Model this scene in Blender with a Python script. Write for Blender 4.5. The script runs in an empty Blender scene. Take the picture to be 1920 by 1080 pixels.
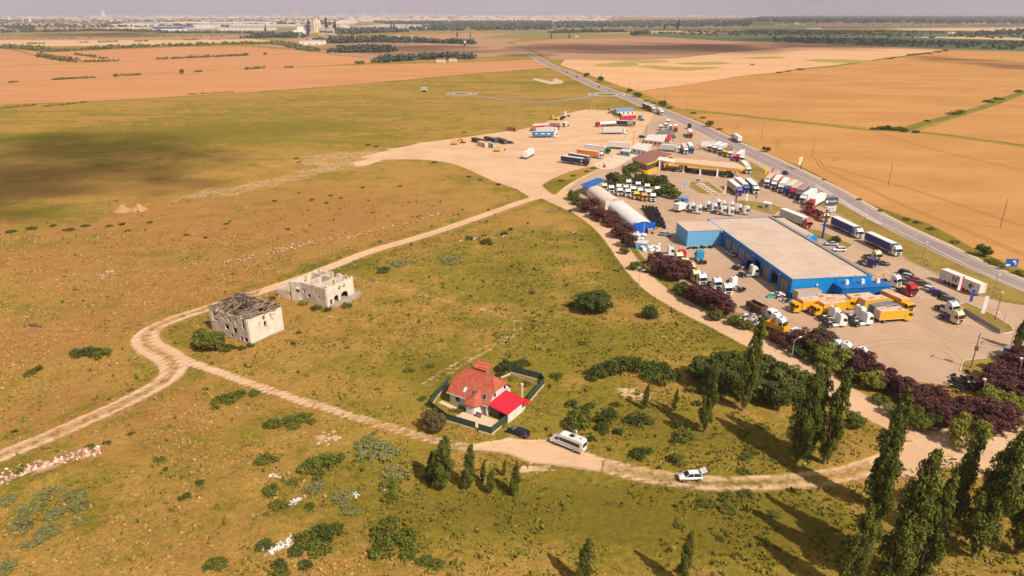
import bpy, bmesh, math, random
import numpy as np
from mathutils import Vector, Matrix
from mathutils.geometry import tessellate_polygon

# ------------------------------------------------------------------ camera, sky, sun, exposure
S = bpy.context.scene
H = 76.0                                   # height of the drone above the plain
FPX = 1300.0
PITCH = math.atan(515.0 / FPX)
cam_d = bpy.data.cameras.new('camera')
cam_d.sensor_width = 36.0
cam_d.lens = FPX / 1920.0 * 36.0
cam_d.clip_start = 0.5
cam_d.clip_end = 200000.0
cam = bpy.data.objects.new('camera', cam_d)
S.collection.objects.link(cam)
cam.location = (0, 0, H)
cam.rotation_euler = (math.pi / 2 - PITCH, 0, 0)
S.camera = cam

SUN_EL = math.radians(46)
SUN_H = Vector((0.66, -0.75)).normalized()            # where the sun stands, seen from the scene
SUN_V = Vector((SUN_H.x * math.cos(SUN_EL), SUN_H.y * math.cos(SUN_EL), math.sin(SUN_EL)))
sd = bpy.data.lights.new('sun', 'SUN')
sd.energy = 4.9
sd.angle = math.radians(0.55)
sd.color = (1.0, 0.91, 0.80)
sun = bpy.data.objects.new('sun', sd)
S.collection.objects.link(sun)
sun.rotation_euler = SUN_V.to_track_quat('Z', 'Y').to_euler()

W = bpy.data.worlds.new('World')
S.world = W
W.use_nodes = True
wt = W.node_tree
wt.nodes.clear()
sky = wt.nodes.new('ShaderNodeTexSky')
sky.sky_type = 'NISHITA'
sky.sun_disc = False
sky.sun_elevation = SUN_EL
sky.sun_rotation = math.atan2(SUN_H.x, SUN_H.y)
sky.dust_density = 3.0
sky.air_density = 1.2
bg1 = wt.nodes.new('ShaderNodeBackground')
bg1.inputs[1].default_value = 0.075
bg2 = wt.nodes.new('ShaderNodeBackground')             # thin high overcast veil
bg2.inputs[0].default_value = (0.56, 0.505, 0.545, 1)
bg2.inputs[1].default_value = 0.62
mx = wt.nodes.new('ShaderNodeMixShader')
nz = wt.nodes.new('ShaderNodeTexNoise')
nz.inputs['Scale'].default_value = 3.0
nz.inputs['Detail'].default_value = 5.0
mr = wt.nodes.new('ShaderNodeMapRange')
mr.inputs[1].default_value = 0.3
mr.inputs[2].default_value = 0.7
mr.inputs[3].default_value = 0.55
mr.inputs[4].default_value = 0.85
tc = wt.nodes.new('ShaderNodeTexCoord')
wo = wt.nodes.new('ShaderNodeOutputWorld')
L = wt.links.new
L(tc.outputs['Generated'], nz.inputs['Vector'])
L(nz.outputs[0], mr.inputs[0])
L(mr.outputs[0], mx.inputs[0])
L(sky.outputs[0], bg1.inputs[0])
L(bg1.outputs[0], mx.inputs[1])
L(bg2.outputs[0], mx.inputs[2])
L(mx.outputs[0], wo.inputs[0])

S.view_settings.view_transform = 'Standard'
S.view_settings.look = 'None'
S.view_settings.gamma = 1.0
S.view_settings.exposure = 0.08
S.render.engine = 'CYCLES'
cy = S.cycles
cy.max_bounces = 5
cy.diffuse_bounces = 2
cy.glossy_bounces = 2
cy.transmission_bounces = 2
cy.volume_bounces = 0
cy.transparent_max_bounces = 24
cy.caustics_reflective = False
cy.caustics_refractive = False
cy.use_denoising = True
cy.use_adaptive_sampling = True
cy.adaptive_threshold = 0.015

# ------------------------------------------------------------------ helpers
random.seed(7)
RNG = np.random.default_rng(11)
_c, _s = math.cos(PITCH), math.sin(PITCH)


def G(px, py, z=0.0):
    """world point on the level z that a survey mark of the photograph stands on"""
    u, v = px - 960, py - 540
    t = (H - z) / (FPX * _s + v * _c)
    return Vector((u * t, (FPX * _c - v * _s) * t, z))


def GP(pts):
    return [(G(a, b).x, G(a, b).y) for a, b in pts]


def srgb(r, g, b):
    f = lambda c: (c / 255 / 12.92) if c / 255 <= 0.04045 else ((c / 255 + 0.055) / 1.055) ** 2.4
    return (f(r), f(g), f(b))


def link(o, parent=None):
    S.collection.objects.link(o)
    if parent is not None:
        o.parent = parent
    return o


def tag(o, label=None, cat=None, group=None, kind=None):
    if label: o['label'] = label
    if cat: o['category'] = cat
    if group: o['group'] = group
    if kind: o['kind'] = kind
    return o


def empty(name, x, y, z=0.0, rz=0.0, label=None, cat=None, group=None):
    o = bpy.data.objects.new(name, None)
    o.empty_display_size = 0.3
    link(o)
    o.location = (x, y, z)
    o.rotation_euler = (0, 0, rz)
    return tag(o, label, cat, group)


class MB:
    """collects faces for one mesh"""
    def __init__(s):
        s.v, s.f, s.m = [], [], []

    def add(s, vs, fs, m=0):
        n = len(s.v)
        s.v += [tuple(p) for p in vs]
        s.f += [tuple(i + n for i in f) for f in fs]
        s.m += [m] * len(fs)
        return s

    def box(s, x0, x1, y0, y1, z0, z1, m=0, taper=0.0, top=(0, 0)):
        t = taper
        vs = [(x0, y0, z0), (x1, y0, z0), (x1, y1, z0), (x0, y1, z0),
              (x0 + t + top[0], y0 + t, z1), (x1 - t + top[0], y0 + t, z1), (x1 - t + top[0], y1 - t, z1), (x0 + t + top[0], y1 - t, z1)]
        return s.add(vs, [(3, 2, 1, 0), (4, 5, 6, 7), (0, 1, 5, 4), (1, 2, 6, 5), (2, 3, 7, 6), (3, 0, 4, 7)], m)

    def prism_y(s, prof, y0, y1, m=0, inset=None):
        """profile in (x, z), counter-clockwise, drawn out along y; inset(z) narrows the sides"""
        n = len(prof)
        g = inset or (lambda z: 0)
        vs = [(x, y0 + g(z), z) for x, z in prof] + [(x, y1 - g(z), z) for x, z in prof]
        fs = [tuple(range(n)), tuple(reversed(range(n, 2 * n)))]
        fs += [(i, n + i, n + (i + 1) % n, (i + 1) % n) for i in range(n)]
        return s.add(vs, fs, m)

    def prism_z(s, poly, z0, z1, m=0):
        n = len(poly)
        vs = [(x, y, z0) for x, y in poly] + [(x, y, z1) for x, y in poly]
        tr = tessellate_polygon([[Vector((x, y, 0)) for x, y in poly]])
        fs = [tuple(t) for t in tr] + [tuple(n + i for i in t) for t in tr]
        fs += [(i, (i + 1) % n, n + (i + 1) % n, n + i) for i in range(n)]
        return s.add(vs, fs, m)

    def tube(s, a, b, r0, r1=None, n=8, m=0, caps=True):
        a, b = Vector(a), Vector(b)
        r1 = r0 if r1 is None else r1
        d = (b - a).normalized()
        u = d.cross(Vector((0, 0, 1)) if abs(d.z) < 0.9 else Vector((1, 0, 0))).normalized()
        w = d.cross(u)
        vs = []
        for p, r in ((a, r0), (b, r1)):
            for i in range(n):
                t = 2 * math.pi * i / n
                vs.append(p + u * (r * math.cos(t)) + w * (r * math.sin(t)))
        fs = [(i, (i + 1) % n, n + (i + 1) % n, n + i) for i in range(n)]
        if caps:
            fs += [tuple(reversed(range(n))), tuple(range(n, 2 * n))]
        return s.add(vs, fs, m)

    def beam(s, a, b, w, h, m=0):
        """a plank of width w and depth h between two points"""
        a, b = Vector(a), Vector(b)
        d = (b - a).normalized()
        u = d.cross(Vector((0, 0, 1)) if abs(d.z) < 0.95 else Vector((1, 0, 0))).normalized()
        t = u.cross(d)
        vs = []
        for p in (a, b):
            for i, j in ((-1, -1), (1, -1), (1, 1), (-1, 1)):
                vs.append(p + u * (i * w / 2) + t * (j * h / 2))
        return s.add(vs, [(3, 2, 1, 0), (4, 5, 6, 7), (0, 1, 5, 4), (1, 2, 6, 5), (2, 3, 7, 6), (3, 0, 4, 7)], m)

    def ring(s, c, r, w, h, ax='y', n=12, m=0):
        """an open tyre: outer radius r, wall w, height h"""
        c = Vector(c)
        vs = []
        for rr, hh in ((r, -h / 2), (r, h / 2), (r - w, h / 2), (r - w, -h / 2)):
            for i in range(n):
                t = 2 * math.pi * i / n
                p, q = rr * math.cos(t), rr * math.sin(t)
                vs.append(c + (Vector((p, hh, q)) if ax == 'y' else Vector((p, q, hh))))
        fs = []
        for k in range(4):
            for i in range(n):
                j = (i + 1) % n
                k2 = (k + 1) % 4
                fs.append((k * n + i, k2 * n + i, k2 * n + j, k * n + j))
        return s.add(vs, fs, m)

    def mesh(s, name, mats=None, smooth=False):
        me = bpy.data.meshes.new(name)
        me.from_pydata(s.v, [], s.f)
        for m in (mats or []):
            me.materials.append(m)
        if s.m and max(s.m):
            me.polygons.foreach_set('material_index', s.m)
        me.validate()
        bm = bmesh.new()
        bm.from_mesh(me)
        bmesh.ops.recalc_face_normals(bm, faces=bm.faces)
        bm.to_mesh(me)
        bm.free()
        if smooth:
            me.polygons.foreach_set('use_smooth', [True] * len(me.polygons))
        me.update()
        return me

    def obj(s, name, mats, parent=None, smooth=False):
        mats = mats if isinstance(mats, (list, tuple)) else [mats]
        o = bpy.data.objects.new(name, s.mesh(name, mats, smooth))
        return link(o, parent)


def bevel(o, w=0.03, seg=1, ang=0.6):
    bm = bmesh.new()
    bm.from_mesh(o.data)
    es = [e for e in bm.edges if len(e.link_faces) == 2 and e.calc_face_angle(0) > ang]
    bmesh.ops.bevel(bm, geom=es, offset=w, segments=seg, affect='EDGES', clamp_overlap=True)
    bm.to_mesh(o.data)
    bm.free()
    return o


_mc = {}


def mat(name, col, rough=0.6, metal=0.0, var=0.08, scale=2.0, spec=0.4, dirt=None, bump=0.0, rnd=0.0, coat=0.0):
    """a plain painted or weathered surface whose colour wanders a little with a noise"""
    key = (name, col, rough, metal, var, scale, dirt)
    if key in _mc:
        return _mc[key]
    m = bpy.data.materials.new(name)
    m.use_nodes = True
    nt = m.node_tree
    b = nt.nodes['Principled BSDF']
    b.inputs['Roughness'].default_value = rough
    b.inputs['Metallic'].default_value = metal
    b.inputs['Specular IOR Level'].default_value = spec
    b.inputs['Coat Weight'].default_value = coat
    t = nt.nodes.new('ShaderNodeTexCoord')
    n = nt.nodes.new('ShaderNodeTexNoise')
    n.inputs['Scale'].default_value = scale
    n.inputs['Detail'].default_value = 6
    n.inputs['Roughness'].default_value = 0.65
    nt.links.new(t.outputs['Object'], n.inputs['Vector'])
    r = nt.nodes.new('ShaderNodeValToRGB')
    r.color_ramp.elements[0].position = 0.3
    r.color_ramp.elements[1].position = 0.7
    d = dirt or tuple(c * (1 - var * 1.6) for c in col)
    l = tuple(min(1, c * (1 + var)) for c in col)
    r.color_ramp.elements[0].color = (*d, 1)
    r.color_ramp.elements[1].color = (*l, 1)
    nt.links.new(n.outputs[0], r.inputs[0])
    nt.links.new(r.outputs[0], b.inputs['Base Color'])
    if bump:
        bp = nt.nodes.new('ShaderNodeBump')
        bp.inputs['Strength'].default_value = bump
        bp.inputs['Distance'].default_value = 0.05
        nt.links.new(n.outputs[0], bp.inputs['Height'])
        nt.links.new(bp.outputs[0], b.inputs['Normal'])
    _mc[key] = m
    return m


def vnoise(x, y, seed=0):
    xi = np.floor(x).astype(np.int64)
    yi = np.floor(y).astype(np.int64)
    fx, fy = x - xi, y - yi
    fx = fx * fx * (3 - 2 * fx)
    fy = fy * fy * (3 - 2 * fy)

    def h(a, b):
        n = (a * 374761393 + b * 668265263 + seed * 974711) & 0xffffffff
        n = ((n ^ (n >> 13)) * 1274126177) & 0xffffffff
        return ((n ^ (n >> 16)) & 0xffff) / 65535.0
    return (h(xi, yi) * (1 - fx) + h(xi + 1, yi) * fx) * (1 - fy) + (h(xi, yi + 1) * (1 - fx) + h(xi + 1, yi + 1) * fx) * fy


def fbm(x, y, o=4, seed=0):
    t, a, s = 0, 0.5, 0
    for i in range(o):
        t = t + a * vnoise(x * 2 ** i, y * 2 ** i, seed + i)
        s += a
        a *= 0.5
    return t / s


def seg_dist(X, Y, pts, widths=None):
    """distance to a polyline, less the half width along it"""
    best = np.full(X.shape, 1e9)
    for i in range(len(pts) - 1):
        ax, ay = pts[i]
        bx, by = pts[i + 1]
        dx, dy = bx - ax, by - ay
        t = np.clip(((X - ax) * dx + (Y - ay) * dy) / (dx * dx + dy * dy + 1e-9), 0, 1)
        d = np.hypot(X - ax - t * dx, Y - ay - t * dy)
        if widths is not None:
            d = d - (widths[i] * (1 - t) + widths[i + 1] * t) / 2
        best = np.minimum(best, d)
    return best


def inside(X, Y, poly):
    c = np.zeros(X.shape, bool)
    n = len(poly)
    for i in range(n):
        x1, y1 = poly[i]
        x2, y2 = poly[(i + 1) % n]
        k = ((y1 > Y) != (y2 > Y)) & (X < (x2 - x1) * (Y - y1) / (y2 - y1 + 1e-12) + x1)
        c ^= k
    return c


def poly_sd(X, Y, poly):
    d = seg_dist(X, Y, poly + [poly[0]])
    return np.where(inside(X, Y, poly), -d, d)


def smooth_pts(pts, n=6):
    """Catmull-Rom through the points"""
    P = [Vector((*p, 0)[:3]) for p in pts]
    out = []
    for i in range(len(P) - 1):
        p0, p1, p2, p3 = P[max(i - 1, 0)], P[i], P[i + 1], P[min(i + 2, len(P) - 1)]
        for k in range(n):
            t = k / n
            q = 0.5 * ((2 * p1) + (p2 - p0) * t + (2 * p0 - 5 * p1 + 4 * p2 - p3) * t * t + (3 * p1 - p0 - 3 * p2 + p3) * t ** 3)
            out.append((q.x, q.y))
    out.append((P[-1].x, P[-1].y))
    return out
# ------------------------------------------------------------------ layout of the plain
R_TRACK = smooth_pts(GP([(1012, 370), (985, 377), (900, 407), (800, 441), (700, 470), (640, 493), (560, 524), (470, 553), (400, 575), (340, 594), (295, 612), (273, 632),
                         (283, 652), (318, 672), (326, 695), (300, 720), (230, 757), (130, 802), (60, 832), (-60, 880)]), 5)
R_TRACK_W = list(np.interp(range(len(R_TRACK)), [0, 50, 56, 64, 75, 90, len(R_TRACK)], [4.8, 4.6, 6.5, 7.0, 5.0, 4.4, 4.2]))
R_LINK = smooth_pts(GP([(340, 672), (370, 684), (440, 708), (540, 742), (640, 774), (720, 798), (800, 822), (870, 838), (930, 838)]), 5)
R_LINK_W = list(np.interp(range(len(R_LINK)), [0, 10, 30, len(R_LINK)], [3.5, 3.6, 2.6, 5.0]))
R_BUS = smooth_pts(GP([(900, 838), (960, 838), (1010, 849), (1060, 857), (1120, 870), (1200, 889), (1300, 904), (1400, 907), (1500, 901), (1580, 890), (1640, 872), (1700, 850), (1760, 838)]), 5)
R_BUS_W = list(np.interp(range(len(R_BUS)), [0, 5, 10, 15, 20, 30, 52, len(R_BUS)], [2.5, 5.0, 7.0, 6.0, 4.6, 4.0, 4.2, 7.0]))
R_LANE = smooth_pts(GP([(985, 330), (1010, 358), (1045, 377), (1090, 398), (1130, 428), (1160, 462), (1190, 502), (1230, 542), (1290, 578), (1360, 613), (1440, 654), (1520, 697), (1590, 742), (1650, 775), (1720, 806), (1800, 836), (1880, 868), (2000, 905)]), 5)
R_LANE_W = list(np.interp(range(len(R_LANE)), [0, 10, 20, 60, 70, len(R_LANE)], [9, 7.8, 6.6, 7.6, 9.4, 9.6]))
R_SPUR = smooth_pts(GP([(1845, 850), (1885, 828), (1910, 800), (1930, 765), (1990, 700)]), 5)
R_CROSS = smooth_pts(GP([(1045, 377), (1075, 350), (1110, 330), (1150, 312), (1185, 290), (1215, 262)]), 5)
R_FAINT = smooth_pts(GP([(662, 520), (740, 538), (820, 560), (900, 578), (960, 597), (972, 612), (940, 640), (900, 660), (850, 690), (800, 720)]), 4)
LOT = smooth_pts(GP([(668, 306), (690, 292), (715, 283), (790, 268), (860, 259), (930, 249), (1000, 238), (1052, 217), (1098, 206), (1150, 208), (1215, 210), (1262, 232), (1255, 262), (1215, 290),
                     (1150, 318), (1118, 312), (1070, 322), (1020, 345), (1012, 362), (998, 372), (968, 354), (925, 340), (888, 322), (840, 305), (780, 299), (720, 302), (672, 310)]), 3)
BARE = [GP([(1130, 715), (1200, 722), (1240, 740), (1225, 755), (1170, 748), (1120, 730)]), GP([(960, 826), (1000, 812), (1040, 815), (1060, 842), (1010, 858), (950, 850)]),
        GP([(900, 858), (960, 868), (1060, 880), (1070, 890), (980, 888), (905, 872)]), GP([(520, 310), (560, 296), (640, 285), (715, 280), (720, 305), (640, 322), (560, 340), (470, 358), (380, 372), (300, 385), (330, 368), (440, 345), (560, 322), (600, 310), (560, 306)]),
        GP([(1650, 855), (1700, 840), (1800, 850), (1900, 880), (1960, 935), (1800, 895), (1690, 905), (1640, 885)])]
YARD = GP([(1062, 357), (1085, 338), (1140, 312), (1172, 290), (1196, 268), (1210, 240), (1228, 212), (1246, 207), (1268, 222), (1300, 242), (1345, 264), (1400, 291), (1450, 316), (1500, 342), (1540, 366),
           (1585, 398), (1625, 432), (1665, 458), (1706, 486), (1755, 512), (1800, 534), (1840, 553), (1880, 568), (1990, 585), (2040, 640), (1960, 650), (1925, 655), (1905, 672), (1880, 700), (1830, 722), (1765, 722),
           (1700, 714), (1640, 700), (1590, 672), (1500, 648), (1440, 620), (1390, 590), (1310, 548), (1245, 512), (1205, 482), (1180, 445), (1150, 405), (1105, 378)])
HW = smooth_pts(GP([(905, 74), (960, 86), (1005, 108), (1036, 125), (1058, 133), (1085, 146), (1112, 159), (1140, 170), (1180, 184), (1225, 203), (1268, 220), (1310, 239), (1360, 264), (1405, 285), (1452, 307), (1500, 331),
                    (1545, 354), (1600, 387), (1640, 411), (1694, 438), (1750, 465), (1805, 493), (1861, 519), (1930, 548), (2060, 600), (2300, 700)]), 5)
SIDE = smooth_pts(GP([(1115, 179), (1085, 185), (1040, 190), (1000, 191), (940, 186), (890, 180)]), 4)
RB1, RB2 = G(1137, 177.5), G(866, 176)


_hy = np.array([p[1] for p in HW][::-1]); _hx = np.array([p[0] for p in HW][::-1])


def HWX(Y):
    return np.interp(Y, _hy, _hx)


def dirt_field(X, Y):
    """signed distance to bare earth and the strip of grass in the wheel tracks"""
    d = seg_dist(X, Y, R_TRACK, R_TRACK_W)
    d = np.minimum(d, seg_dist(X, Y, R_BUS, R_BUS_W))
    d = np.minimum(d, seg_dist(X, Y, R_LANE, R_LANE_W))
    d = np.minimum(d, seg_dist(X, Y, R_CROSS) - 3.6)
    d = np.minimum(d, seg_dist(X, Y, R_SPUR) - 2.0)
    d = np.minimum(d, poly_sd(X, Y, LOT))
    link = seg_dist(X, Y, R_LINK, R_LINK_W)
    return d, link


_blob = []
for px, py, rx, ry, g, r, dk in [
        (250, 225, 520, 40, .32, .1, 0), (700, 205, 330, 45, .22, .1, 0), (180, 262, 300, 26, .35, 0, 0), (560, 250, 220, 26, .2, .15, 0), (900, 155, 200, 14, .35, 0, 0),
        (150, 400, 420, 50, 0, .25, 0), (620, 400, 260, 60, -.15, .5, 0), (150, 470, 330, 50, -.05, .4, 0), (330, 560, 200, 50, -.1, .55, 0), (60, 640, 160, 40, -.1, .5, 0),
        (90, 395, 120, 14, .5, -.2, 0), (300, 480, 90, 14, .35, -.2, 0), (600, 520, 120, 22, .1, .1, 0), (800, 480, 130, 26, .4, .1, 0), (1000, 430, 120, 34, .45, .1, 0),
        (950, 560, 200, 80, .48, .05, 0), (900, 720, 260, 60, .3, 0, 0), (650, 930, 260, 90, .22, 0, 0), (620, 640, 160, 60, .3, .15, 0), (400, 620, 60, 26, .45, 0, 0), (820, 700, 90, 40, .45, 0, 0), (1100, 640, 120, 60, .35, .1, 0),
        (1300, 640, 140, 40, .35, 0, 0), (1200, 800, 160, 70, .6, -.1, 0), (1450, 830, 140, 60, .55, -.1, 0), (1050, 960, 330, 70, .8, -.1, 0), (1420, 980, 220, 80, .9, -.2, 0),
        (700, 870, 120, 50, .3, .2, 0), (720, 980, 160, 70, .1, .35, 0), (420, 980, 160, 80, .2, .2, 0), (120, 980, 130, 40, .05, .5, 0), (90, 900, 120, 30, .35, .2, 0),
        (200, 760, 220, 60, -.05, .5, 0), (330, 830, 120, 40, .1, .45, 0), (560, 760, 150, 40, .15, .25, 0), (1820, 980, 140, 80, .3, .1, 0), (1750, 860, 60, 20, .3, 0, 0),
        (1660, 440, 90, 30, .4, 0, 0), (1850, 560, 90, 24, .3, .1, 0), (1700, 410, 200, 30, .3, 0, 0), (1100, 195, 120, 10, .3, .1, 0), (1020, 150, 70, 14, .35, 0, 0),
        (900, 330, 90, 18, .3, .2, 0), (1070, 345, 50, 12, .7, 0, 0), (650, 500, 90, 14, .5, 0, 0), (960, 500, 70, 20, .35, 0, 0), (1150, 500, 60, 60, .3, .2, 0)]:
    c = G(px, py)
    _blob.append((c.x, c.y, (G(px + rx, py) - c).length, (G(px, py - ry) - G(px, py + ry)).length / 2, g, r))


def zones(X, Y):
    g = np.full(X.shape, 0.22)
    r = np.full(X.shape, 0.22)
    for cx, cy, rx, ry, dg, dr in _blob:
        w = np.exp(-(((X - cx) / rx) ** 2 + ((Y - cy) / ry) ** 2))
        g += dg * w
        r += dr * w
    lane = seg_dist(X, Y, R_LANE)
    g += 0.5 * np.exp(-(lane / 9.0) ** 2)
    hw = seg_dist(X, Y, HW)
    g += 0.35 * np.exp(-(hw / 26.0) ** 2)
    tr = seg_dist(X, Y, R_TRACK)
    g += 0.35 * np.exp(-((tr - 5.5) / 2.2) ** 2)
    return np.clip(g, 0, 1), np.clip(r, 0, 1)


FLAT = [(G(925, 745), 24), (G(460, 610), 22), (G(610, 550), 20), (G(1060, 830), 8)]


def zt_np(X, Y):
    d, lk = dirt_field(X, Y)
    d = np.minimum(np.minimum(d, poly_sd(X, Y, YARD)), seg_dist(X, Y, HW) - 12)
    a = np.clip(d / 14, 0, 1) * np.clip((620 - Y) / 150, 0, 1) * np.clip((1.02 * Y + 60 - np.abs(X)) / 60, 0, 1)
    for c, r in FLAT:
        a *= np.clip((np.hypot(X - c.x, Y - c.y) - r) / 15, 0, 1)
    a *= np.clip((HWX(Y) - X - 14) / 25, 0, 1)
    h = (fbm(X / 26, Y / 26, 3, 5) - 0.5) * 1.5 + (fbm(X / 5, Y / 5, 3, 9) - 0.5) * 0.5
    return np.clip(h * a, -0.6, 1.2)


def zt(x, y):
    return float(zt_np(np.array([float(x)]), np.array([float(y)]))[0])


# ------------------------------------------------------------------ ground
def nodes(nt, kind, **kw):
    n = nt.nodes.new(kind)
    for k, v in kw.items():
        if k in n.inputs:
            n.inputs[k].default_value = v
        else:
            setattr(n, k, v)
    return n


def noise(nt, pos, scale, detail=4, rough=0.6, stretch=None, dist=0.0):
    n = nodes(nt, 'ShaderNodeTexNoise', Scale=scale, Detail=detail, Roughness=rough, Distortion=dist)
    if stretch:
        mp = nodes(nt, 'ShaderNodeMapping')
        mp.inputs['Rotation'].default_value[2] = stretch[0]
        mp.inputs['Scale'].default_value = (stretch[1], stretch[2], 1)
        nt.links.new(pos, mp.inputs[0])
        pos = mp.outputs[0]
    nt.links.new(pos, n.inputs['Vector'])
    return n.outputs[0]


def rng(nt, v, a, b, c=0.0, d=1.0, smooth=True):
    m = nt.nodes.new('ShaderNodeMapRange')
    m.interpolation_type = 'SMOOTHSTEP' if smooth else 'LINEAR'
    for i, x in enumerate((a, b, c, d)):
        m.inputs[1 + i].default_value = x
    nt.links.new(v, m.inputs[0])
    return m.outputs[0]


def mth(nt, op, a, b):
    m = nt.nodes.new('ShaderNodeMath')
    m.operation = op
    for i, x in enumerate((a, b)):
        if isinstance(x, (int, float)):
            m.inputs[i].default_value = x
        else:
            nt.links.new(x, m.inputs[i])
    return m.outputs[0]


def mixc(nt, f, a, b, bt='MIX'):
    m = nt.nodes.new('ShaderNodeMix')
    m.data_type = 'RGBA'
    m.blend_type = bt
    for i, x in ((0, f), (6, a), (7, b)):
        if isinstance(x, (int, float)):
            m.inputs[i].default_value = x
        elif isinstance(x, tuple):
            m.inputs[i].default_value = (*x, 1)
        else:
            nt.links.new(x, m.inputs[i])
    return m.outputs[2]


def terrain_material():
    m = bpy.data.materials.new('meadow_and_earth')
    m.use_nodes = True
    nt = m.node_tree
    b = nt.nodes['Principled BSDF']
    b.inputs['Roughness'].default_value = 0.95
    b.inputs['Specular IOR Level'].default_value = 0.05
    geo = nt.nodes.new('ShaderNodeNewGeometry')
    pos = geo.outputs['Position']
    at = nodes(nt, 'ShaderNodeAttribute', attribute_name='zone')
    sp = nt.nodes.new('ShaderNodeSeparateColor')
    nt.links.new(at.outputs['Color'], sp.inputs[0])
    D, Gr, Rd = sp.outputs[0], sp.outputs[1], sp.outputs[2]
    n1 = noise(nt, pos, 0.018, 6, 0.6, stretch=(0.5, 1, 1.6), dist=0.6)
    n2 = noise(nt, pos, 0.11, 6, 0.65, dist=0.5)
    n3 = noise(nt, pos, 0.8, 5, 0.7)
    n4 = noise(nt, pos, 4.5, 4, 0.75)
    n5 = noise(nt, pos, 0.35, 6, 0.7, dist=1.0)
    straw = mixc(nt, rng(nt, n3, .3, .7), srgb(180, 140, 64), srgb(208, 166, 90))
    green = mixc(nt, rng(nt, n3, .3, .72), srgb(114, 110, 34), srgb(168, 152, 54))
    red = mixc(nt, rng(nt, n5, .3, .7), srgb(176, 122, 66), srgb(204, 150, 90))
    gf = mth(nt, 'ADD', mth(nt, 'MULTIPLY', Gr, 1.15), mth(nt, 'ADD', mth(nt, 'MULTIPLY', mth(nt, 'SUBTRACT', n1, .5), 1.9), mth(nt, 'MULTIPLY', mth(nt, 'SUBTRACT', n2, .5), 2.0)))
    gf = mth(nt, 'ADD', gf, mth(nt, 'MULTIPLY', mth(nt, 'SUBTRACT', n5, .5), 1.3))
    nb = noise(nt, pos, 0.0045, 6, .6, stretch=(.22, 1, 6), dist=.7)
    gf = mth(nt, 'ADD', gf, mth(nt, 'MULTIPLY', mth(nt, 'SUBTRACT', nb, .5), 1.7))
    gf = rng(nt, gf, .18, .95)
    yg = rng(nt, noise(nt, pos, 0.012, 5, .6, stretch=(.4, 1, 2.6), dist=.8), .5, .66, 0, .55)
    green = mixc(nt, yg, green, srgb(176, 156, 60))
    rf = mth(nt, 'ADD', mth(nt, 'MULTIPLY', Rd, 1.1), mth(nt, 'MULTIPLY', mth(nt, 'SUBTRACT', n2, .5), 1.8))
    rf = mth(nt, 'ADD', rf, mth(nt, 'MULTIPLY', mth(nt, 'SUBTRACT', n3, .5), 0.8))
    c = mixc(nt, rng(nt, rf, .15, .9), straw, red)
    c = mixc(nt, gf, c, green)
    c = mixc(nt, mth(nt, 'MULTIPLY', rng(nt, Gr, .6, 1.0), .6), c, srgb(104, 100, 30))
    # dark low herbs in clumps
    hb = rng(nt, mth(nt, 'ADD', mth(nt, 'MULTIPLY', n5, .55), mth(nt, 'MULTIPLY', n3, .45)), .56, .66)
    hb = mth(nt, 'MULTIPLY', hb, mth(nt, 'ADD', mth(nt, 'MULTIPLY', Gr, .55), .18))
    c = mixc(nt, hb, c, srgb(84, 88, 38))
    # tufts and blades
    c = mixc(nt, rng(nt, n4, .36, .6, .0, .55), c, srgb(116, 86, 36))
    pale = rng(nt, noise(nt, pos, 2.1, 5, .8), .6, .72, 0, .35)
    c = mixc(nt, pale, c, srgb(198, 172, 112))
    c = mixc(nt, rng(nt, noise(nt, pos, 1.5, 6, .85), .5, .66, 0, .6), c, srgb(104, 84, 34))
    c = mixc(nt, rng(nt, noise(nt, pos, 2.6, 5, .8), .58, .68, 0, .45), c, srgb(206, 176, 104))
    # bare earth
    e1 = noise(nt, pos, 0.5, 6, .7)
    e2 = noise(nt, pos, 0.06, 5, .6)
    earth = mixc(nt, rng(nt, e2, .3, .7), srgb(204, 164, 126), srgb(218, 180, 142))
    earth = mixc(nt, rng(nt, e1, .5, .75, 0, .45), earth, srgb(196, 158, 120))
    earth = mixc(nt, rng(nt, noise(nt, pos, 0.22, 5, .7, stretch=(1.1, 1, 3.5), dist=1.5), .5, .68, 0, .6), earth, srgb(186, 146, 108))
    earth = mixc(nt, rng(nt, n4, .4, .7, 0, .18), earth, srgb(242, 216, 184))
    df = mth(nt, 'ADD', D, mth(nt, 'ADD', mth(nt, 'MULTIPLY', mth(nt, 'SUBTRACT', n3, .5), .16), mth(nt, 'MULTIPLY', mth(nt, 'SUBTRACT', n5, .5), .24)))
    c = mixc(nt, rng(nt, df, .455, .545), c, earth)
    nt.links.new(c, b.inputs['Base Color'])
    bp = nodes(nt, 'ShaderNodeBump', Strength=0.9, Distance=0.3)
    hh = mth(nt, 'ADD', mth(nt, 'MULTIPLY', n4, .5), mth(nt, 'ADD', n3, mth(nt, 'MULTIPLY', n5, 1.6)))
    hh = mth(nt, 'MULTIPLY', hh, rng(nt, D, .45, .6, 1.0, .18))
    nt.links.new(hh, bp.inputs['Height'])
    nt.links.new(bp.outputs[0], b.inputs['Normal'])
    return m


TERRAIN = terrain_material()
ys = [30.0]
while ys[-1] < 860:
    ys.append(ys[-1] + max(0.85, 0.0042 * ys[-1] + 0.25))
ys = np.array(ys)
xs = np.concatenate([np.arange(-640, -180, 2.2), np.arange(-180, 190, 1.15), np.arange(190, 700, 2.6)])
GX, GY = np.meshgrid(xs, ys)
gz = zt_np(GX, GY)
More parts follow.
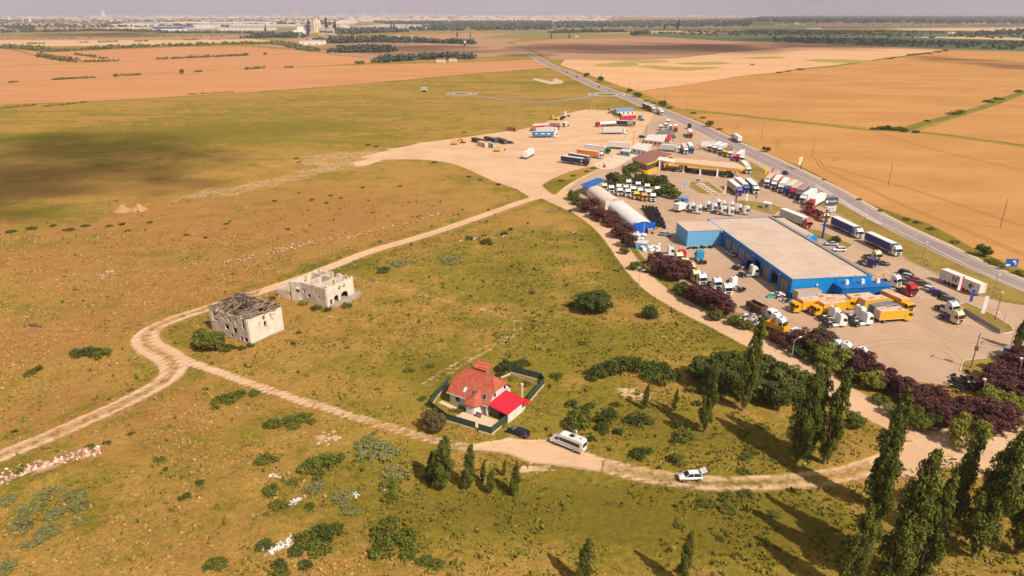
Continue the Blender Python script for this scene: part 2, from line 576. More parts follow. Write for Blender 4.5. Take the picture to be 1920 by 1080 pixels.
# heaps, banks and diggings on the waste ground
MOUNDS = [(600, 826, 3.0, .6), (90, 900, 5, .7), (40, 915, 5, .6), (140, 880, 4, .6), (520, 348, 12, .8), (700, 300, 10, .5), (430, 905, 5, .7), (250, 800, 4, .6),
          (620, 592, 2, .5), (170, 660, 6, .7), (520, 985, 5, .8), (960, 820, 2.5, .4)]
for px, py, r, h in MOUNDS:
    c = G(px, py)
    q = np.hypot(GX - c.x, GY - c.y) / r
    gz += h * np.exp(-q * q * 1.6) * (0.8 + 0.4 * fbm(GX / 1.5, GY / 1.5, 2, 3))
keep_x = np.abs(GX) < 0.95 * GY + 70
dd, lk = dirt_field(GX, GY)
soft = np.zeros(GX.shape)
for i_, pl in enumerate(BARE):
    q = poly_sd(GX, GY, pl) + 1.0 + (5.0 if i_ != 3 else 22.0) * (fbm(GX / (6 if i_ != 3 else 22), GY / (6 if i_ != 3 else 9), 5, 21) - 0.44)
    if i_ == 3:
        soft = np.clip(0.5 - q / 60.0, 0, .484) + .02 * (fbm(GX / 8, GY / 4, 4, 31) - .5)
    else:
        dd = np.minimum(dd, q)
dd = dd + np.clip((G(800, 290).x - GX) / 50, 0, 1) * (GY > 300) * (fbm(GX / 16, GY / 7, 5, 55) - .42) * 34
dm = np.maximum(np.clip(0.5 - dd / 7.0, 0, 1), soft)
rut = seg_dist(GX, GY, R_LINK)
tl = np.clip((GX - G(440, 708).x) / (G(800, 822).x - G(440, 708).x), 0, 1)
two = 0.5 - (np.abs(rut - 0.95) - 0.42) / 5.0 - .03 * tl
far_l = np.clip((np.hypot(GX - G(640, 775).x, GY - G(640, 775).y) - 10) / 20, 0, 1)
dm = np.maximum(dm, np.clip(np.maximum(two, 0.5 - np.maximum(lk + .6, -.3) / 5.0 - 0.02 - 0.05 * tl), 0, 1))
# a line of grass down the middle of the two-wheel tracks
for rd, x0, x1 in ((R_TRACK, -150, -74), (R_BUS, 16, 66)):
    q = seg_dist(GX, GY, rd)
    msk = (GX > x0) & (GX < x1)
    dm = np.where(msk & (q < 1.6), np.minimum(dm, 0.468 + 0.04 * q), dm)
fq = seg_dist(GX, GY, R_FAINT)
dm = np.maximum(dm, np.clip(0.5 - (np.abs(fq - 0.9) - 0.5) / 4.0, 0, 0.484))
for px, py, rr in [(600, 826, 3), (90, 880, 6), (620, 595, 2), (960, 812, 2.6), (700, 800, 2)]:
    c = G(px, py)
    dm = np.maximum(dm, np.clip(0.62 - 0.3 * np.hypot(GX - c.x, GY - c.y) / rr, 0, 1) * 0.95)
zg, zr = zones(GX, GY)
ny, nx = GX.shape


def grid_object(name, facemask, dz, outer=False):
    idx = np.arange(ny * nx).reshape(ny, nx)
    q = np.stack([idx[:-1, :-1], idx[:-1, 1:], idx[1:, 1:], idx[1:, :-1]], -1)[facemask]
    used = np.unique(q)
    remap = np.full(ny * nx, -1)
    remap[used] = np.arange(len(used))
    q = remap[q]
    co = np.stack([GX.ravel()[used], GY.ravel()[used], gz.ravel()[used] + dz], -1)
    col = np.stack([dm.ravel()[used], zg.ravel()[used], zr.ravel()[used], np.ones(len(used))], -1)
    if outer:
        n = len(co)
        x0, x1, y0, y1, B = xs[0], xs[-1], ys[0], ys[-1], 70000.0
        ex = np.array([(x0, y0, -.02), (x1, y0, -.02), (x1, y1, -.02), (x0, y1, -.02), (-B, -3000, -.02), (B, -3000, -.02), (B, B, -.02), (-B, B, -.02)], float)
        co = np.vstack([co, ex])
        col = np.vstack([col, np.tile([0, .5, .1, 1], (8, 1))])
        eq = np.array([(4, 5, 1, 0), (5, 6, 2, 1), (6, 7, 3, 2), (7, 4, 0, 3)]) + n
        q = np.vstack([q, eq])
    me = bpy.data.meshes.new(name)
    me.vertices.add(len(co))
    me.vertices.foreach_set('co', co.astype(np.float32).ravel())
    me.loops.add(q.size)
    me.loops.foreach_set('vertex_index', q.ravel().astype(np.int32))
    me.polygons.add(len(q))
    me.polygons.foreach_set('loop_start', np.arange(0, q.size, 4, dtype=np.int32))
    me.polygons.foreach_set('use_smooth', np.ones(len(q), bool))
    a = me.color_attributes.new('zone', 'FLOAT_COLOR', 'POINT')
    a.data.foreach_set('color', col.astype(np.float32).ravel())
    me.materials.append(TERRAIN)
    me.update(calc_edges=True)
    return tag(link(bpy.data.objects.new(name, me)), kind='structure')


def corner_mean(A):
    return (A[:-1, :-1] + A[:-1, 1:] + A[1:, 1:] + A[1:, :-1]) / 4


allm = np.ones((ny - 1, nx - 1), bool)
grid_object('ground', allm, 0.0, outer=True)
fd = corner_mean(dm) > 0.5
track_d = corner_mean(np.minimum(np.minimum(seg_dist(GX, GY, R_TRACK, R_TRACK_W), lk), seg_dist(GX, GY, R_BUS, R_BUS_W)))
lane_d = corner_mean(np.minimum(seg_dist(GX, GY, R_LANE, R_LANE_W), seg_dist(GX, GY, R_SPUR) - 2))
lot_d = corner_mean(poly_sd(GX, GY, LOT))
grid_object('dirt_lot', fd & (lot_d < 0), 0.006)
grid_object('dirt_road', fd & (lot_d >= 0) & (lane_d < 1.5), 0.006)
grid_object('dirt_track', fd & (lot_d >= 0) & (lane_d >= 1.5) & (track_d < 1.5), 0.006)


# ------------------------------------------------------------------ sheets: fields, asphalt, markings
def sheet(name, poly, z, m, kind='structure'):
    mb = MB()
    tr = tessellate_polygon([[Vector((x, y, 0)) for x, y in poly]])
    mb.add([(x, y, z) for x, y in poly], [tuple(t) for t in tr])
    me = mb.mesh(name, [m])
    for p in me.polygons:
        if p.normal.z < 0:
            p.flip()
    me.update()
    return tag(link(bpy.data.objects.new(name, me)), kind=kind)


def strip_pts(pts, off, w):
    """left and right edges of a band running along the points"""
    n = len(pts)
    l, r = [], []
    for i in range(n):
        a = Vector(pts[max(i - 1, 0)]); b = Vector(pts[min(i + 1, n - 1)])
        d = (b - a).normalized()
        nn = Vector((-d.y, d.x))
        ww = w[i] if isinstance(w, (list, tuple)) else w
        c = Vector(pts[i]) + nn * off
        l.append(c + nn * ww / 2)
        r.append(c - nn * ww / 2)
    return l, r


def band(name, pts, off, w, z, m, mb=None, i0=0, i1=None, dash=None):
    own = mb is None
    mb = mb or MB()
    l, r = strip_pts(pts, off, w)
    i1 = i1 or len(pts) - 1
    run = 0.0
    for i in range(i0, i1):
        a, b = Vector(pts[i]), Vector(pts[i + 1])
        Ls = (b - a).length
        if dash:
            t = 0.0
            while t < Ls:
                ph = (run + t) % (dash[0] + dash[1])
                if ph < dash[0]:
                    e = min(Ls, t + dash[0] - ph)
                    f0, f1 = t / Ls, e / Ls
                    mb.add([(*r[i].lerp(r[i + 1], f0), z), (*r[i].lerp(r[i + 1], f1), z), (*l[i].lerp(l[i + 1], f1), z), (*l[i].lerp(l[i + 1], f0), z)], [(0, 1, 2, 3)])
                    t = e + 1e-3
                else:
                    t += dash[0] + dash[1] - ph
            run += Ls
        else:
            mb.add([(*r[i], z), (*r[i + 1], z), (*l[i + 1], z), (*l[i], z)], [(0, 1, 2, 3)])
    if own:
        return tag(mb.obj(name, m), kind='structure')
    return mb


def field_mat(name, c1, c2, sc=0.01, ang=0.0, st=6.0, c3=None, c3lo=.62):
    m = bpy.data.materials.new(name)
    m.use_nodes = True
    nt = m.node_tree
    b = nt.nodes['Principled BSDF']
    b.inputs['Roughness'].default_value = 0.95
    b.inputs['Specular IOR Level'].default_value = 0.05
    pos = nt.nodes.new('ShaderNodeNewGeometry').outputs['Position']
    a = noise(nt, pos, sc, 5, .55, stretch=(ang, 1, st), dist=.4)
    d = noise(nt, pos, sc * 9, 5, .65, stretch=(ang, 1, st))
    f = noise(nt, pos, 0.6, 3, .7, stretch=(ang, 1, 3))
    c = mixc(nt, rng(nt, a, .3, .7), c1, c2)
    c = mixc(nt, rng(nt, d, .45, .75, 0, .4), c, tuple(x * .78 for x in c1))
    c = mixc(nt, rng(nt, f, .4, .7, 0, .22), c, tuple(x * .7 for x in c1))
    if c3:
        g = noise(nt, pos, sc * 2.2, 6, .62, stretch=(ang, 1, st * .8), dist=.8)
        c = mixc(nt, rng(nt, g, c3lo, c3lo + .08, 0, .8), c, c3)
    nt.links.new(c, b.inputs['Base Color'])
    bp = nodes(nt, 'ShaderNodeBump', Strength=.5, Distance=.15)
    nt.links.new(f, bp.inputs['Height'])
    nt.links.new(bp.outputs[0], b.inputs['Normal'])
    return m


WHEAT_L = field_mat('ripe_wheat', srgb(192, 134, 88), srgb(206, 148, 100), .006, .15, 7)
WHEAT_R = field_mat('golden_wheat', srgb(184, 132, 76), srgb(200, 148, 88), .008, -.5, 3, srgb(180, 142, 70), .68)
WHEAT_P = field_mat('pale_wheat', srgb(212, 164, 120), srgb(222, 176, 130), .006, -.2, 5)
STUBBLE = field_mat('stubble', srgb(172, 130, 98), srgb(186, 144, 110), .004, .1, 6)
STRAWF = field_mat('straw_field', srgb(206, 166, 124), srgb(222, 182, 136), .002, .1, 9, srgb(150, 130, 84), .66)
GREENF = field_mat('green_crop', srgb(86, 98, 70), srgb(110, 114, 80), .004, .05, 9, srgb(70, 82, 54), .58)
OLIVEF = field_mat('olive_pasture', srgb(126, 122, 76), srgb(150, 136, 88), .003, .05, 8, srgb(84, 92, 58), .6)
WEEDY = field_mat('weedy_patch', srgb(154, 146, 70), srgb(182, 156, 84), .02, -.1, 5)
# right of the highway
sheet('wheat_field', GP([(1288, 213), (1330, 233), (1370, 254), (1400, 268), (1442, 289), (1494, 308), (1526, 324), (1573, 349), (1605, 368), (1652, 390), (1699, 407), (1738, 418), (1787, 443), (1816, 461), (1857, 480),
                         (1920, 507), (2100, 590), (2500, 760), (2700, 560), (2300, 330), (1920, 277), (1735, 251), (1626, 246), (1548, 237), (1450, 227), (1342, 214)]), 0.010, WHEAT_R)
sheet('wheat_field', GP([(1200, 172), (1240, 190), (1275, 203), (1342, 209), (1450, 221), (1548, 231), (1626, 239), (1695, 240), (1730, 231), (1800, 213), (1870, 190), (1920, 171), (2100, 120), (1920, 97), (1776, 95), (1707, 105), (1658, 112), (1560, 126),
                         (1496, 131), (1457, 138), (1391, 143), (1307, 157)]), 0.014, WHEAT_R)
sheet('wheat_field', GP([(1720, 247), (1800, 219), (1870, 196), (1920, 178), (2100, 140), (2500, 210), (2300, 325), (1920, 270)]), 0.018, WHEAT_R)
sheet('wheat_field', GP([(1050, 122), (1110, 142), (1160, 160), (1198, 171), (1307, 156), (1391, 142), (1457, 136), (1496, 129), (1560, 123), (1658, 109), (1707, 103), (1776, 94), (1495, 88), (1372, 97), (1271, 109), (1160, 113), (1060, 111)]), 0.012, WHEAT_P)
for k_, pl in enumerate(([(1110, 122), (1135, 119), (1160, 116.5), (1195, 119), (1190, 124), (1150, 125.5), (1125, 124.5)], [(1160, 115.5), (1185, 113.5), (1240, 113), (1255, 116), (1220, 118), (1190, 117.5)],
                          [(1190, 124.5), (1225, 122.5), (1250, 124.5), (1290, 126), (1335, 125.5), (1355, 127.5), (1320, 130), (1290, 132.5), (1245, 131), (1215, 127.5)], [(1262, 118), (1300, 117), (1345, 116), (1370, 119), (1330, 121.5), (1285, 121)], [(1385, 108), (1440, 106), (1475, 107.5), (1450, 110), (1410, 110)], [(1505, 112), (1560, 111), (1640, 114), (1600, 118), (1540, 116)])):
    sheet('weedy_patch', smooth_pts(GP(pl + pl[:1]), 4)[:-1], 0.04 + .004 * k_, WEEDY)
sheet('stubble_field', GP([(1036, 111), (1160, 112.5), (1271, 107.5), (1372, 96), (1495, 87.5), (1776, 93.5), (1500, 81), (1360, 77), (1240, 70), (1035, 74), (960, 80), (1010, 100)]), 0.016, STUBBLE)
sheet('crop_field', GP([(1180, 66), (1240, 69), (1360, 76), (1500, 80), (1776, 92.5), (1920, 96), (2200, 104), (2200, 62), (1900, 58), (1450, 55), (1270, 60)]), 0.012, GREENF)
sheet('straw_field', GP([(1660, 53.5), (1920, 51.5), (2200, 52), (2200, 57), (1920, 58.5), (1700, 57)]), 0.2, STRAWF)
sheet('straw_field', GP([(1690, 69.5), (1800, 69), (2200, 75), (2200, 78), (1920, 76), (1780, 72)]), 0.2, STRAWF)
sheet('straw_field', GP([(1260, 60), (1270, 58), (1390, 55.7), (1400, 57), (1300, 61)]), 0.2, STRAWF)
sheet('pasture', GP([(1032, 50), (1450, 42), (2200, 44), (2200, 50), (1650, 53), (1400, 56), (1180, 66), (1035, 72), (900, 72)]), 0.05, OLIVEF)
# left of the highway
sheet('wheat_field', GP([(-400, 220), (0, 196), (80, 193), (165, 190), (480, 172), (700, 155), (885, 138), (1030, 127), (1005, 112), (885, 117), (700, 121), (500, 128.5), (345, 134.5), (150, 147.5), (0, 155.5), (-400, 180)]), 0.012, WHEAT_L)
sheet('wheat_field', GP([(-400, 179.5), (0, 155), (150, 147), (345, 134), (500, 128), (625, 122), (690, 118), (700, 111), (640, 105), (600, 99), (465, 104.5), (300, 111.5), (150, 118), (0, 125.5), (-400, 140)]), 0.012, WHEAT_L)
sheet('wheat_field', GP([(-400, 139.5), (0, 125), (150, 117.5), (300, 111), (465, 104), (600, 98.5), (520, 92), (450, 87), (350, 88), (250, 92), (90, 98), (0, 92), (-400, 104)]), 0.012, WHEAT_L)
sheet('wheat_field', GP([(-400, 103), (0, 88), (150, 86), (300, 84), (430, 80), (520, 77), (470, 73), (300, 75), (0, 75), (-400, 86)]), 0.012, STRAWF)
sheet('stubble_field', GP([(-400, 85), (0, 74.5), (300, 74), (480, 72), (480, 66), (200, 67), (0, 69), (-400, 75)]), 0.016, STUBBLE)
sheet('straw_field', GP([(-400, 74), (0, 68.5), (200, 66.5), (480, 65.5), (500, 62), (150, 62), (-400, 66)]), 0.018, OLIVEF)
sheet('straw_field', GP([(40, 55), (48, 48), (110, 46.5), (190, 47.5), (190, 53), (120, 55)]), 0.3, STUBBLE)
sheet('straw_field', GP([(-200, 52), (0, 46), (24, 49), (30, 53), (0, 56), (-200, 60)]), 0.3, STUBBLE)
sheet('stubble_field', GP([(480, 84), (600, 97.5), (640, 103), (700, 109), (760, 104), (888, 108), (1000, 101), (950, 80), (888, 79), (700, 84), (640, 86), (540, 80)]), 0.02, STUBBLE)
sheet('straw_field', GP([(520, 77), (560, 70), (640, 68), (888, 62), (1032, 64), (950, 79), (700, 83), (600, 84)]), 0.018, STUBBLE)
sheet('pasture', GP([(-400, 60), (0, 57), (180, 56), (500, 60), (700, 62), (888, 57), (1032, 58), (1032, 45), (700, 46), (300, 46), (0, 44), (-400, 46)]), 0.03, OLIVEF)
# weedy strips and ditches between the fields
GRN = field_mat('ditch_grass', srgb(112, 112, 44), srgb(140, 128, 56), .05, 0, 1)
ditch = MB()
for pts, w in (([(1288, 206), (1342, 212), (1450, 224), (1548, 234), (1626, 243), (1735, 248), (1920, 273)], 3.5), ([(1695, 243), (1735, 231), (1800, 214), (1870, 192), (1920, 173), (2050, 140)], 9),
               ([(1457, 137), (1496, 130), (1560, 124), (1658, 110), (1707, 103.5), (1776, 94)], 7), ([(0, 90), (100, 91), (250, 87), (350, 85), (450, 83), (520, 82), (590, 97)], 26),
               ([(0, 88), (40, 97), (75, 106), (140, 116)], 7), ([(1035, 111), (1160, 113), (1271, 108), (1372, 96.5), (1495, 88)], 5), ([(0, 197), (80, 194), (165, 191), (480, 173), (700, 156), (885, 139)], 3)):
    band('', smooth_pts(GP(pts), 5), 0, w, 0.05, GRN, mb=ditch)
tag(ditch.obj('field_margin', GRN), kind='structure')
TRK = mat('crushed_wheat', srgb(150, 108, 58), .95, scale=.5)
tm = MB()
for pts in ([(1530, 297), (1538, 308), (1546, 316), (1580, 333), (1640, 360), (1705, 390), (1810, 432), (1920, 478)], [(1560, 294), (1566, 298), (1564, 303)], [(1545, 309), (1600, 325), (1700, 352), (1800, 385), (1920, 425)],
            [(1375, 244), (1384, 238), (1381, 233)], [(1455, 280), (1460, 272), (1457, 266), (1463, 262)], [(1700, 118), (1600, 135), (1500, 150)], [(1650, 250), (1750, 280), (1920, 320)]):
    sp_ = smooth_pts(GP(pts), 6)
    for o_ in (-1.0, 1.0):
        band('', sp_, o_, .55, 0.03, TRK, mb=tm)
tag(tm.obj('wheel_track', TRK), kind='structure')


def asphalt(name, a, b, joint=False):
    m = bpy.data.materials.new(name)
    m.use_nodes = True
    nt = m.node_tree
    bs = nt.nodes['Principled BSDF']
    bs.inputs['Roughness'].default_value = .9
    bs.inputs['Specular IOR Level'].default_value = .15
    pos = nt.nodes.new('ShaderNodeNewGeometry').outputs['Position']
    n1 = noise(nt, pos, .05, 6, .65, dist=.6)
    n2 = noise(nt, pos, .7, 6, .75)
    n3 = noise(nt, pos, .16, 5, .7, stretch=(1.2, 1, 5), dist=1.2)
    n4 = noise(nt, pos, 6, 3, .7)
    c = mixc(nt, rng(nt, n1, .3, .7), a, b)
    c = mixc(nt, rng(nt, n2, .52, .75, 0, .35), c, tuple(x * .72 for x in a))
    c = mixc(nt, rng(nt, n3, .6, .75, 0, .4), c, tuple(x * .68 for x in a))
    c = mixc(nt, rng(nt, n4, .3, .7, 0, .12), c, tuple(min(1, x * 1.25) for x in b))
    c = mixc(nt, rng(nt, noise(nt, pos, .33, 6, .8, dist=.5), .64, .74, 0, .5), c, tuple(x * .45 for x in a))
    if joint:
        v = nodes(nt, 'ShaderNodeTexVoronoi', Scale=.045)
        nt.links.new(pos, v.inputs['Vector'])
        c = mixc(nt, rng(nt, v.outputs['Distance'], 0, .12, .55, 0), c, tuple(x * .5 for x in a))
    nt.links.new(c, bs.inputs['Base Color'])
    return m


ASPH = asphalt('road_asphalt', srgb(146, 128, 122), srgb(160, 142, 134))
PAVE = asphalt('yard_pavement', srgb(178, 146, 118), srgb(192, 162, 134), joint=True)
GRAV = mat('road_shoulder', srgb(206, 176, 148), .95, scale=.6, var=.12)
PAINT = mat('road_paint', srgb(236, 226, 214), .7, scale=1.5, var=.08)
band('road_shoulder', HW, 0, 17.0, 0.07, GRAV)
band('highway', HW, 0, 13.4, 0.11, ASPH)
band('side_road', SIDE, 0, 7.5, 0.09, ASPH)
sheet('side_road', [(p[0] * .6 + 0, p[1]) for p in []] or GP([(1040, 146), (1058, 153), (1052, 157), (1030, 158), (1000, 150), (1000, 146), (1020, 150), (1036, 153)]), 0.06, GRAV)


def disc_ring(name, c, r0, r1, z, m, n=48):
    mb = MB()
    vs = []
    for r in (r0, r1):
        vs += [(c.x + r * math.cos(2 * math.pi * i / n), c.y + r * math.sin(2 * math.pi * i / n), z) for i in range(n)]
    mb.add(vs, [(i, (i + 1) % n, n + (i + 1) % n, n + i) for i in range(n)])
    return tag(mb.obj(name, m), kind='structure')


for rb, r in ((RB1, 17.5), (RB2, 14.5)):
    disc_ring('roundabout', rb, r * .62, r, 0.13, ASPH)
    disc_ring('roundabout_kerb', rb, r * .55, r * .64, 0.2, PAINT)
    sheet('roundabout_island', [(rb.x + r * .56 * math.cos(t / 16 * math.pi), rb.y + r * .56 * math.sin(t / 16 * math.pi)) for t in range(32)], 0.24, GRN)
    disc_ring('roundabout_edge', rb, r, r * 1.06, 0.15, PAINT)
marks = MB()
n_hw = len(HW)
band('', HW, -0.1, .26, 0.125, PAINT, mb=marks, i0=30)
band('', HW, 5.6, .2, 0.125, PAINT, mb=marks, i0=40)
band('', HW, -5.6, .2, 0.125, PAINT, mb=marks, i0=40)
band('', HW, -2.9, .16, 0.125, PAINT, mb=marks, i0=52, i1=112, dash=(3, 6))
band('', HW, 2.8, .16, 0.125, PAINT, mb=marks, i0=60, i1=96, dash=(3, 9))
band('', HW, -1.5, 2.0, 0.128, PAINT, mb=marks, i0=79, i1=92, dash=(.5, 1.0))
tag(marks.obj('road_markings', PAINT), kind='structure')
sheet('truck_yard', YARD, 0.05, PAVE)
CONC = mat('old_concrete', srgb(222, 196, 170), .9, scale=.4, var=.12)
sheet('concrete_apron', GP([(1110, 309), (1140, 296), (1172, 283), (1195, 268), (1222, 262), (1210, 285), (1180, 300), (1152, 316), (1128, 318)]), 0.066, CONC)
GRASS = field_mat('lawn', srgb(140, 118, 56), srgb(162, 134, 72), .08, 0, 1, srgb(116, 110, 46), .55)
KERB = mat('kerb_concrete', srgb(214, 200, 186), .85, scale=1.0)


def island(name, poly, kw=.22, kh=.14):
    sheet(name, poly, 0.055 + kh - .02, GRASS)
    mb = MB()
    n = len(poly)
    cx = sum(p[0] for p in poly) / n
    cy = sum(p[1] for p in poly) / n
    P_ = poly + [poly[0]]
    l, r = strip_pts(P_, 0, kw)
    for i in range(n):
        a, b, c, d = l[i], l[(i + 1)], r[(i + 1)], r[i]
        mb.add([(*a, .03), (*b, .03), (*c, .03), (*d, .03), (*a, kh + .055), (*b, kh + .055), (*c, kh + .055), (*d, kh + .055)],
               [(4, 5, 6, 7), (0, 1, 5, 4), (1, 2, 6, 5), (2, 3, 7, 6), (3, 0, 4, 7)])
    return tag(mb.obj('kerb', KERB), kind='structure')


island('grass_island', GP([(1294, 341), (1330, 342), (1357, 362), (1344, 367), (1312, 363), (1292, 350)]))
island('grass_island', GP([(1376, 378), (1392, 376), (1440, 381), (1470, 391), (1452, 404), (1425, 397), (1392, 388)]))
island('grass_island', GP([(1303, 270), (1322, 277), (1345, 290), (1322, 285)]))
island('grass_island', GP([(1385, 303), (1410, 305), (1440, 322), (1478, 345), (1460, 345), (1420, 340), (1402, 328), (1382, 312)]))
island('grass_island', GP([(1532, 385), (1548, 392), (1590, 412), (1625, 440), (1660, 462), (1702, 488), (1758, 516), (1800, 537), (1843, 556), (1880, 568), (1935, 577), (1990, 590), (2035, 640), (2200, 640), (2080, 590), (1930, 552), (1861, 524), (1805, 499), (1740, 467), (1690, 443), (1640, 418), (1600, 396), (1560, 372), (1535, 362), (1522, 372)]))
island('grass_island', GP([(1506, 428), (1535, 432), (1560, 443), (1600, 460), (1590, 466), (1562, 455), (1535, 448), (1508, 440)]))
island('grass_island', GP([(1798, 572), (1812, 568), (1862, 590), (1896, 612), (1902, 622), (1880, 626), (1850, 610), (1815, 592)]))
island('grass_island', GP([(1800, 695), (1806, 677), (1850, 672), (1885, 662), (1880, 690), (1850, 712), (1808, 702)]))
island('grass_island', GP([(1168, 350), (1195, 338), (1215, 336), (1245, 350), (1272, 366), (1262, 372), (1225, 356), (1190, 352)]))
line_m = MB()
for a, b in (((1717, 548), (1728, 558)), ((1728, 558), (1747, 558)), ((1650, 500), (1668, 512)), ((1265, 325), (1300, 333)), ((1350, 420), (1330, 422)), ((1575, 478), (1604, 490))):
    A_, B_ = G(*a), G(*b)
    band('', [(A_.x, A_.y), (B_.x, B_.y)], 0, .16, 0.058, PAINT, mb=line_m)
tag(line_m.obj('yard_markings', PAINT), kind='structure')
TM = mat('rubber_marks', srgb(170, 140, 112), .9, scale=.7, var=.15)
tmk = MB()
zk_ = .0525
for pts in ([(1600, 655), (1680, 640), (1760, 650), (1800, 680)], [(1700, 600), (1740, 610), (1790, 640), (1850, 650)], [(1340, 520), (1400, 545), (1470, 600), (1540, 630)],
            [(1250, 330), (1330, 340), (1400, 345), (1440, 370), (1500, 400)], [(1230, 410), (1270, 425), (1260, 450), (1290, 490)], [(1560, 490), (1640, 520), (1720, 570), (1800, 620)], [(1300, 300), (1340, 330), (1360, 345)]):
    sp_ = smooth_pts(GP(pts), 8)
    for o_ in (-1.05, 1.05):
        zk_ += .0004
        band('', sp_, o_, .32, zk_, TM, mb=tmk)
tag(tmk.obj('tyre_marks', TM), kind='structure')
# ------------------------------------------------------------------ foliage
def leaf_mesh(name, clumps, size, seed=1, up=0.25, aspect=1.0, vert=0.0):
    """many leaf-sized faces spread over the shells of clumps (x, y, z, radius, squash, count)"""
    g = np.random.default_rng(seed)
    C, Nn, Sz = [], [], []
    for (x, y, z, r, sq, n) in clumps:
        d = g.normal(size=(n, 3))
        d[:, 2] = d[:, 2] + up
        d /= np.linalg.norm(d, axis=1)[:, None]
        rr = r * (0.45 + 0.55 * g.random(n) ** 0.5) * (0.85 + 0.3 * g.random(n))
        p = d * rr[:, None]
        p[:, 2] *= sq
        C.append(p + np.array([x, y, z]))
        nn = d * 0.8 + g.normal(size=(n, 3)) * 0.55
        Nn.append(nn / np.linalg.norm(nn, axis=1)[:, None])
        Sz.append(size * (0.55 + 0.9 * g.random(n)))
    C, Nn, Sz = np.vstack(C), np.vstack(Nn), np.concatenate(Sz)
    n = len(C)
    t = np.cross(Nn, g.normal(size=(n, 3)))
    if vert:
        u = np.array([.25, 0, 1.0]) - Nn * (Nn @ np.array([.25, 0, 1.0]))[:, None]
        t = u * vert + t * (1 - vert)
    t /= np.linalg.norm(t, axis=1)[:, None] + 1e-9
    b = np.cross(Nn, t)
    t *= Sz[:, None] * 0.5
    b *= Sz[:, None] * 0.5 * aspect
    V = np.stack([C - t, C - b * .8, C + t, C + b], 1).reshape(-1, 3)
    F = np.arange(4 * n).reshape(n, 4)
    me = bpy.data.meshes.new(name)
    me.vertices.add(4 * n)
    me.vertices.foreach_set('co', V.astype(np.float32).ravel())
    me.loops.add(4 * n)
    me.loops.foreach_set('vertex_index', F.ravel().astype(np.int32))
    me.polygons.add(n)
    me.polygons.foreach_set('loop_start', np.arange(0, 4 * n, 4, dtype=np.int32))
    me.update(calc_edges=True)
    return me


def foliage(name, a, b, dark=None, trans=.3, rnd=.35, sc=.9):
    m = bpy.data.materials.new(name)
    m.use_nodes = True
    nt = m.node_tree
    nt.nodes.remove(nt.nodes['Principled BSDF'])
    out = nt.nodes['Material Output']
    pos = nt.nodes.new('ShaderNodeNewGeometry')
    n1 = noise(nt, pos.outputs['Position'], sc, 4, .7)
    n2 = noise(nt, pos.outputs['Position'], sc * .28, 3, .6)
    oi = nt.nodes.new('ShaderNodeObjectInfo')
    c = mixc(nt, rng(nt, n1, .3, .7), a, b)
    c = mixc(nt, rng(nt, n2, .45, .7, 0, .5), c, dark or tuple(x * .55 for x in a))
    c = mixc(nt, rng(nt, oi.outputs['Random'], 0, 1, 0, rnd, False), c, tuple(x * y for x, y in zip(b, (1.25, 1.05, .8))))
    c = mixc(nt, rng(nt, pos.outputs['Random Per Island'], .3, 1, 0, .6, False), c, tuple(min(1, x * 1.5) for x in b))
    d = nt.nodes.new('ShaderNodeBsdfPrincipled')
    d.inputs['Roughness'].default_value = .6
    d.inputs['Specular IOR Level'].default_value = .25
    t = nt.nodes.new('ShaderNodeBsdfTranslucent')
    ms = nt.nodes.new('ShaderNodeMixShader')
    ms.inputs[0].default_value = trans
    nt.links.new(c, d.inputs['Base Color'])
    nt.links.new(c, t.inputs['Color'])
    nt.links.new(d.outputs[0], ms.inputs[1])
    nt.links.new(t.outputs[0], ms.inputs[2])
    nt.links.new(ms.outputs[0], out.inputs['Surface'])
    return m


F_POP = foliage('poplar_leaves', srgb(74, 86, 32), srgb(112, 118, 46))
F_DARK = foliage('dark_leaves', srgb(62, 78, 32), srgb(94, 104, 42))
F_BUSH = foliage('bush_leaves', srgb(78, 92, 34), srgb(118, 124, 46))
F_LIME = foliage('light_leaves', srgb(110, 122, 42), srgb(150, 150, 60))
F_PLUM = foliage('purple_plum_leaves', srgb(70, 44, 46), srgb(108, 66, 62), rnd=.4, trans=.2)
F_BRWN = foliage('brown_leaves', srgb(92, 78, 50), srgb(124, 104, 66), rnd=.2)
F_GREY = foliage('grey_green_leaves', srgb(116, 122, 72), srgb(152, 148, 92), rnd=.2)
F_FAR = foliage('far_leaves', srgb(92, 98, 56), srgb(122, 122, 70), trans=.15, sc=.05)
F_FARD = foliage('hazed_wood_leaves', srgb(66, 78, 66), srgb(88, 98, 78), trans=.1, sc=.01)  # distance haze put into the leaf colour as lighter, bluish tones
BARK = mat('bark', srgb(150, 126, 98), .95, var=.25, scale=3, bump=.6)
BARKD = mat('dark_bark', srgb(84, 68, 54), .95, var=.25, scale=3, bump=.6)


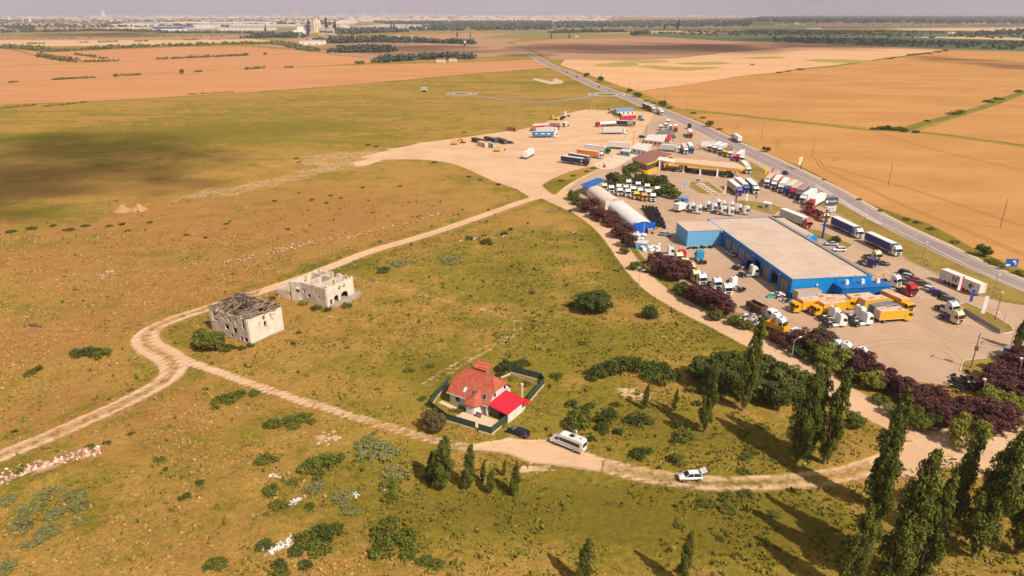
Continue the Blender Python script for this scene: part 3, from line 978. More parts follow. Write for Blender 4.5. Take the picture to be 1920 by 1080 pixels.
def trunk_mesh(name, h, r, lean=(0, 0), limbs=6, spread=1.0, start=.2, seed=0, top=.12, steep=2.0):
    g = random.Random(seed)
    mb = MB()
    pts = []
    for i in range(7):
        t = i / 6
        pts.append(Vector((lean[0] * t * t + g.uniform(-.05, .05) * r * 4 * t, lean[1] * t * t + g.uniform(-.05, .05) * r * 4 * t, h * t - .15 * (1 - t))))
    for i in range(6):
        mb.tube(pts[i], pts[i + 1], r * (1 - .85 * i / 6), r * (1 - .85 * (i + 1) / 6), 7, caps=False)
    for k in range(limbs):
        t = start + (.9 - start) * k / max(1, limbs - 1)
        p = pts[int(t * 6)].lerp(pts[min(6, int(t * 6) + 1)], t * 6 % 1)
        a = g.uniform(0, 6.28)
        ln = spread * g.uniform(.6, 1.0) * (1 - .5 * t)
        q = p + Vector((math.cos(a) * ln, math.sin(a) * ln, ln * steep * .6))
        q2 = q + Vector((math.cos(a) * ln * .4, math.sin(a) * ln * .4, ln * steep * .6))
        mb.tube(p, q, r * .4 * (1 - .5 * t), r * .25 * (1 - .5 * t), 5, caps=False)
        mb.tube(q, q2, r * .25 * (1 - .5 * t), r * .06, 5, caps=False)
    return mb.mesh(name, [BARK])


POP, POPT = [], []
for k in range(5):
    g = random.Random(40 + k)
    cl = []
    hh = 18.0
    n = 104
    for i in range(n):
        t = (i + .5) / n
        z = 1.2 + t * (hh - 1.4)
        prof = (min(1, t / .16)) ** .7 * (1 - max(0, t - .5) / .5) ** .6 * (1 - .12 * math.sin(t * 19 + k))
        R = (1.75 + .15 * (k % 3)) * prof
        a = g.uniform(0, 6.28)
        off = R * g.uniform(.15, .95)
        bend = 1.5 * t * t
        rr = g.uniform(.3, .72) * (.75 + .5 * prof)
        cl.append((bend + off * math.cos(a), .4 * t * t + off * math.sin(a), z + g.uniform(-.3, .3), rr, 1.9, int(120 * rr * rr / .32)))
    me = leaf_mesh('poplar_crown', cl, .40, seed=k, up=.4, aspect=.55, vert=.75)
    me.materials.append(F_POP)
    POP.append(me)
    POPT.append(trunk_mesh('poplar_trunk', 17.0, .3, (1.4, .4), 20, 1.25, .06, k, steep=3.4))

RND, RNDT = [], []
for k in range(4):        # broad crowns, unit height about 6 m
    g = random.Random(80 + k)
    cl = []
    for i in range(58):
        a, e = g.uniform(0, 6.28), g.uniform(-.35, 1.0)
        r = (1 - max(0, e) ** 2 * .5) ** .5
        R = 2.6 * g.uniform(.45, 1.0)
        rr = g.uniform(.5, .95)
        cl.append((R * r * math.cos(a) * 1.05, R * r * math.sin(a), 3.0 + 2.3 * e * g.uniform(.5, 1) - (1.1 if i % 3 == 0 else 0), rr, .9, int(95 * rr * rr / .5)))
    me = leaf_mesh('tree_crown', cl, .3, seed=20 + k, up=.5)
    me.materials.append(F_DARK)
    RND.append(me)
    RNDT.append(trunk_mesh('tree_trunk', 4.6, .2, (0.2, .1), 9, 2.0, .2, k + 9, steep=1.1))

BSH = []
for k in range(5):        # bush, unit radius about 1 m, height about 1.3 m
    g = random.Random(120 + k)
    cl = []
    for i in range(20):
        a, e = g.uniform(0, 6.28), g.uniform(0, 1)
        R = .95 * g.uniform(.1, 1) ** .6
        rr = g.uniform(.2, .38)
        cl.append((R * math.cos(a) * (1 - .3 * e), R * math.sin(a) * (1 - .3 * e), .22 + .85 * e * (1 - R * .55), rr, .9, int(34 * rr * rr / .08)))
    me = leaf_mesh('bush_leaves', cl, .15, seed=60 + k, up=.5)
    me.materials.append(F_BUSH)
    BSH.append(me)


def set_mat(o, m):
    o.material_slots[0].link = 'OBJECT'
    o.material_slots[0].material = m


def poplar(px, py, h, label, seed=0, group='poplars by the dirt roads', m=None, wide=1.0, name='poplar_tree'):
    c = G(px, py)
    g = random.Random(seed * 7 + 3)
    r = empty(name, c.x, c.y, zt(c.x, c.y), g.uniform(-.5, .5), label, 'tree', group)
    s = h / 18.0
    k = seed % 5
    for nm, me in (('crown', POP[k]), ('trunk', POPT[k])):
        o = link(bpy.data.objects.new(nm, me), r)
        o.scale = (s ** .7 * wide * 1.0, s ** .7 * wide, s)
        if nm == 'crown' and m:
            set_mat(o, m)
    return r


def tree(px, py, rad, h, label, m, seed=0, group=None, name='broadleaf_tree', at=None):
    c = Vector(at) if at else G(px, py)
    g = random.Random(seed * 5 + 1)
    r = empty(name, c.x, c.y, zt(c.x, c.y), g.uniform(0, 6.28), label, 'tree', group)
    k = seed % 4
    sx, sz = rad / 3.1, h / 6.0
    for nm, me in (('crown', RND[k]), ('trunk', RNDT[k])):
        o = link(bpy.data.objects.new(nm, me), r)
        o.scale = (sx * g.uniform(.9, 1.1), sx * g.uniform(.9, 1.1), sz)
        if nm == 'crown':
            set_mat(o, m)
    return r


def bush(px, py, rad, h, label, m, seed=0, group=None, name='bush'):
    c = G(px, py)
    g = random.Random(seed * 3 + 2)
    o = bpy.data.objects.new(name, BSH[seed % 5])
    link(o)
    o.location = (c.x, c.y, zt(c.x, c.y) - .05)
    o.rotation_euler = (0, 0, g.uniform(0, 6.28))
    rad *= 1.22
    o.scale = (rad * g.uniform(.9, 1.15), rad * g.uniform(.85, 1.1), h / 1.2)
    set_mat(o, m)
    return tag(o, label, 'bush', group)


# ---- poplars
for i, (px, py, h, w, lb) in enumerate([
        (1392, 772, 20.5, .95, 'tall slim poplar at the edge of the dense green thicket by the lane'),
        (1320, 812, 14.6, .75, 'slim poplar with bare lower trunk standing alone left of the tall thicket poplar'),
        (1493, 866, 19.0, 1.0, 'broad poplar, left one of the close trio above the bend of the curved track'),
        (1512, 858, 18.6, 1.0, 'poplar with pale branches, middle one of the trio above the curved track'),
        (1545, 870, 19.6, .85, 'dark narrow poplar, right one of the trio above the curved track'),
        (1640, 955, 22.0, .95, 'tall poplar whose crown stands across the pale road junction'),
        (1622, 1035, 17.5, .78, 'poplar below the road junction, in front of the tallest junction poplar'),
        (1590, 1120, 15.0, .9, 'poplar cut by the bottom edge, leftmost of the big lower right clump'),
        (1665, 1110, 23.5, 1.02, 'wide heavy poplar in the middle of the big lower right clump'),
        (1712, 1105, 19.5, .95, 'bushy poplar right of the widest poplar of the lower right clump'),
        (1768, 1015, 20.0, .85, 'narrow poplar with loose top between the wide clump and the rightmost poplar'),
        (1824, 1046, 21.5, 1.1, 'dark poplar, its foot on bare soil, near the bottom right corner'),
        (1905, 1040, 22.5, 1.1, 'massive poplar cut by the right edge of the picture'),
        (1278, 1098, 9.5, .8, 'young poplar cut by the bottom edge right of centre'),
        (1092, 1100, 8.6, .9, 'young poplar cut by the bottom edge below the white car'),
        (1208, 768, 5.8, .8, 'small round-topped poplar left of the slim sapling in the scrub'),
        (1264, 773, 5.2, .6, 'slim dark sapling between the small round-topped poplar and the bare-trunked poplar'),
        (826, 918, 10.4, 1.25, 'broad leafy poplar, biggest of the young group below the house'),
        (877, 917, 8.8, .95, 'poplar with two tufts next to the biggest of the young group below the house'),
        (918, 925, 4.8, 1.0, 'low forked young poplar in the middle of the group below the house'),
        (945, 893, 3.4, .6, 'tiny slim poplar sapling behind the young group below the house'),
        (964, 930, 6.6, .8, 'young poplar at the right end of the group below the house'),
        (905, 905, 4.6, .55, 'thin pale sapling between the two-tufted poplar and the low forked one'),
        (806, 905, 6.6, .9, 'shorter poplar tucked against the left side of the biggest young one'),
        (1905, 655, 8.0, 1.0, 'dark green poplar behind the yard gate at the right edge')]):
    poplar(px, py, h, lb, i, wide=w)

# ---- thicket and single trees of the meadow
for i, (px, py, r, h, m, lb) in enumerate([
        (1325, 712, 4.4, 5.4, F_DARK, 'round dark tree at the left end of the thicket'),
        (1362, 702, 4.4, 6.0, F_DARK, 'dark tree behind the tall slim poplar at the top of the thicket'),
        (1352, 740, 4.2, 6.0, F_DARK, 'dark tree standing low in the shade at the front of the thicket'),
        (1440, 718, 4.8, 6.2, F_DARK, 'large olive tree right of the tall slim poplar'),
        (1478, 740, 4.8, 6.2, F_BUSH, 'large olive tree in the middle of the right half of the thicket'),
        (1452, 760, 4.2, 6.0, F_DARK, 'dark tree at the front of the right half of the thicket'),
        (1510, 748, 4.4, 5.8, F_BUSH, 'olive tree touching the trio of poplars'),
        (1408, 745, 3.6, 5.2, F_BUSH, 'small olive tree between the two halves of the thicket'),
        (1600, 800, 2.2, 3.2, F_BUSH, 'green tree beside the lane right of the trio of poplars'),
        (1110, 584, 5.8, 5.8, F_DARK, 'large round dark green tree alone in the upper meadow'),
        (1217, 597, 2.7, 3.4, F_DARK, 'smaller round dark tree right of the large round meadow tree'),
        (394, 654, 4.2, 5.4, F_BUSH, 'leafy green tree against the wall of the ruin with the collapsed roof'),
        (813, 808, 2.5, 4.6, F_BRWN, 'dusky brown-green tree at the left front corner of the fenced house'),
        (948, 697, 2.0, 3.0, F_DARK, 'dark green tree inside the back corner of the house fence'),
        (1540, 655, 3.8, 5.5, F_DARK, 'dark green tree between the plum trees behind the parked white cabs'),
        (1560, 690, 4.2, 6.0, F_LIME, 'big light green tree in the plum hedge beside the bent street lamp'),
        (1530, 668, 3.0, 5.0, F_BUSH, 'green tree left of the big light green tree in the plum hedge'),
        (1632, 730, 3.0, 4.8, F_LIME, 'light green tree at the foot of the long plum hedge'),
        (1705, 795, 2.4, 4.2, F_BUSH, 'green tree at the verge below the long plum hedge'),
        (1810, 838, 3.4, 7.0, F_LIME, 'light green tree with open crown on the verge of the road junction'),
        (1866, 770, 3.6, 5.5, F_LIME, 'light green tree right behind the lamp with the round head in the plum hedge'),
        (1900, 775, 3.2, 4.0, F_LIME, 'yellowish green tree at the outer end of the plum hedge')]):
    tree(px, py, r, h, lb, m, i, 'green trees of the meadow and hedge')

# ---- purple plum trees of the hedge
plums = [(1104, 396, 3.2, 4.6), (1117, 408, 3.4, 4.8), (1136, 414, 3.2, 4.6), (1150, 424, 2.6, 3.8), (1168, 444, 3.0, 4.4), (1176, 462, 2.8, 4.0),
         (1226, 500, 3.0, 4.4), (1243, 510, 3.4, 5.0), (1262, 522, 3.6, 5.0), (1278, 520, 3.0, 4.6), (1305, 566, 3.2, 4.8), (1322, 572, 3.6, 5.2), (1345, 584, 3.2, 4.8), (1358, 592, 2.8, 4.0),
         (1452, 640, 1.8, 3.0), (1473, 652, 2.6, 4.2), (1511, 655, 3.4, 5.2), (1530, 660, 3.0, 4.6), (1604, 702, 3.2, 5.2),
         (1652, 722, 3.0, 4.8), (1664, 732, 3.2, 4.6), (1686, 742, 3.4, 4.8), (1708, 752, 3.4, 4.8), (1728, 768, 3.6, 4.6), (1744, 760, 3.2, 4.6), (1760, 782, 3.6, 4.8), (1782, 796, 3.4, 4.8), (1800, 786, 3.4, 4.8),
         (1822, 802, 3.4, 5.0), (1845, 806, 3.6, 5.2), (1862, 800, 3.4, 5.2), (1868, 742, 3.4, 5.0), (1884, 722, 3.6, 5.4), (1902, 706, 3.6, 5.6), (1912, 735, 3.4, 5.0), (1893, 748, 3.2, 4.6), (1918, 685, 3.2, 5.4), (1930, 712, 3.6, 5.2)]
for i, (px, py, r, h) in enumerate(plums):
    if i < 6: w = 'beside the white tent halls'
    elif i < 10: w = 'in the upper clump between lane and workshop yard'
    elif i < 14: w = 'in the clump opposite the workshop doors'
    elif i < 19: w = 'among the green trees behind the row of white cabs'
    elif i < 31: w = 'in the long row along the bottom of the yard'
    else: w = 'in the corner by the yard gate'
    jr = random.Random(i * 31)
    tree(px, py, r * (1.35 if i < 14 else 1.15) * jr.uniform(.82, 1.15), h * (1.12 if i < 14 else 1.04) * jr.uniform(.78, 1.2), 'purple-leaved plum tree ' + w, F_PLUM, i, 'purple plum trees ' + w, name='plum_tree')
for i, (px, py, r, h, m) in enumerate([(1075, 375, 3.0, 4.4, F_BUSH), (1082, 384, 2.6, 3.8, F_DARK), (1190, 505, 2.0, 2.6, F_BUSH), (1212, 510, 2.2, 3.0, F_LIME), (1160, 436, 2.0, 2.6, F_LIME), (1280, 552, 2.8, 3.8, F_DARK),
                                       (1296, 560, 2.4, 3.4, F_BUSH), (1340, 600, 2.4, 2.8, F_BUSH), (1376, 610, 2.2, 2.6, F_BUSH), (1396, 616, 2.2, 2.4, F_BUSH), (1494, 668, 2.0, 2.4, F_DARK), (1520, 680, 1.8, 2.2, F_BUSH),
                                       (1592, 714, 2.2, 2.6, F_BUSH), (1650, 756, 1.8, 2.0, F_BUSH), (1672, 778, 2.0, 2.4, F_GREY), (1725, 806, 2.2, 2.6, F_BUSH), (1745, 800, 2.0, 2.8, F_DARK), (1892, 800, 2.6, 3.0, F_GREY), (1170, 476, 1.8, 2.4, F_BUSH)]):
    tree(px, py, r, h, ('dark' if m is F_DARK else 'pale' if m in (F_LIME, F_GREY) else 'mid') + ' green shrubby tree in the plum hedge along the lane', m, i + 2, 'shrubby green trees in the hedge along the lane')
for i, (px, py, r, h, m, lb) in enumerate([
        (1148, 345, 3.4, 5.4, F_PLUM, 'purple-leaved tree between the blue canopy and the filling station shop'),
        (1163, 350, 3.2, 5.2, F_BUSH, 'green tree right beside the single purple tree at the filling station'),
        (1182, 334, 4.0, 7.0, F_BUSH, 'tallest green tree in front of the filling station shop'),
        (1200, 345, 3.2, 5.0, F_DARK, 'dark green tree in front of the yellow wall of the shop'),
        (1218, 348, 3.4, 5.0, F_BUSH, 'green tree right of the dark one under the shop windows'),
        (1238, 350, 3.2, 5.2, F_DARK, 'dark tree at the right corner of the filling station lawn'),
        (1250, 362, 3.2, 4.6, F_BUSH, 'green tree above the row of white cabs on the lawn'),
        (1262, 372, 3.0, 4.2, F_BUSH, 'green tree nearest to the blue kiosk'),
        (1237, 368, 2.6, 3.6, F_DARK, 'low dark tree behind the last cab of the upper row'),
        (1566, 455, 2.0, 2.4, F_DARK, 'dark round shrub on the grass above the silver car'),
        (1436, 285, 2.6, 3.6, F_DARK, 'round clipped dark tree by the highway beside the wheat'),
        (1842, 480, 2.6, 4.2, F_DARK, 'dark green tree on the verge near the blue road sign'),
        (1330, 238, 3.4, 4.6, F_BUSH, 'green tree on the highway verge left of the wooden pole in the wheat'),
        (1126, 153, 4.6, 6.5, F_BUSH, 'green tree on the far highway verge past the roundabout'),
        (1100, 144, 4.2, 5.5, F_DARK, 'dark tree on the far highway verge, farther than the roundabout'),
        (1195, 182, 5.0, 5.0, F_BUSH, 'wide bush-like tree on the verge beside the roundabout'),
        (1180, 173, 3.6, 4.0, F_BUSH, 'small tree on the verge next to the roundabout pole'),
        (1241, 199, 4.6, 5.0, F_BUSH, 'green tree on the verge opposite the queue of trucks'),
        (1055, 225, 2.4, 3.2, F_BUSH, 'small green tree beside the trucks on the far left of the lot'),
        (1160, 220, 3.0, 3.4, F_BUSH, 'green tree left of the shed with the blue roof')]):
    tree(px, py, r * (1.25 if i < 9 else 1), h * (1.12 if i < 9 else 1), lb, m, i + 1, 'trees around the filling station and highway')

# ---- bushes
BL = [  # px, py, radius, height, material, label
    (172, 668, 2.4, 2.5, F_DARK, 'left half of the big double bush on the dry grass at the left', 0), (150, 668, 2.0, 2.2, F_DARK, 'dark bush at the left end of the big clump on the dry grass', 0), (194, 667, 2.0, 2.0, F_BUSH, 'right-hand bush of the big clump on the dry grass', 0),
    (56, 702, 1.2, 1.1, F_BUSH, 'low bush below the big clump near the left edge', 0), (72, 694, 1.0, 1.4, F_DARK, 'small upright bush beside the low one near the left edge', 0),
    (428, 655, 1.6, 1.4, F_DARK, 'low dark bush right of the tree at the collapsed-roof ruin', 0), (455, 655, .9, 1.1, F_DARK, 'small dark bush under the near corner of the collapsed-roof ruin', 0), (470, 650, .8, 1.1, F_DARK, 'dark bush touching the white gable of the collapsed-roof ruin', 0),
    (569, 571, 1.3, 1.7, F_LIME, 'light green bush against the long wall of the roofless ruin', 0), (592, 580, 1.5, 1.2, F_DARK, 'low dark bush in front of the roofless ruin', 0), (615, 583, 1.3, 1.2, F_DARK, 'low dark bush under the near corner of the roofless ruin', 0), (650, 577, 1.3, 1.8, F_BUSH, 'bushy shrub before the arched openings of the roofless ruin', 0),
    (510, 562, 1.0, 1.2, F_DARK, 'dark bush between the two ruins', 0), (560, 625, .7, .8, F_DARK, 'small dark bush in the grass right of the collapsed-roof ruin', 0), (550, 646, .6, .9, F_DARK, 'tiny dark bush in the grass below the gable of the collapsed-roof ruin', 0),
    (914, 456, 2.2, 2.2, F_DARK, 'round dark bush in the upper meadow beside the rubble', 0), (879, 450, 1.4, 1.7, F_DARK, 'smaller round bush left of the meadow rubble', 0), (945, 440, 1.2, 1.4, F_DARK, 'small round bush right of the round dark one in the upper meadow', 0), (957, 431, .9, 1.3, F_DARK, 'tiny round bush highest in the upper meadow row', 0),
    (720, 508, 2.2, 1.3, F_DARK, 'low wide bush in the meadow beyond the roofless ruin', 0), (748, 496, 3.0, .9, F_GREY, 'flat grey-green shrub patch in the meadow beyond the roofless ruin', 0), (840, 492, 4.0, .9, F_GREY, 'wide grey-green shrub patch in the middle of the meadow', 0),
    (998, 550, .9, .8, F_BUSH, 'small green bush left of the large round meadow tree', 0), (1068, 575, 1.0, .9, F_DARK, 'low dark bush touching the large round meadow tree', 0), (1070, 397, .9, 1.3, F_DARK, 'small round bush beside the lane at the fork', 0), (1090, 452, .7, .8, F_DARK, 'small dark bush near the brick rubble', 0),
    (1092, 645, 1.0, 1.0, F_BUSH, 'small bush in the middle of the right-hand meadow', 0), (767, 697, 1.0, 1.1, F_BUSH, 'green bush left of the house roof, lower of two', 0), (808, 688, .9, 1.3, F_BUSH, 'upright green bush left of the house roof', 0), (793, 749, .9, .9, F_BUSH, 'small green bush outside the left fence of the house', 0), (708, 730, .7, .5, F_GREY, 'low grey bush in the meadow left of the house', 0),
    (880, 702, .8, 1.1, F_DARK, 'dark bush at the back left corner of the house fence', 0), (968, 690, 1.6, 2.0, F_DARK, 'rounded dark bush just outside the back fence of the house', 0), (985, 683, 1.3, 1.5, F_DARK, 'dark bush right of the rounded one behind the house', 0), (940, 705, 1.0, 1.2, F_DARK, 'dark shrub by the brick shed of the house', 0), (1045, 708, 1.3, 1.4, F_BUSH, 'green bush outside the right corner of the house fence', 0), (945, 796, .7, .9, F_BUSH, 'rose-like bush at the side of the house gate', 0), (862, 772, .8, 1.0, F_BUSH, 'garden shrub on the small lawn inside the front fence', 0), (848, 770, .6, .8, F_LIME, 'light green shrub at the left inside the front fence', 0), (872, 792, .6, .7, F_BUSH, 'low shrub inside the front fence near the paved yard', 0), (985, 722, 1.0, 1.2, F_BUSH, 'shrub in the middle of the back garden', 0), (960, 712, .8, 1.0, F_LIME, 'light shrub at the left of the back garden', 0),
]
cl_rows = [
    ('green bush in the long curved thicket right of the house', F_DARK, [(1120, 706, 2.2, 2.0), (1136, 702, 2.3, 2.4), (1152, 698, 2.2, 2.4), (1168, 694, 2.4, 2.6), (1186, 694, 2.4, 2.6), (1204, 697, 2.4, 2.4), (1222, 700, 2.5, 2.4), (1240, 704, 2.4, 2.3), (1256, 712, 2.2, 2.0), (1222, 714, 2.0, 1.8), (1240, 718, 1.8, 1.6), (1110, 712, 1.3, 1.2)]),
    ('bush in the loose scrub between the bus and the bare-trunked poplar', F_DARK, [(1140, 790, 2.2, 2.4), (1132, 808, 1.5, 1.7), (1085, 805, 2.1, 3.4), (1090, 785, 1.6, 2.6), (1195, 792, 1.9, 2.0), (1160, 814, 1.0, 1.2), (1284, 822, 1.8, 1.8), (1270, 800, 1.2, 1.6), (1196, 858, 1.3, 1.6), (1212, 848, 1.0, 1.1), (1270, 868, 1.7, 1.7), (1175, 790, 1.0, .9), (1108, 762, 1.0, .8), (1072, 760, 1.2, 1.0), (1220, 795, .8, .9), (1262, 830, .8, .8), (1110, 825, .8, .8), (1155, 760, 1.0, .7), (1300, 735, 1.2, 1.2), (1306, 760, 1.0, 1.0)]),
    ('bush in the grass above the curved track, left of the poplar trio', F_BUSH, [(1402, 860, 1.3, 1.3), (1395, 885, 1.0, .8), (1408, 845, .9, .8), (1425, 800, .8, .6)]),
    ('bush on the lower grass slope beneath the curved track', F_BUSH, [(1326, 945, 1.3, 1.2), (1362, 935, 1.2, 1.2), (1400, 928, 1.1, 1.0), (1365, 955, 1.3, .9), (1452, 965, .9, .6), (1270, 985, .6, .6), (1350, 1010, .7, .5)]),
    ('bush of the dark clump near the bottom edge left of centre', F_BUSH, [(722, 1005, 1.9, 2.2), (718, 1035, 1.8, 2.2), (762, 1015, 1.7, 1.9), (765, 1042, 1.3, 1.3), (797, 1056, 1.1, 1.1), (818, 1064, 1.2, 1.1), (732, 988, 1.4, 1.7)]),
    ('bush of the widest low thicket near the bottom left', F_DARK, [(578, 1022, 2.1, 1.8), (602, 1010, 2.1, 2.0), (625, 1005, 1.9, 2.0), (560, 1035, 1.5, 1.4), (600, 1036, 1.8, 1.5), (497, 1030, 1.3, 1.2), (571, 1062, 1.0, 1.1), (527, 1068, 1.3, 1.3), (525, 1085, 1.2, 1.4)]),
    ('bush by the scattered litter left of the young poplars', F_BUSH, [(582, 878, 1.9, 2.2), (606, 872, 2.2, 2.0), (632, 862, 1.6, 1.9), (600, 892, 1.4, 1.2), (500, 860, 1.7, 1.3), (486, 866, 1.1, .9), (508, 922, 1.4, 1.5), (522, 955, 1.6, 1.4), (502, 970, .9, .8), (582, 954, .9, 1.0), (733, 938, 1.2, 1.5), (730, 912, 1.6, 1.2), (550, 905, 1.0, .8), (412, 1064, 1.4, .9)]),
    ('grey-green scrub bush left of the young poplars', F_GREY, [(705, 845, 3.0, 1.3), (728, 850, 2.6, 1.2), (690, 855, 1.8, 1.0), (745, 888, 2.2, 1.2), (690, 830, 2.0, 1.0), (640, 935, 1.8, .8), (590, 918, 1.5, .8), (655, 960, 1.5, .8)]),
    ('bush in the green patch below the faint track', F_BUSH, [(412, 752, 1.6, 1.6), (432, 750, 1.6, 1.6), (452, 740, 1.3, 1.5), (478, 738, 1.2, 1.3), (405, 764, .8, .8), (515, 796, 1.5, 1.7), (540, 790, 1.6, 1.3), (568, 785, 1.6, 1.4), (584, 793, 1.1, 1.0), (550, 800, 1.3, .9), (500, 798, .8, .9)]),
    ('small bush on the dry slope at the bottom left', F_DARK, [(348, 934, 1.0, 1.1), (375, 905, .9, .6), (302, 862, .8, .7), (310, 880, .5, .5), (200, 832, .7, .6), (245, 816, .7, .6), (170, 838, .8, .6), (100, 878, .8, .6), (40, 888, .8, .7), (395, 1065, 1.0, .8)]),
    ('low herb bush in the weedy hollow at the bottom left corner', F_GREY, [(60, 915, 2.0, .9), (90, 925, 2.2, .9), (140, 930, 2.0, .9), (150, 950, 1.6, .9), (60, 955, 1.7, .8), (105, 965, 1.8, .8), (45, 985, 1.7, .8), (90, 1000, 1.8, .8), (60, 1020, 1.4, .8), (150, 975, 1.0, .8), (20, 940, 1.6, .8), (15, 1062, 1.6, .8)]),
    ('tiny bush dotted over the dry waste ground of the left half', F_DARK, [(640, 372, 1.0, .8), (612, 380, .9, .7), (585, 375, 1.0, .7), (620, 366, .9, .7), (560, 362, .8, .7), (680, 352, .9, .7), (750, 348, .9, .7), (515, 378, 1.0, .8), (205, 425, 1.2, .8), (230, 422, 1.2, .8), (240, 434, 1.0, .8), (282, 419, 1.0, .8), (350, 440, 1.0, .8), (385, 445, .8, .6), (425, 420, .9, .7), (130, 432, 1.8, .8), (60, 430, 1.8, .8), (20, 435, 1.8, .8), (100, 424, 1.4, .8), (160, 425, 1.4, .7), (700, 400, .8, .6), (540, 430, .8, .6)]),
    ('small bush along the green strip of the far lot edge', F_DARK, [(690, 272, 1.6, 1.0), (705, 274, 1.4, .9), (870, 250, 1.4, 1.0), (555, 298, 1.2, .8), (560, 305, 1.0, .6), (880, 332, 1.2, .8), (900, 338, 1.2, .8), (935, 347, 1.4, .9), (815, 305, 1.4, .8), (1052, 340, 1.3, .9), (1075, 330, 1.3, .9), (1100, 322, 1.3, .9), (1112, 316, 1.2, 1.0)]),
    ('bush on the grass verge between highway and wheat', F_BUSH, [(1300, 213, 2.6, 1.6), (1318, 222, 2.4, 1.4), (1350, 243, 2.2, 1.4), (1212, 190, 2.8, 1.8), (1225, 194, 2.4, 1.6), (1256, 203, 2.8, 1.8), (1545, 338, .9, .9), (1700, 412, 1.4, 1.0), (1720, 418, 1.6, 1.0), (1745, 430, 1.4, 1.0), (1790, 455, 1.6, 1.0), (1860, 492, 2.2, 1.2), (1875, 498, 2.0, 1.2), (1912, 515, 2.2, 1.3), (1650, 396, 1.2, .9), (1610, 375, 1.2, .9)]),
    ('bush in the dark row where the field ditches meet', F_DARK, [(1640, 243, 3.0, 1.8), (1652, 242, 3.4, 2.4), (1662, 243, 3.8, 3.0), (1672, 244, 2.8, 2.0), (1686, 245, 4.0, 3.0), (1696, 247, 2.6, 1.8), (1718, 249, 2.8, 2.0), (1738, 228, 2.2, 1.4)]),
    ('bush on the green ditch running up to the right edge', F_DARK, [(1788, 215, 4.2, 2.4), (1800, 211, 3.8, 2.4), (1854, 192, 4.4, 2.6), (1872, 187, 4.2, 2.8), (1910, 173, 4.6, 2.6)]),
    ('dark bush on the far field boundary', F_DARK, [(1410, 122, 4.0, 1.8), (1500, 131, 5.0, 2.4), (1460, 136.5, 4.0, 1.6), (1478, 134, 3.6, 1.6), (1706, 104, 7, 3), (1716, 103, 7, 3), (1726, 102.5, 6, 3), (1738, 101.5, 7, 3.4), (1757, 98, 7, 4), (1772, 96, 7, 4), (1668, 111, 5, 2), (1675, 109, 4, 2)]),
]
k = 0
for px, py, r, h, m, lb, _g in BL:
    bush(px, py, r, h, lb, m, k, 'single bushes of the meadow'); k += 1
for lb, m, pts in cl_rows:
    for px, py, r, h in pts:
        bush(px, py, r, h * (1.45 if 'thicket right' in lb else 1.3 if 'loose scrub' in lb else 1.1), lb, m if k % 4 else (F_BUSH if m is F_DARK else m), k, lb.replace('bush', 'bushes', 1)); k += 1

# ---- herbs and tufts that nobody could count
def tufts(name, n, x0, x1, y0, y1, size, colf, seed, dens=None):
    g = np.random.default_rng(seed)
    X = g.uniform(x0, x1, n)
    Y = y0 + (y1 - y0) * g.random(n) ** 1.35
    ok = np.abs(X) < Y * .80 + 12
    X, Y = X[ok], Y[ok]
    d, lk_ = dirt_field(X, Y)
    q = np.minimum(d, lk_ + .4)
    yd = poly_sd(X, Y, YARD)
    zg_, zr_ = zones(X, Y)
    pr = fbm(X / 9, Y / 9, 4, seed) * .9 + (fbm(X / 2, Y / 2, 3, seed + 4) - .5) * 1.0
    hx = seg_dist(X, Y, HW) - 9
    house = poly_sd(X, Y, GP(FENCE_PX))
    ok = (q > .5) & (yd > .5) & (hx > 0) & (house > .3) & (pr > dens) & (X < HWX(Y) - 9)
    X, Y, zg_, zr_ = X[ok], Y[ok], zg_[ok], zr_[ok]
    Z = zt_np(X, Y)
    n = len(X)
    s = size * (.5 + 1.1 * g.random(n) ** 2)
    V, M = [], []
    for j in range(3):
        a = g.uniform(0, 6.28, n)
        wx, wy = np.cos(a) * s * .55, np.sin(a) * s * .55
        lx, ly = g.normal(0, .3, n) * s, g.normal(0, .3, n) * s
        hgt = s * g.uniform(.5, 1.0, n)
        V.append(np.stack([np.stack([X - wx, Y - wy, Z - .05], -1), np.stack([X + wx, Y + wy, Z - .05], -1), np.stack([X + lx + wx * .5, Y + ly + wy * .5, Z + hgt], -1), np.stack([X + lx - wx * .5, Y + ly - wy * .5, Z + hgt * .85], -1)], 1))
    V = np.concatenate(V, 0)
    N = len(V)
    me = bpy.data.meshes.new(name)
    me.vertices.add(4 * N)
    me.vertices.foreach_set('co', V.astype(np.float32).ravel())
    me.loops.add(4 * N)
    me.loops.foreach_set('vertex_index', np.arange(4 * N, dtype=np.int32))
    me.polygons.add(N)
    me.polygons.foreach_set('loop_start', np.arange(0, 4 * N, 4, dtype=np.int32))
    gi = (np.clip(zg_ * 1.1 + (fbm(X / 5, Y / 5, 3, 77) - .5) * 1.2 + g.normal(0, .2, n), 0, .99) * 3).astype(np.int32)
    me.polygons.foreach_set('material_index', np.tile(gi, 3))
    for m in colf:
        me.materials.append(m)
    me.update(calc_edges=True)
    return tag(link(bpy.data.objects.new(name, me)), 'dry and green herbs and grass tufts covering the waste ground', 'grass', kind='stuff')


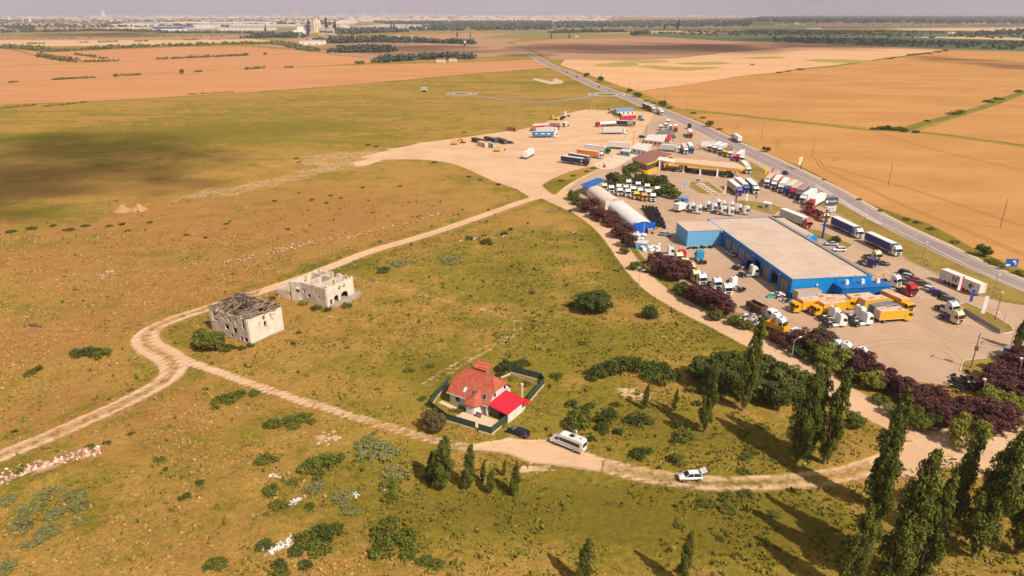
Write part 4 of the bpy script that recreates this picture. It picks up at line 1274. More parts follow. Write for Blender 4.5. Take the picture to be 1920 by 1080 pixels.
FENCE_PX = [(806, 765), (838, 790), (891, 804), (921, 815), (952, 789), (988.8, 756), (1020, 722), (1015, 715), (957, 700), (900, 690), (860, 690), (841, 728)]
T1 = foliage('straw_tuft', srgb(174, 138, 80), srgb(196, 160, 100), trans=.2, rnd=0)
T2 = foliage('olive_tuft', srgb(134, 124, 56), srgb(166, 152, 74), trans=.25, rnd=0)
T3 = foliage('green_tuft', srgb(104, 104, 40), srgb(146, 140, 58), trans=.25, rnd=0)
tufts('grass_tufts', 190000, -190, 190, 62, 250, .34, [T1, T2, T3], 3, dens=.42)
tufts('tall_herbs', 9000, -190, 190, 62, 300, .75, [T2, T3, T3], 5, dens=.52)
# ------------------------------------------------------------------ far country: groves, hedges, town, hills
def clump_strip(name, pts, w, h, n, size, m, label=None, cat=None, group=None, kind=None, seed=1):
    """a strip of wood or hedge: leaf clumps along a line, height h, width w"""
    g = random.Random(seed)
    P_ = [Vector(p) for p in GP(pts)]
    Ls = [(P_[i + 1] - P_[i]).length for i in range(len(P_) - 1)]
    tot = sum(Ls)
    cl = []
    c0 = P_[0]
    for _ in range(n):
        t = g.uniform(0, tot)
        i = 0
        while t > Ls[i] and i < len(Ls) - 1:
            t -= Ls[i]; i += 1
        p = P_[i].lerp(P_[i + 1], t / max(Ls[i], 1e-6))
        hh = h * g.choice([.35, .5, .6, .75, .9, 1.2]) * g.uniform(.85, 1.1)
        x = p.x + g.uniform(-.5, .5) * w - c0.x
        y = p.y + g.uniform(-.5, .5) * w - c0.y
        cl.append((x, y, hh * .52, hh * .55, .95, 26))
    me = leaf_mesh(name, cl, size, seed=seed, up=.4, aspect=1)
    me.materials.append(m)
    o = link(bpy.data.objects.new(name, me))
    o.location = (c0.x, c0.y, 0)
    return tag(o, label, cat, group, kind)


hed = [([(140, 102), (200, 111)], 10, 5, 30), ([(75, 106), (105, 112), (142, 117)], 14, 8, 40), ([(155, 116.5), (225, 114.5)], 9, 4, 40), ([(297, 111), (345, 109.5)], 8, 4, 26), ([(352, 109), (420, 106)], 8, 5, 34), ([(424, 106), (463, 104)], 8, 5, 24),
       ([(100, 150), (150, 147)], 5, 3, 30), ([(155, 147.5), (175, 146)], 5, 3, 14), ([(228, 142.5), (266, 140.5)], 5, 3, 26), ([(463, 130.5), (492, 128)], 6, 4, 20), ([(17, 155), (33, 154)], 4, 2.5, 12), ([(367, 135.5), (380, 135)], 5, 3, 10), ([(537, 127), (548, 126.5)], 5, 3, 9),
       ([(50, 82.5), (84, 82)], 8, 4, 20), ([(150, 80), (170, 79.5)], 8, 4, 12), ([(186, 79.5), (222, 78)], 8, 5, 20), ([(250, 78), (278, 77.5)], 8, 5, 16), ([(345, 75.5), (372, 75)], 8, 5, 14), ([(395, 74.5), (455, 73)], 7, 4, 26), ([(86, 72.5), (148, 72)], 8, 4, 26), ([(160, 71.5), (262, 70)], 8, 5, 34),
       ([(0, 73), (80, 73)], 7, 3, 30), ([(270, 69.5), (420, 68)], 8, 5, 40), ([(82, 200), (165, 192)], 3, 1.6, 40), ([(0, 204), (70, 197)], 3, 1.6, 40), ([(350, 178), (440, 173)], 3, 1.6, 30)]
for i, (pts, w, h, n) in enumerate(hed):
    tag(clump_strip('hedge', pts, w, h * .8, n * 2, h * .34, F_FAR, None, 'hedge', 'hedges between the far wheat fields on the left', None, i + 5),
        'dark green hedge strip between the orange wheat fields far on the left')
clump_strip('hedge', [(0, 90), (60, 91), (90, 97), (140, 95), (230, 90), (350, 86), (450, 83), (520, 82), (560, 90), (590, 96)], 34, 7, 520, 3.4, F_FAR, 'long winding band of bushes across the left wheat fields', 'hedge', None, None, 41)
for (px, py, r, h) in ((342, 138.5, 3.6, 6.5), (217, 144, 3.2, 4), (675, 119.5, 9, 5), (700, 118, 4.5, 7), (498, 102.5, 4, 4), (207, 88, 8, 7), (240, 90, 8, 6)):
    tree(px, py, r, h, 'lone dark tree standing in the orange wheat fields of the left', F_FAR, int(px), 'lone trees in the left wheat fields', name='field_tree')
for lb, pts, w, h, n, s_ in (('dense dark wood beyond the fields left of centre', [(608, 81), (660, 79.5), (720, 78), (775, 80)], 90, 15, 330, 5), ('dark square grove in the brown field left of centre', [(640, 98), (720, 97)], 60, 12, 230, 4.4),
                             ('row of trees around the far farmstead', [(712, 117), (760, 113), (800, 111), (884, 110)], 26, 9, 260, 3.6), ('line of trees along the brown field, right of the long wood', [(785, 80), (820, 81), (884, 83)], 30, 11, 200, 4),
                             ('wood beside the cement works', [(640, 64), (700, 61), (745, 60)], 120, 18, 200, 7), ('tree belt in front of the industrial estate', [(470, 72), (510, 70), (560, 71)], 60, 15, 130, 6), ('tree belt at the left below the villages', [(0, 61), (90, 60), (190, 58), (300, 60)], 50, 10, 330, 5),
                             ('belt of trees left of the grey warehouses', [(24, 53), (60, 56)], 60, 16, 60, 7), ('hedge of trees in front of the white warehouse', [(300, 62), (480, 63)], 40, 9, 150, 5),
                             ('dark trees beside the far road bridge', [(1186, 66), (1215, 63.5)], 20, 14, 60, 5), ('dark hedge line crossing the green crops at the right', [(1600, 84), (1700, 80), (1800, 84), (1920, 88)], 20, 4, 90, 4),
                             ('tree row behind the straw field at the far right', [(1840, 66), (1880, 62), (1920, 60), (1990, 58)], 60, 12, 150, 7), ('hedge line in the green crops right of centre', [(1480, 62), (1600, 64), (1720, 68)], 30, 5, 90, 5),
                             ('tree line over the far pasture right of centre', [(1040, 62), (1120, 60), (1170, 60)], 60, 12, 130, 6)):
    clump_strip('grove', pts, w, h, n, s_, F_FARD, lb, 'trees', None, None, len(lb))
for i, (px, py, h) in enumerate([(578, 68, 55), (611, 66, 62), (628, 66, 52), (733.5, 57.5, 40), (738.5, 57.5, 38), (1245, 58, 34), (1270, 58, 48), (1188, 69, 20), (1193, 69, 20), (1067, 72, 20), (1033, 74, 20), (498, 64, 34), (857, 71, 20), (882, 71, 18)]):
    c = G(px, py)
    r = empty('poplar_tree', c.x, c.y, 0, 0, 'dark poplar rising above the far plain', 'tree', 'poplars on the far plain')
    for nm, me in (('crown', POP[i % 5]), ('trunk', POPT[i % 5])):
        o = link(bpy.data.objects.new(nm, me), r)
        o.scale = (h / 18 * 1.1, h / 18 * 1.1, h / 18)
        if nm == 'crown': set_mat(o, F_FARD)


def mass(name, quad, n, hgt, size, m, label, seed):
    g = random.Random(seed)
    a, b, c, d = [G(*p) for p in quad]
    o0 = (a + b + c + d) / 4
    cl = []
    for _ in range(n):
        u, v = g.random(), g.random()
        p = a.lerp(b, u).lerp(d.lerp(c, u), v) - o0
        cl.append((p.x, p.y, hgt * .4, hgt * g.uniform(.45, .75), .8, 7))
    me = leaf_mesh(name, cl, size, seed=seed, up=.8)
    me.materials.append(m)
    o = link(bpy.data.objects.new(name, me))
    o.location = (o0.x, o0.y, 0)
    return tag(o, label, 'woodland', None, 'stuff')


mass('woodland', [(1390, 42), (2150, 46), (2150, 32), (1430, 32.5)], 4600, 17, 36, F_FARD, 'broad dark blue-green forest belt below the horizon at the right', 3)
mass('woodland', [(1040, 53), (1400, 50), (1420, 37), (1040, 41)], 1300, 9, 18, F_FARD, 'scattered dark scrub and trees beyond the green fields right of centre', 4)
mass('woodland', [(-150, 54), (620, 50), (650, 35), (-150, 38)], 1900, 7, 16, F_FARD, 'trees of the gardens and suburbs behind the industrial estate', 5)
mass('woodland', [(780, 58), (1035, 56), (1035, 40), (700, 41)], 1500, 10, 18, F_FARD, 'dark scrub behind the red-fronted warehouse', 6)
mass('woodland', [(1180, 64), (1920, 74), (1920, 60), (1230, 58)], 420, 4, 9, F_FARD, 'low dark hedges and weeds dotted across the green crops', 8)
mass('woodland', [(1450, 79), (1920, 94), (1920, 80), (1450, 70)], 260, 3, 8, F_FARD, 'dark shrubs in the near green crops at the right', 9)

C_WHITE = mat('town_white', srgb(246, 234, 222), .8, scale=.05, var=.1)
C_CREAM = mat('town_cream', srgb(240, 214, 184), .8, scale=.05, var=.1)
C_GREY = mat('town_grey', srgb(190, 178, 168), .8, scale=.05, var=.1)
C_ROSE = mat('town_tiles', srgb(176, 118, 96), .8, scale=.05, var=.1)
C_BLUE = mat('town_blue', srgb(58, 92, 168), .6, scale=.05, var=.1)
C_RED = mat('town_red', srgb(214, 66, 66), .6, scale=.05, var=.1)
C_WIN = mat('far_glass', srgb(70, 76, 86), .3, scale=.05)
mb = MB()
g = random.Random(99)
for i in range(6400):
    z = g.random()
    px = g.uniform(-120, 1500) if z < .72 else g.uniform(200, 1100)
    py = 26.3 + 14.0 * g.random() ** 1.6 if px < 1150 else 26.3 + 6 * g.random()
    if px < 120 and py > 38: continue
    c = G(px, py)
    wx, wy = g.uniform(14, 60), g.uniform(12, 30)
    hh = g.choice([8, 10, 12, 14, 16, 20, 26]) if py < 34 else g.choice([4, 5, 6, 7])
    mb.box(c.x - wx, c.x + wx, c.y - wy, c.y + wy, 0, hh, g.choice([0, 0, 1, 1, 2, 3]), taper=0)
tag(mb.obj('town_houses', [C_WHITE, C_CREAM, C_GREY, C_ROSE]), 'thousands of low pale houses of the town spread along the horizon', 'houses', None, 'stuff')
mb = MB()
for i in range(420):       # villages before the town
    px, py = g.uniform(0, 200), g.uniform(40, 47)
    c = G(px, py)
    mb.box(c.x - 7, c.x + 7, c.y - 6, c.y + 6, 0, 4, 0)
    mb.prism_y([(c.x - 8, 4), (c.x + 8, 4), (c.x, 8)], c.y - 6.5, c.y + 6.5, g.choice([3, 3, 2]))
for i in range(160):
    px, py = g.uniform(1450, 1920), g.uniform(43, 48)
    c = G(px, py)
    mb.box(c.x - 9, c.x + 9, c.y - 8, c.y + 8, 0, 5, 0)
    mb.prism_y([(c.x - 10, 5), (c.x + 10, 5), (c.x, 9)], c.y - 9, c.y + 9, 3)
tag(mb.obj('village_houses', [C_WHITE, C_CREAM, C_GREY, C_ROSE]), 'small tiled houses of the villages before the town', 'houses', None, 'stuff')


def tower_block(px, py, w, d, h, m, label, group):
    c = G(px, py)
    r = empty('apartment_block', c.x, c.y, 0, 0, label, 'apartment block', group)
    b = MB().box(-w / 2, w / 2, -d / 2, d / 2, 0, h, 0)
    b.box(-w / 6, w / 6, -d / 4, d / 4, h, h + 3, 0)
    b.obj('wall', m, r)
    f = MB()
    for k in range(int(h / 6)):
        f.box(-w / 2 + 1, w / 2 - 1, -d / 2 - .3, -d / 2 + .2, 3 + k * 6, 4.6 + k * 6, 0)
    f.obj('window_row', C_WIN, r)


for i in range(110):
    if i < 84: px, py, lb = g.uniform(628, 846), g.uniform(30.5, 33.5), 'pale apartment block in the dense high-rise quarter on the horizon left of centre'
    elif i < 104: px, py, lb = g.uniform(1050, 1160), g.uniform(30, 32.5), 'pale apartment block of the town quarter right of centre'
    else: px, py, lb = g.uniform(500, 560), g.uniform(31, 35), 'pale apartment block above the cement works'
    tower_block(px, py, g.uniform(24, 80), 16, g.uniform(40, 78), g.choice([C_WHITE, C_CREAM, C_CREAM, C_WHITE]), lb, lb.replace('block', 'blocks', 1))


def hall(px0, px1, py, depth, h, mw, mr, label, stripe=None, cat='warehouse'):
    a, b = G(px0, py), G(px1, py)
    w = b.x - a.x
    r = empty('warehouse', (a.x + b.x) / 2, (a.y + b.y) / 2, 0, math.atan2(b.y - a.y, b.x - a.x), label, cat)
    MB().box(-w / 2, w / 2, 0, depth, 0, h).obj('wall', mw, r)
    MB().box(-w / 2 - .5, w / 2 + .5, -.5, depth + .5, h, h + 1.2).obj('roof', mr, r)
    bb = MB()
    n = max(3, int(w / 18))
    for i in range(n):
        x = -w / 2 + w * (i + .5) / n
        bb.box(x - 2.5, x + 2.5, -.4, .2, .3, h * .55)
    bb.obj('loading_doors', stripe or C_GREY, r)
    return r


hall(193, 256, 57.5, 160, 11, C_CREAM, C_CREAM, 'cream warehouse at the left end of the industrial estate')
hall(272, 334, 54.5, 200, 11, C_BLUE, C_GREY, 'warehouse with blue front in the industrial estate')
hall(287, 340, 58.5, 60, 7, C_WHITE, C_WHITE, 'low white warehouse in front of the blue one')
hall(345, 400, 56.5, 160, 9, C_GREY, C_WHITE, 'grey warehouse right of the blue one')
hall(410, 500, 57, 160, 9, C_WHITE, C_GREY, 'long white warehouse left of the cement works')
hall(240, 470, 46.5, 420, 12, C_GREY, C_CREAM, 'very long pale factory roof behind the other warehouses')
hall(430, 552, 51.5, 260, 11, C_GREY, C_WHITE, 'grey factory behind the long white warehouse')
hall(655, 730, 56, 900, 13, C_RED, C_GREY, 'huge grey-roofed warehouse with red front', C_WHITE)
hall(732, 776, 54.5, 700, 12, C_WHITE, C_GREY, 'pale end bay of the huge red-fronted warehouse')
hall(778, 806, 54.5, 120, 9, C_CREAM, C_CREAM, 'cream warehouse right of the huge red-fronted one')
hall(561, 601, 84, 60, 9, C_WHITE, C_GREY, 'long white shed with dark roof beside the dark wood')
hall(727, 758, 71.5, 30, 7, C_WHITE, C_GREY, 'low white sheds above the long dark wood')
hall(770, 790, 75, 30, 6, C_WHITE, C_GREY, 'white farm shed at the end of the dark wood')
hall(818, 834, 119, 14, 6, C_CREAM, C_ROSE, 'farm building among trees of the far farmstead', cat='farmhouse')
hall(842, 856, 118, 12, 6, C_CREAM, C_ROSE, 'smaller farm building right of the other one in the far farmstead', cat='farmhouse')
hall(870, 873, 85.5, 14, 10, C_WHITE, C_WHITE, 'small white house beyond the brown field', cat='house')
hall(1078, 1085, 70.5, 8, 4, C_WHITE, C_WHITE, 'white van-like shed on the far road', cat='shed')
hall(790, 800, 172.5, 5, 3.4, C_WHITE, C_GREY, 'small white cabin in the green field left of the far roundabout', cat='cabin')
hall(1490, 1500, 46, 60, 9, C_WHITE, C_WHITE, 'white barn before the forest belt', cat='barn')
hall(1510, 1540, 54, 20, 4, C_WHITE, C_ROSE, 'row of pale greenhouses in the far pasture', cat='greenhouse')
hall(1778, 1792, 64.5, 30, 8, C_WHITE, C_GREY, 'white farmhouse in the straw field at the right', cat='farmhouse')
hall(1824, 1829, 64.8, 15, 8, C_WHITE, C_GREY, 'small white house right of the white farmhouse', cat='house')

g = random.Random(61)
for k in range(30):
    px, py = g.uniform(205, 630), g.choice([43.5, 44.5, 45.5, 47.5, 49, 50.5, 53])
    w = g.uniform(14, 60)
    o = hall(px, px + w, py, g.uniform(60, 260), g.uniform(8, 15), g.choice([C_WHITE, C_CREAM, C_GREY]), g.choice([C_WHITE, C_GREY, C_CREAM]), 'pale flat-roofed hall of the industrial estate before the town')
    o['group'] = 'pale halls of the industrial estate'
# cement works
def cement():
    for px, py, w, h, lb in ((583, 62, 12, 44, 'tall grey concrete tower of the cement works'), (577, 62, 10, 30, 'lower block left of the tall cement tower')):
        c = G(px, py)
        r = empty('cement_tower', c.x, c.y, 0, 0, lb, 'industrial tower')
        MB().box(-w, w, -16, 16, 0, h).box(-w * .6, w * .5, -12, 12, h, h + 9).obj('wall', C_GREY, r)
        f = MB()
        for k in range(int(h / 14)):
            f.box(-6, 6, -16.6, -15.8, 8 + k * 14, 16 + k * 14)
        f.obj('window', C_WIN, r)
    for j, (px, r_, h) in enumerate(((591, 6, 44), (595.5, 6, 48), (600, 6, 44), (641, 6, 26), (645.5, 6, 26), (650, 6, 24), (654.5, 6, 22))):
        c = G(px, 61)
        b = MB().tube((0, 0, 0), (0, 0, h), r_, r_, 20)
        b.tube((0, 0, h), (0, 0, h + 6), r_ * .7, r_ * .3, 16)
        o = b.obj('silo', C_CREAM, None)
        o.location = (c.x, c.y, 0)
        tag(o, 'pale cylindrical silo in the tall trio of the cement works' if j < 3 else 'lower pale silo in the row right of the cement works', 'silo', 'tall silos of the cement works' if j < 3 else 'low silos of the cement works')
    c = G(566, 65)
    for px, w, h, lb in ((563, 20, 18, 'white production hall at the foot of the cement tower'), (607, 14, 26, 'grey block between the silos and the far poplar'), (621, 16, 24, 'stepped grey building right of the cement poplar')):
        c = G(px, 66)
        r = empty('factory_building', c.x, c.y, 0, 0, lb, 'factory')
        MB().box(-w, w, -18, 18, 0, h).box(-w * .3, w * .6, -12, 12, h, h + 12).obj('wall', C_WHITE if px == 563 else C_GREY, r)
        MB().box(-w * .8, w * .8, -18.6, -17.8, h * .4, h * .6).obj('window', C_WIN, r)


cement()
for px, py, h, r0, m, lb in ((1347.5, 31, 190, 14, C_WHITE, 'slender white chimney on the horizon right of centre'), (126, 29, 430, 16, C_ROSE, 'very tall pale pink chimney on the horizon at the left'), (18, 38, 45, 14, C_WHITE, 'white water tower among the far villages, leftmost'), (57, 41, 45, 12, C_WHITE, 'white silo tower among the far villages'), (194, 32, 150, 46, C_WHITE, 'wide white cooling tower on the horizon at the left'),
                             (505, 30, 160, 7, C_GREY, 'thin grey mast above the town'), (838, 31, 90, 12, C_GREY, 'grey tower at the end of the high-rise quarter')):
    c = G(px, py)
    o = MB().tube((0, 0, 0), (0, 0, h * .5), r0, r0 * .72, 16).tube((0, 0, h * .5), (0, 0, h), r0 * .72, r0 * .62, 16).tube((0, 0, h * .9), (0, 0, h * .93), r0 * .8, r0 * .8, 16).obj('chimney', m)
    o.location = (c.x, c.y, 0)
    tag(o, lb, 'chimney')
# motorway bridge and its embankment, far away
c = G(1247, 62.5)
r = empty('road_bridge', c.x, c.y, 0, .05, 'pale motorway bridge on embankments beyond the brown field', 'bridge')
MB().box(-70, 70, -7, 7, 7, 9.5).obj('deck', C_CREAM, r)
MB().box(-22, -18, -6, 6, 0, 7).box(18, 22, -6, 6, 0, 7).obj('pier', C_GREY, r)
b = MB()
for s_ in (-1, 1):
    vs = [(s_ * 30, -9, 7.4), (s_ * 30, 9, 7.4), (s_ * 300, 7, .3), (s_ * 300, -7, .3), (s_ * 22, -26, 0), (s_ * 22, 26, 0), (s_ * 300, -12, 0), (s_ * 300, 12, 0)]
    b.add(vs, [(0, 1, 2, 3), (0, 3, 6, 4), (1, 5, 7, 2), (0, 4, 5, 1)])
b.obj('embankment', STUBBLE, r)
# distant range
mb = MB()
n = 120
for i in range(n + 1):
    t = i / n
    x = -52000 + t * 90000
    hh = 640 * math.exp(-((t - .30) / .17) ** 2) + 260 * math.exp(-((t - .52) / .12) ** 2) + 90 * math.sin(t * 17) * (1 - t) * .6 + 130 * math.exp(-((t - .05) / .1) ** 2)
    hh = max(10, hh + 50 * (vnoise(np.array([t * 14.]), np.array([3.]), 2)[0] - .5))
    mb.v += [(x, 56000, -.5), (x, 60000, hh), (x, 66000, -.5)]
for i in range(n):
    a = 3 * i
    mb.f += [(a, a + 3, a + 4, a + 1), (a + 1, a + 4, a + 5, a + 2)]
    mb.m += [0, 0]
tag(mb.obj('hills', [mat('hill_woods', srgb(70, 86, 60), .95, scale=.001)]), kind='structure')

# ------------------------------------------------------------------ clouds that shade the plain, and the air
def cloud_mat():
    m = bpy.data.materials.new('cloud_vapour')
    m.use_nodes = True
    nt = m.node_tree
    nt.nodes.remove(nt.nodes['Principled BSDF'])
    lw = nt.nodes.new('ShaderNodeLayerWeight')
    lw.inputs[0].default_value = .5
    f = rng(nt, lw.outputs['Facing'], 0.0, 1.0, .17, 0.0)
    d = nt.nodes.new('ShaderNodeBsdfDiffuse')
    d.inputs[0].default_value = (.85, .85, .87, 1)
    t = nt.nodes.new('ShaderNodeBsdfTransparent')
    ms = nt.nodes.new('ShaderNodeMixShader')
    nt.links.new(f, ms.inputs[0])
    nt.links.new(t.outputs[0], ms.inputs[1])
    nt.links.new(d.outputs[0], ms.inputs[2])
    nt.links.new(ms.outputs[0], nt.nodes['Material Output'].inputs[0])
    return m


CLOUD = cloud_mat()


def cloud(blobs, alt, label, seed):
    g = random.Random(seed)
    bm = bmesh.new()
    o0 = None
    off = SUN_H * (alt / math.tan(SUN_EL))
    for px, py, rx, ry, n in blobs:
        c = G(px, py)
        c = Vector((c.x + off.x, c.y + off.y, 0))
        o0 = o0 or c.copy()
        ax, ay = (G(px + rx, py) - G(px, py)).length, (G(px, py - ry) - G(px, py + ry)).length / 2
        for _ in range(n):
            a, q = g.uniform(0, 6.28), g.random() ** .6
            s = min(ax, ay) * g.uniform(.28, .5) * (1.15 - .5 * q)
            M = Matrix.Translation((c.x - o0.x + ax * q * math.cos(a) * .85, c.y - o0.y + ay * q * math.sin(a) * .85, g.uniform(0, s * .6))) @ Matrix.Diagonal((s * max(1, (ax / ay) ** .5), s, s * .55, 1))
            bmesh.ops.create_icosphere(bm, subdivisions=2, radius=1, matrix=M)
    me = bpy.data.meshes.new('cloud')
    bm.to_mesh(me)
    bm.free()
    me.polygons.foreach_set('use_smooth', [True] * len(me.polygons))
    me.materials.append(CLOUD)
    o = link(bpy.data.objects.new('cloud', me))
    o.location = (o0.x, o0.y, alt)
    return tag(o, label, 'cloud', None, 'structure')


cloud([(110, 335, 260, 36, 26), (-100, 360, 250, 50, 20), (330, 350, 160, 18, 12), (-60, 405, 220, 30, 12), (120, 285, 420, 34, 22)], 760, 'small cloud over the left waste ground', 1)
cloud([(1230, 90, 260, 13, 34), (1480, 88, 240, 9, 24), (1060, 95, 160, 12, 14)], 800, 'cloud bank over the brown field', 2)
cloud([(1800, 112, 110, 8, 14), (1920, 125, 120, 7, 12), (1660, 78, 330, 9, 26)], 800, 'cloud over the right-hand wheat', 3)
cloud([(760, 92, 200, 13, 22), (160, 66, 220, 5, 14)], 800, 'cloud over the fields left of centre', 4)
cloud([(1420, 58, 400, 6, 26), (1700, 48, 400, 5, 20)], 800, 'cloud over the far right country', 5)

hz = MB().box(-71000, 71000, -4000, 71000, -1.2, 700)
ho = bpy.data.objects.new('haze', hz.mesh('haze'))
link(ho)
m = bpy.data.materials.new('haze_air')
m.use_nodes = True
nt = m.node_tree
nt.nodes.remove(nt.nodes['Principled BSDF'])
pv = nt.nodes.new('ShaderNodeVolumePrincipled')
pv.inputs['Color'].default_value = (.96, .90, 1.0, 1)
pv.inputs['Density'].default_value = 6.8e-5
pv.inputs['Anisotropy'].default_value = 0.0
nt.links.new(pv.outputs[0], nt.nodes['Material Output'].inputs['Volume'])
ho.data.materials.append(m)
tag(ho, 'pale air haze over the whole plain', 'haze', None, 'stuff')
# ------------------------------------------------------------------ buildings
PLASTER = mat('weathered_plaster', srgb(236, 222, 204), .9, var=.06, scale=.5, dirt=srgb(206, 186, 164), bump=.4)
PLASTER2 = mat('stained_plaster', srgb(218, 204, 186), .9, var=.08, scale=.5, dirt=srgb(172, 152, 132), bump=.4)
CONCRETE = mat('bare_concrete', srgb(168, 150, 132), .95, var=.15, scale=1.2, bump=.4)
WOODG = mat('grey_old_timber', srgb(166, 142, 120), .95, var=.3, scale=1.5)
WOODD = mat('dark_old_timber', srgb(116, 94, 76), .95, var=.3, scale=1.5)
RUBB = mat('rubble_stone', srgb(206, 170, 146), .95, var=.25, scale=2)
BRICK = mat('broken_brick', srgb(178, 112, 88), .95, var=.25, scale=3)
DARKIN = mat('dark_interior', srgb(52, 46, 42), .9)
GLASS = mat('window_glass', srgb(38, 44, 52), .08, spec=.6, var=.02)
WHITEP = mat('white_plaster', srgb(224, 218, 208), .85, var=.04, scale=.8)
GREYP = mat('grey_plaster', srgb(176, 176, 172), .85, var=.05, scale=.8)
WHITEM = mat('white_metal', srgb(228, 224, 218), .45, var=.04, scale=.6)
GREYM = mat('grey_metal', srgb(140, 142, 146), .5, var=.08, scale=1)
DARKM = mat('dark_metal', srgb(58, 58, 60), .55, var=.1, scale=2)


def frame_at(name, o, ang, label, cat, group=None):
    return empty(name, o[0], o[1], 0, math.radians(ang), label, cat, group)


def loc(r, p):
    """a world point in the local frame of r"""
    d = Vector((p[0] - r.location.x, p[1] - r.location.y))
    a = -r.rotation_euler.z
    return (d.x * math.cos(a) - d.y * math.sin(a), d.x * math.sin(a) + d.y * math.cos(a))


def wall(mb, a, b, h, t, holes=(), z0=0.0, ragged=0.0, g=None, m=0):
    """a wall from a to b cut by openings (s0, s1, z0, z1, arched)"""
    a, b = Vector((*a, 0)), Vector((*b, 0))
    L_ = (b - a).length
    d = (b - a) / L_
    n = Vector((-d.y, d.x, 0)) * t / 2
    cuts = {0.0, L_}
    for q in holes:
        cuts |= {q[0], q[1]}
        if len(q) > 4:
            for k in range(1, 8):
                cuts.add(q[0] + (q[1] - q[0]) * k / 8)
    if ragged:
        s = 0
        while s < L_:
            s += g.uniform(.25, 1.1)
            if s < L_: cuts.add(s)
    cs = sorted(cuts)
    for s0, s1 in zip(cs, cs[1:]):
        if s1 - s0 < 1e-4: continue
        mid = (s0 + s1) / 2
        top = h - (g.random() ** 2 * ragged if ragged else 0)
        sp_ = [(z0, top)]
        for q in holes:
            if q[0] - 1e-6 <= mid <= q[1] + 1e-6:
                z1 = q[3]
                if len(q) > 4:
                    u = (mid - (q[0] + q[1]) / 2) / ((q[1] - q[0]) / 2)
                    z1 = q[3] - (q[1] - q[0]) / 2 * (1 - math.sqrt(max(0, 1 - u * u)))
                new = []
                for lo, hi in sp_:
                    if q[2] > lo: new.append((lo, min(hi, q[2])))
                    if z1 < hi: new.append((max(lo, z1), hi))
                sp_ = new
        for lo, hi in sp_:
            if hi - lo < .02: continue
            p, q_ = a + d * s0, a + d * s1
            vs = [p - n, q_ - n, q_ + n, p + n]
            mb.add([(v.x, v.y, lo) for v in vs] + [(v.x, v.y, hi) for v in vs], [(3, 2, 1, 0), (4, 5, 6, 7), (0, 1, 5, 4), (1, 2, 6, 5), (2, 3, 7, 6), (3, 0, 4, 7)], m)


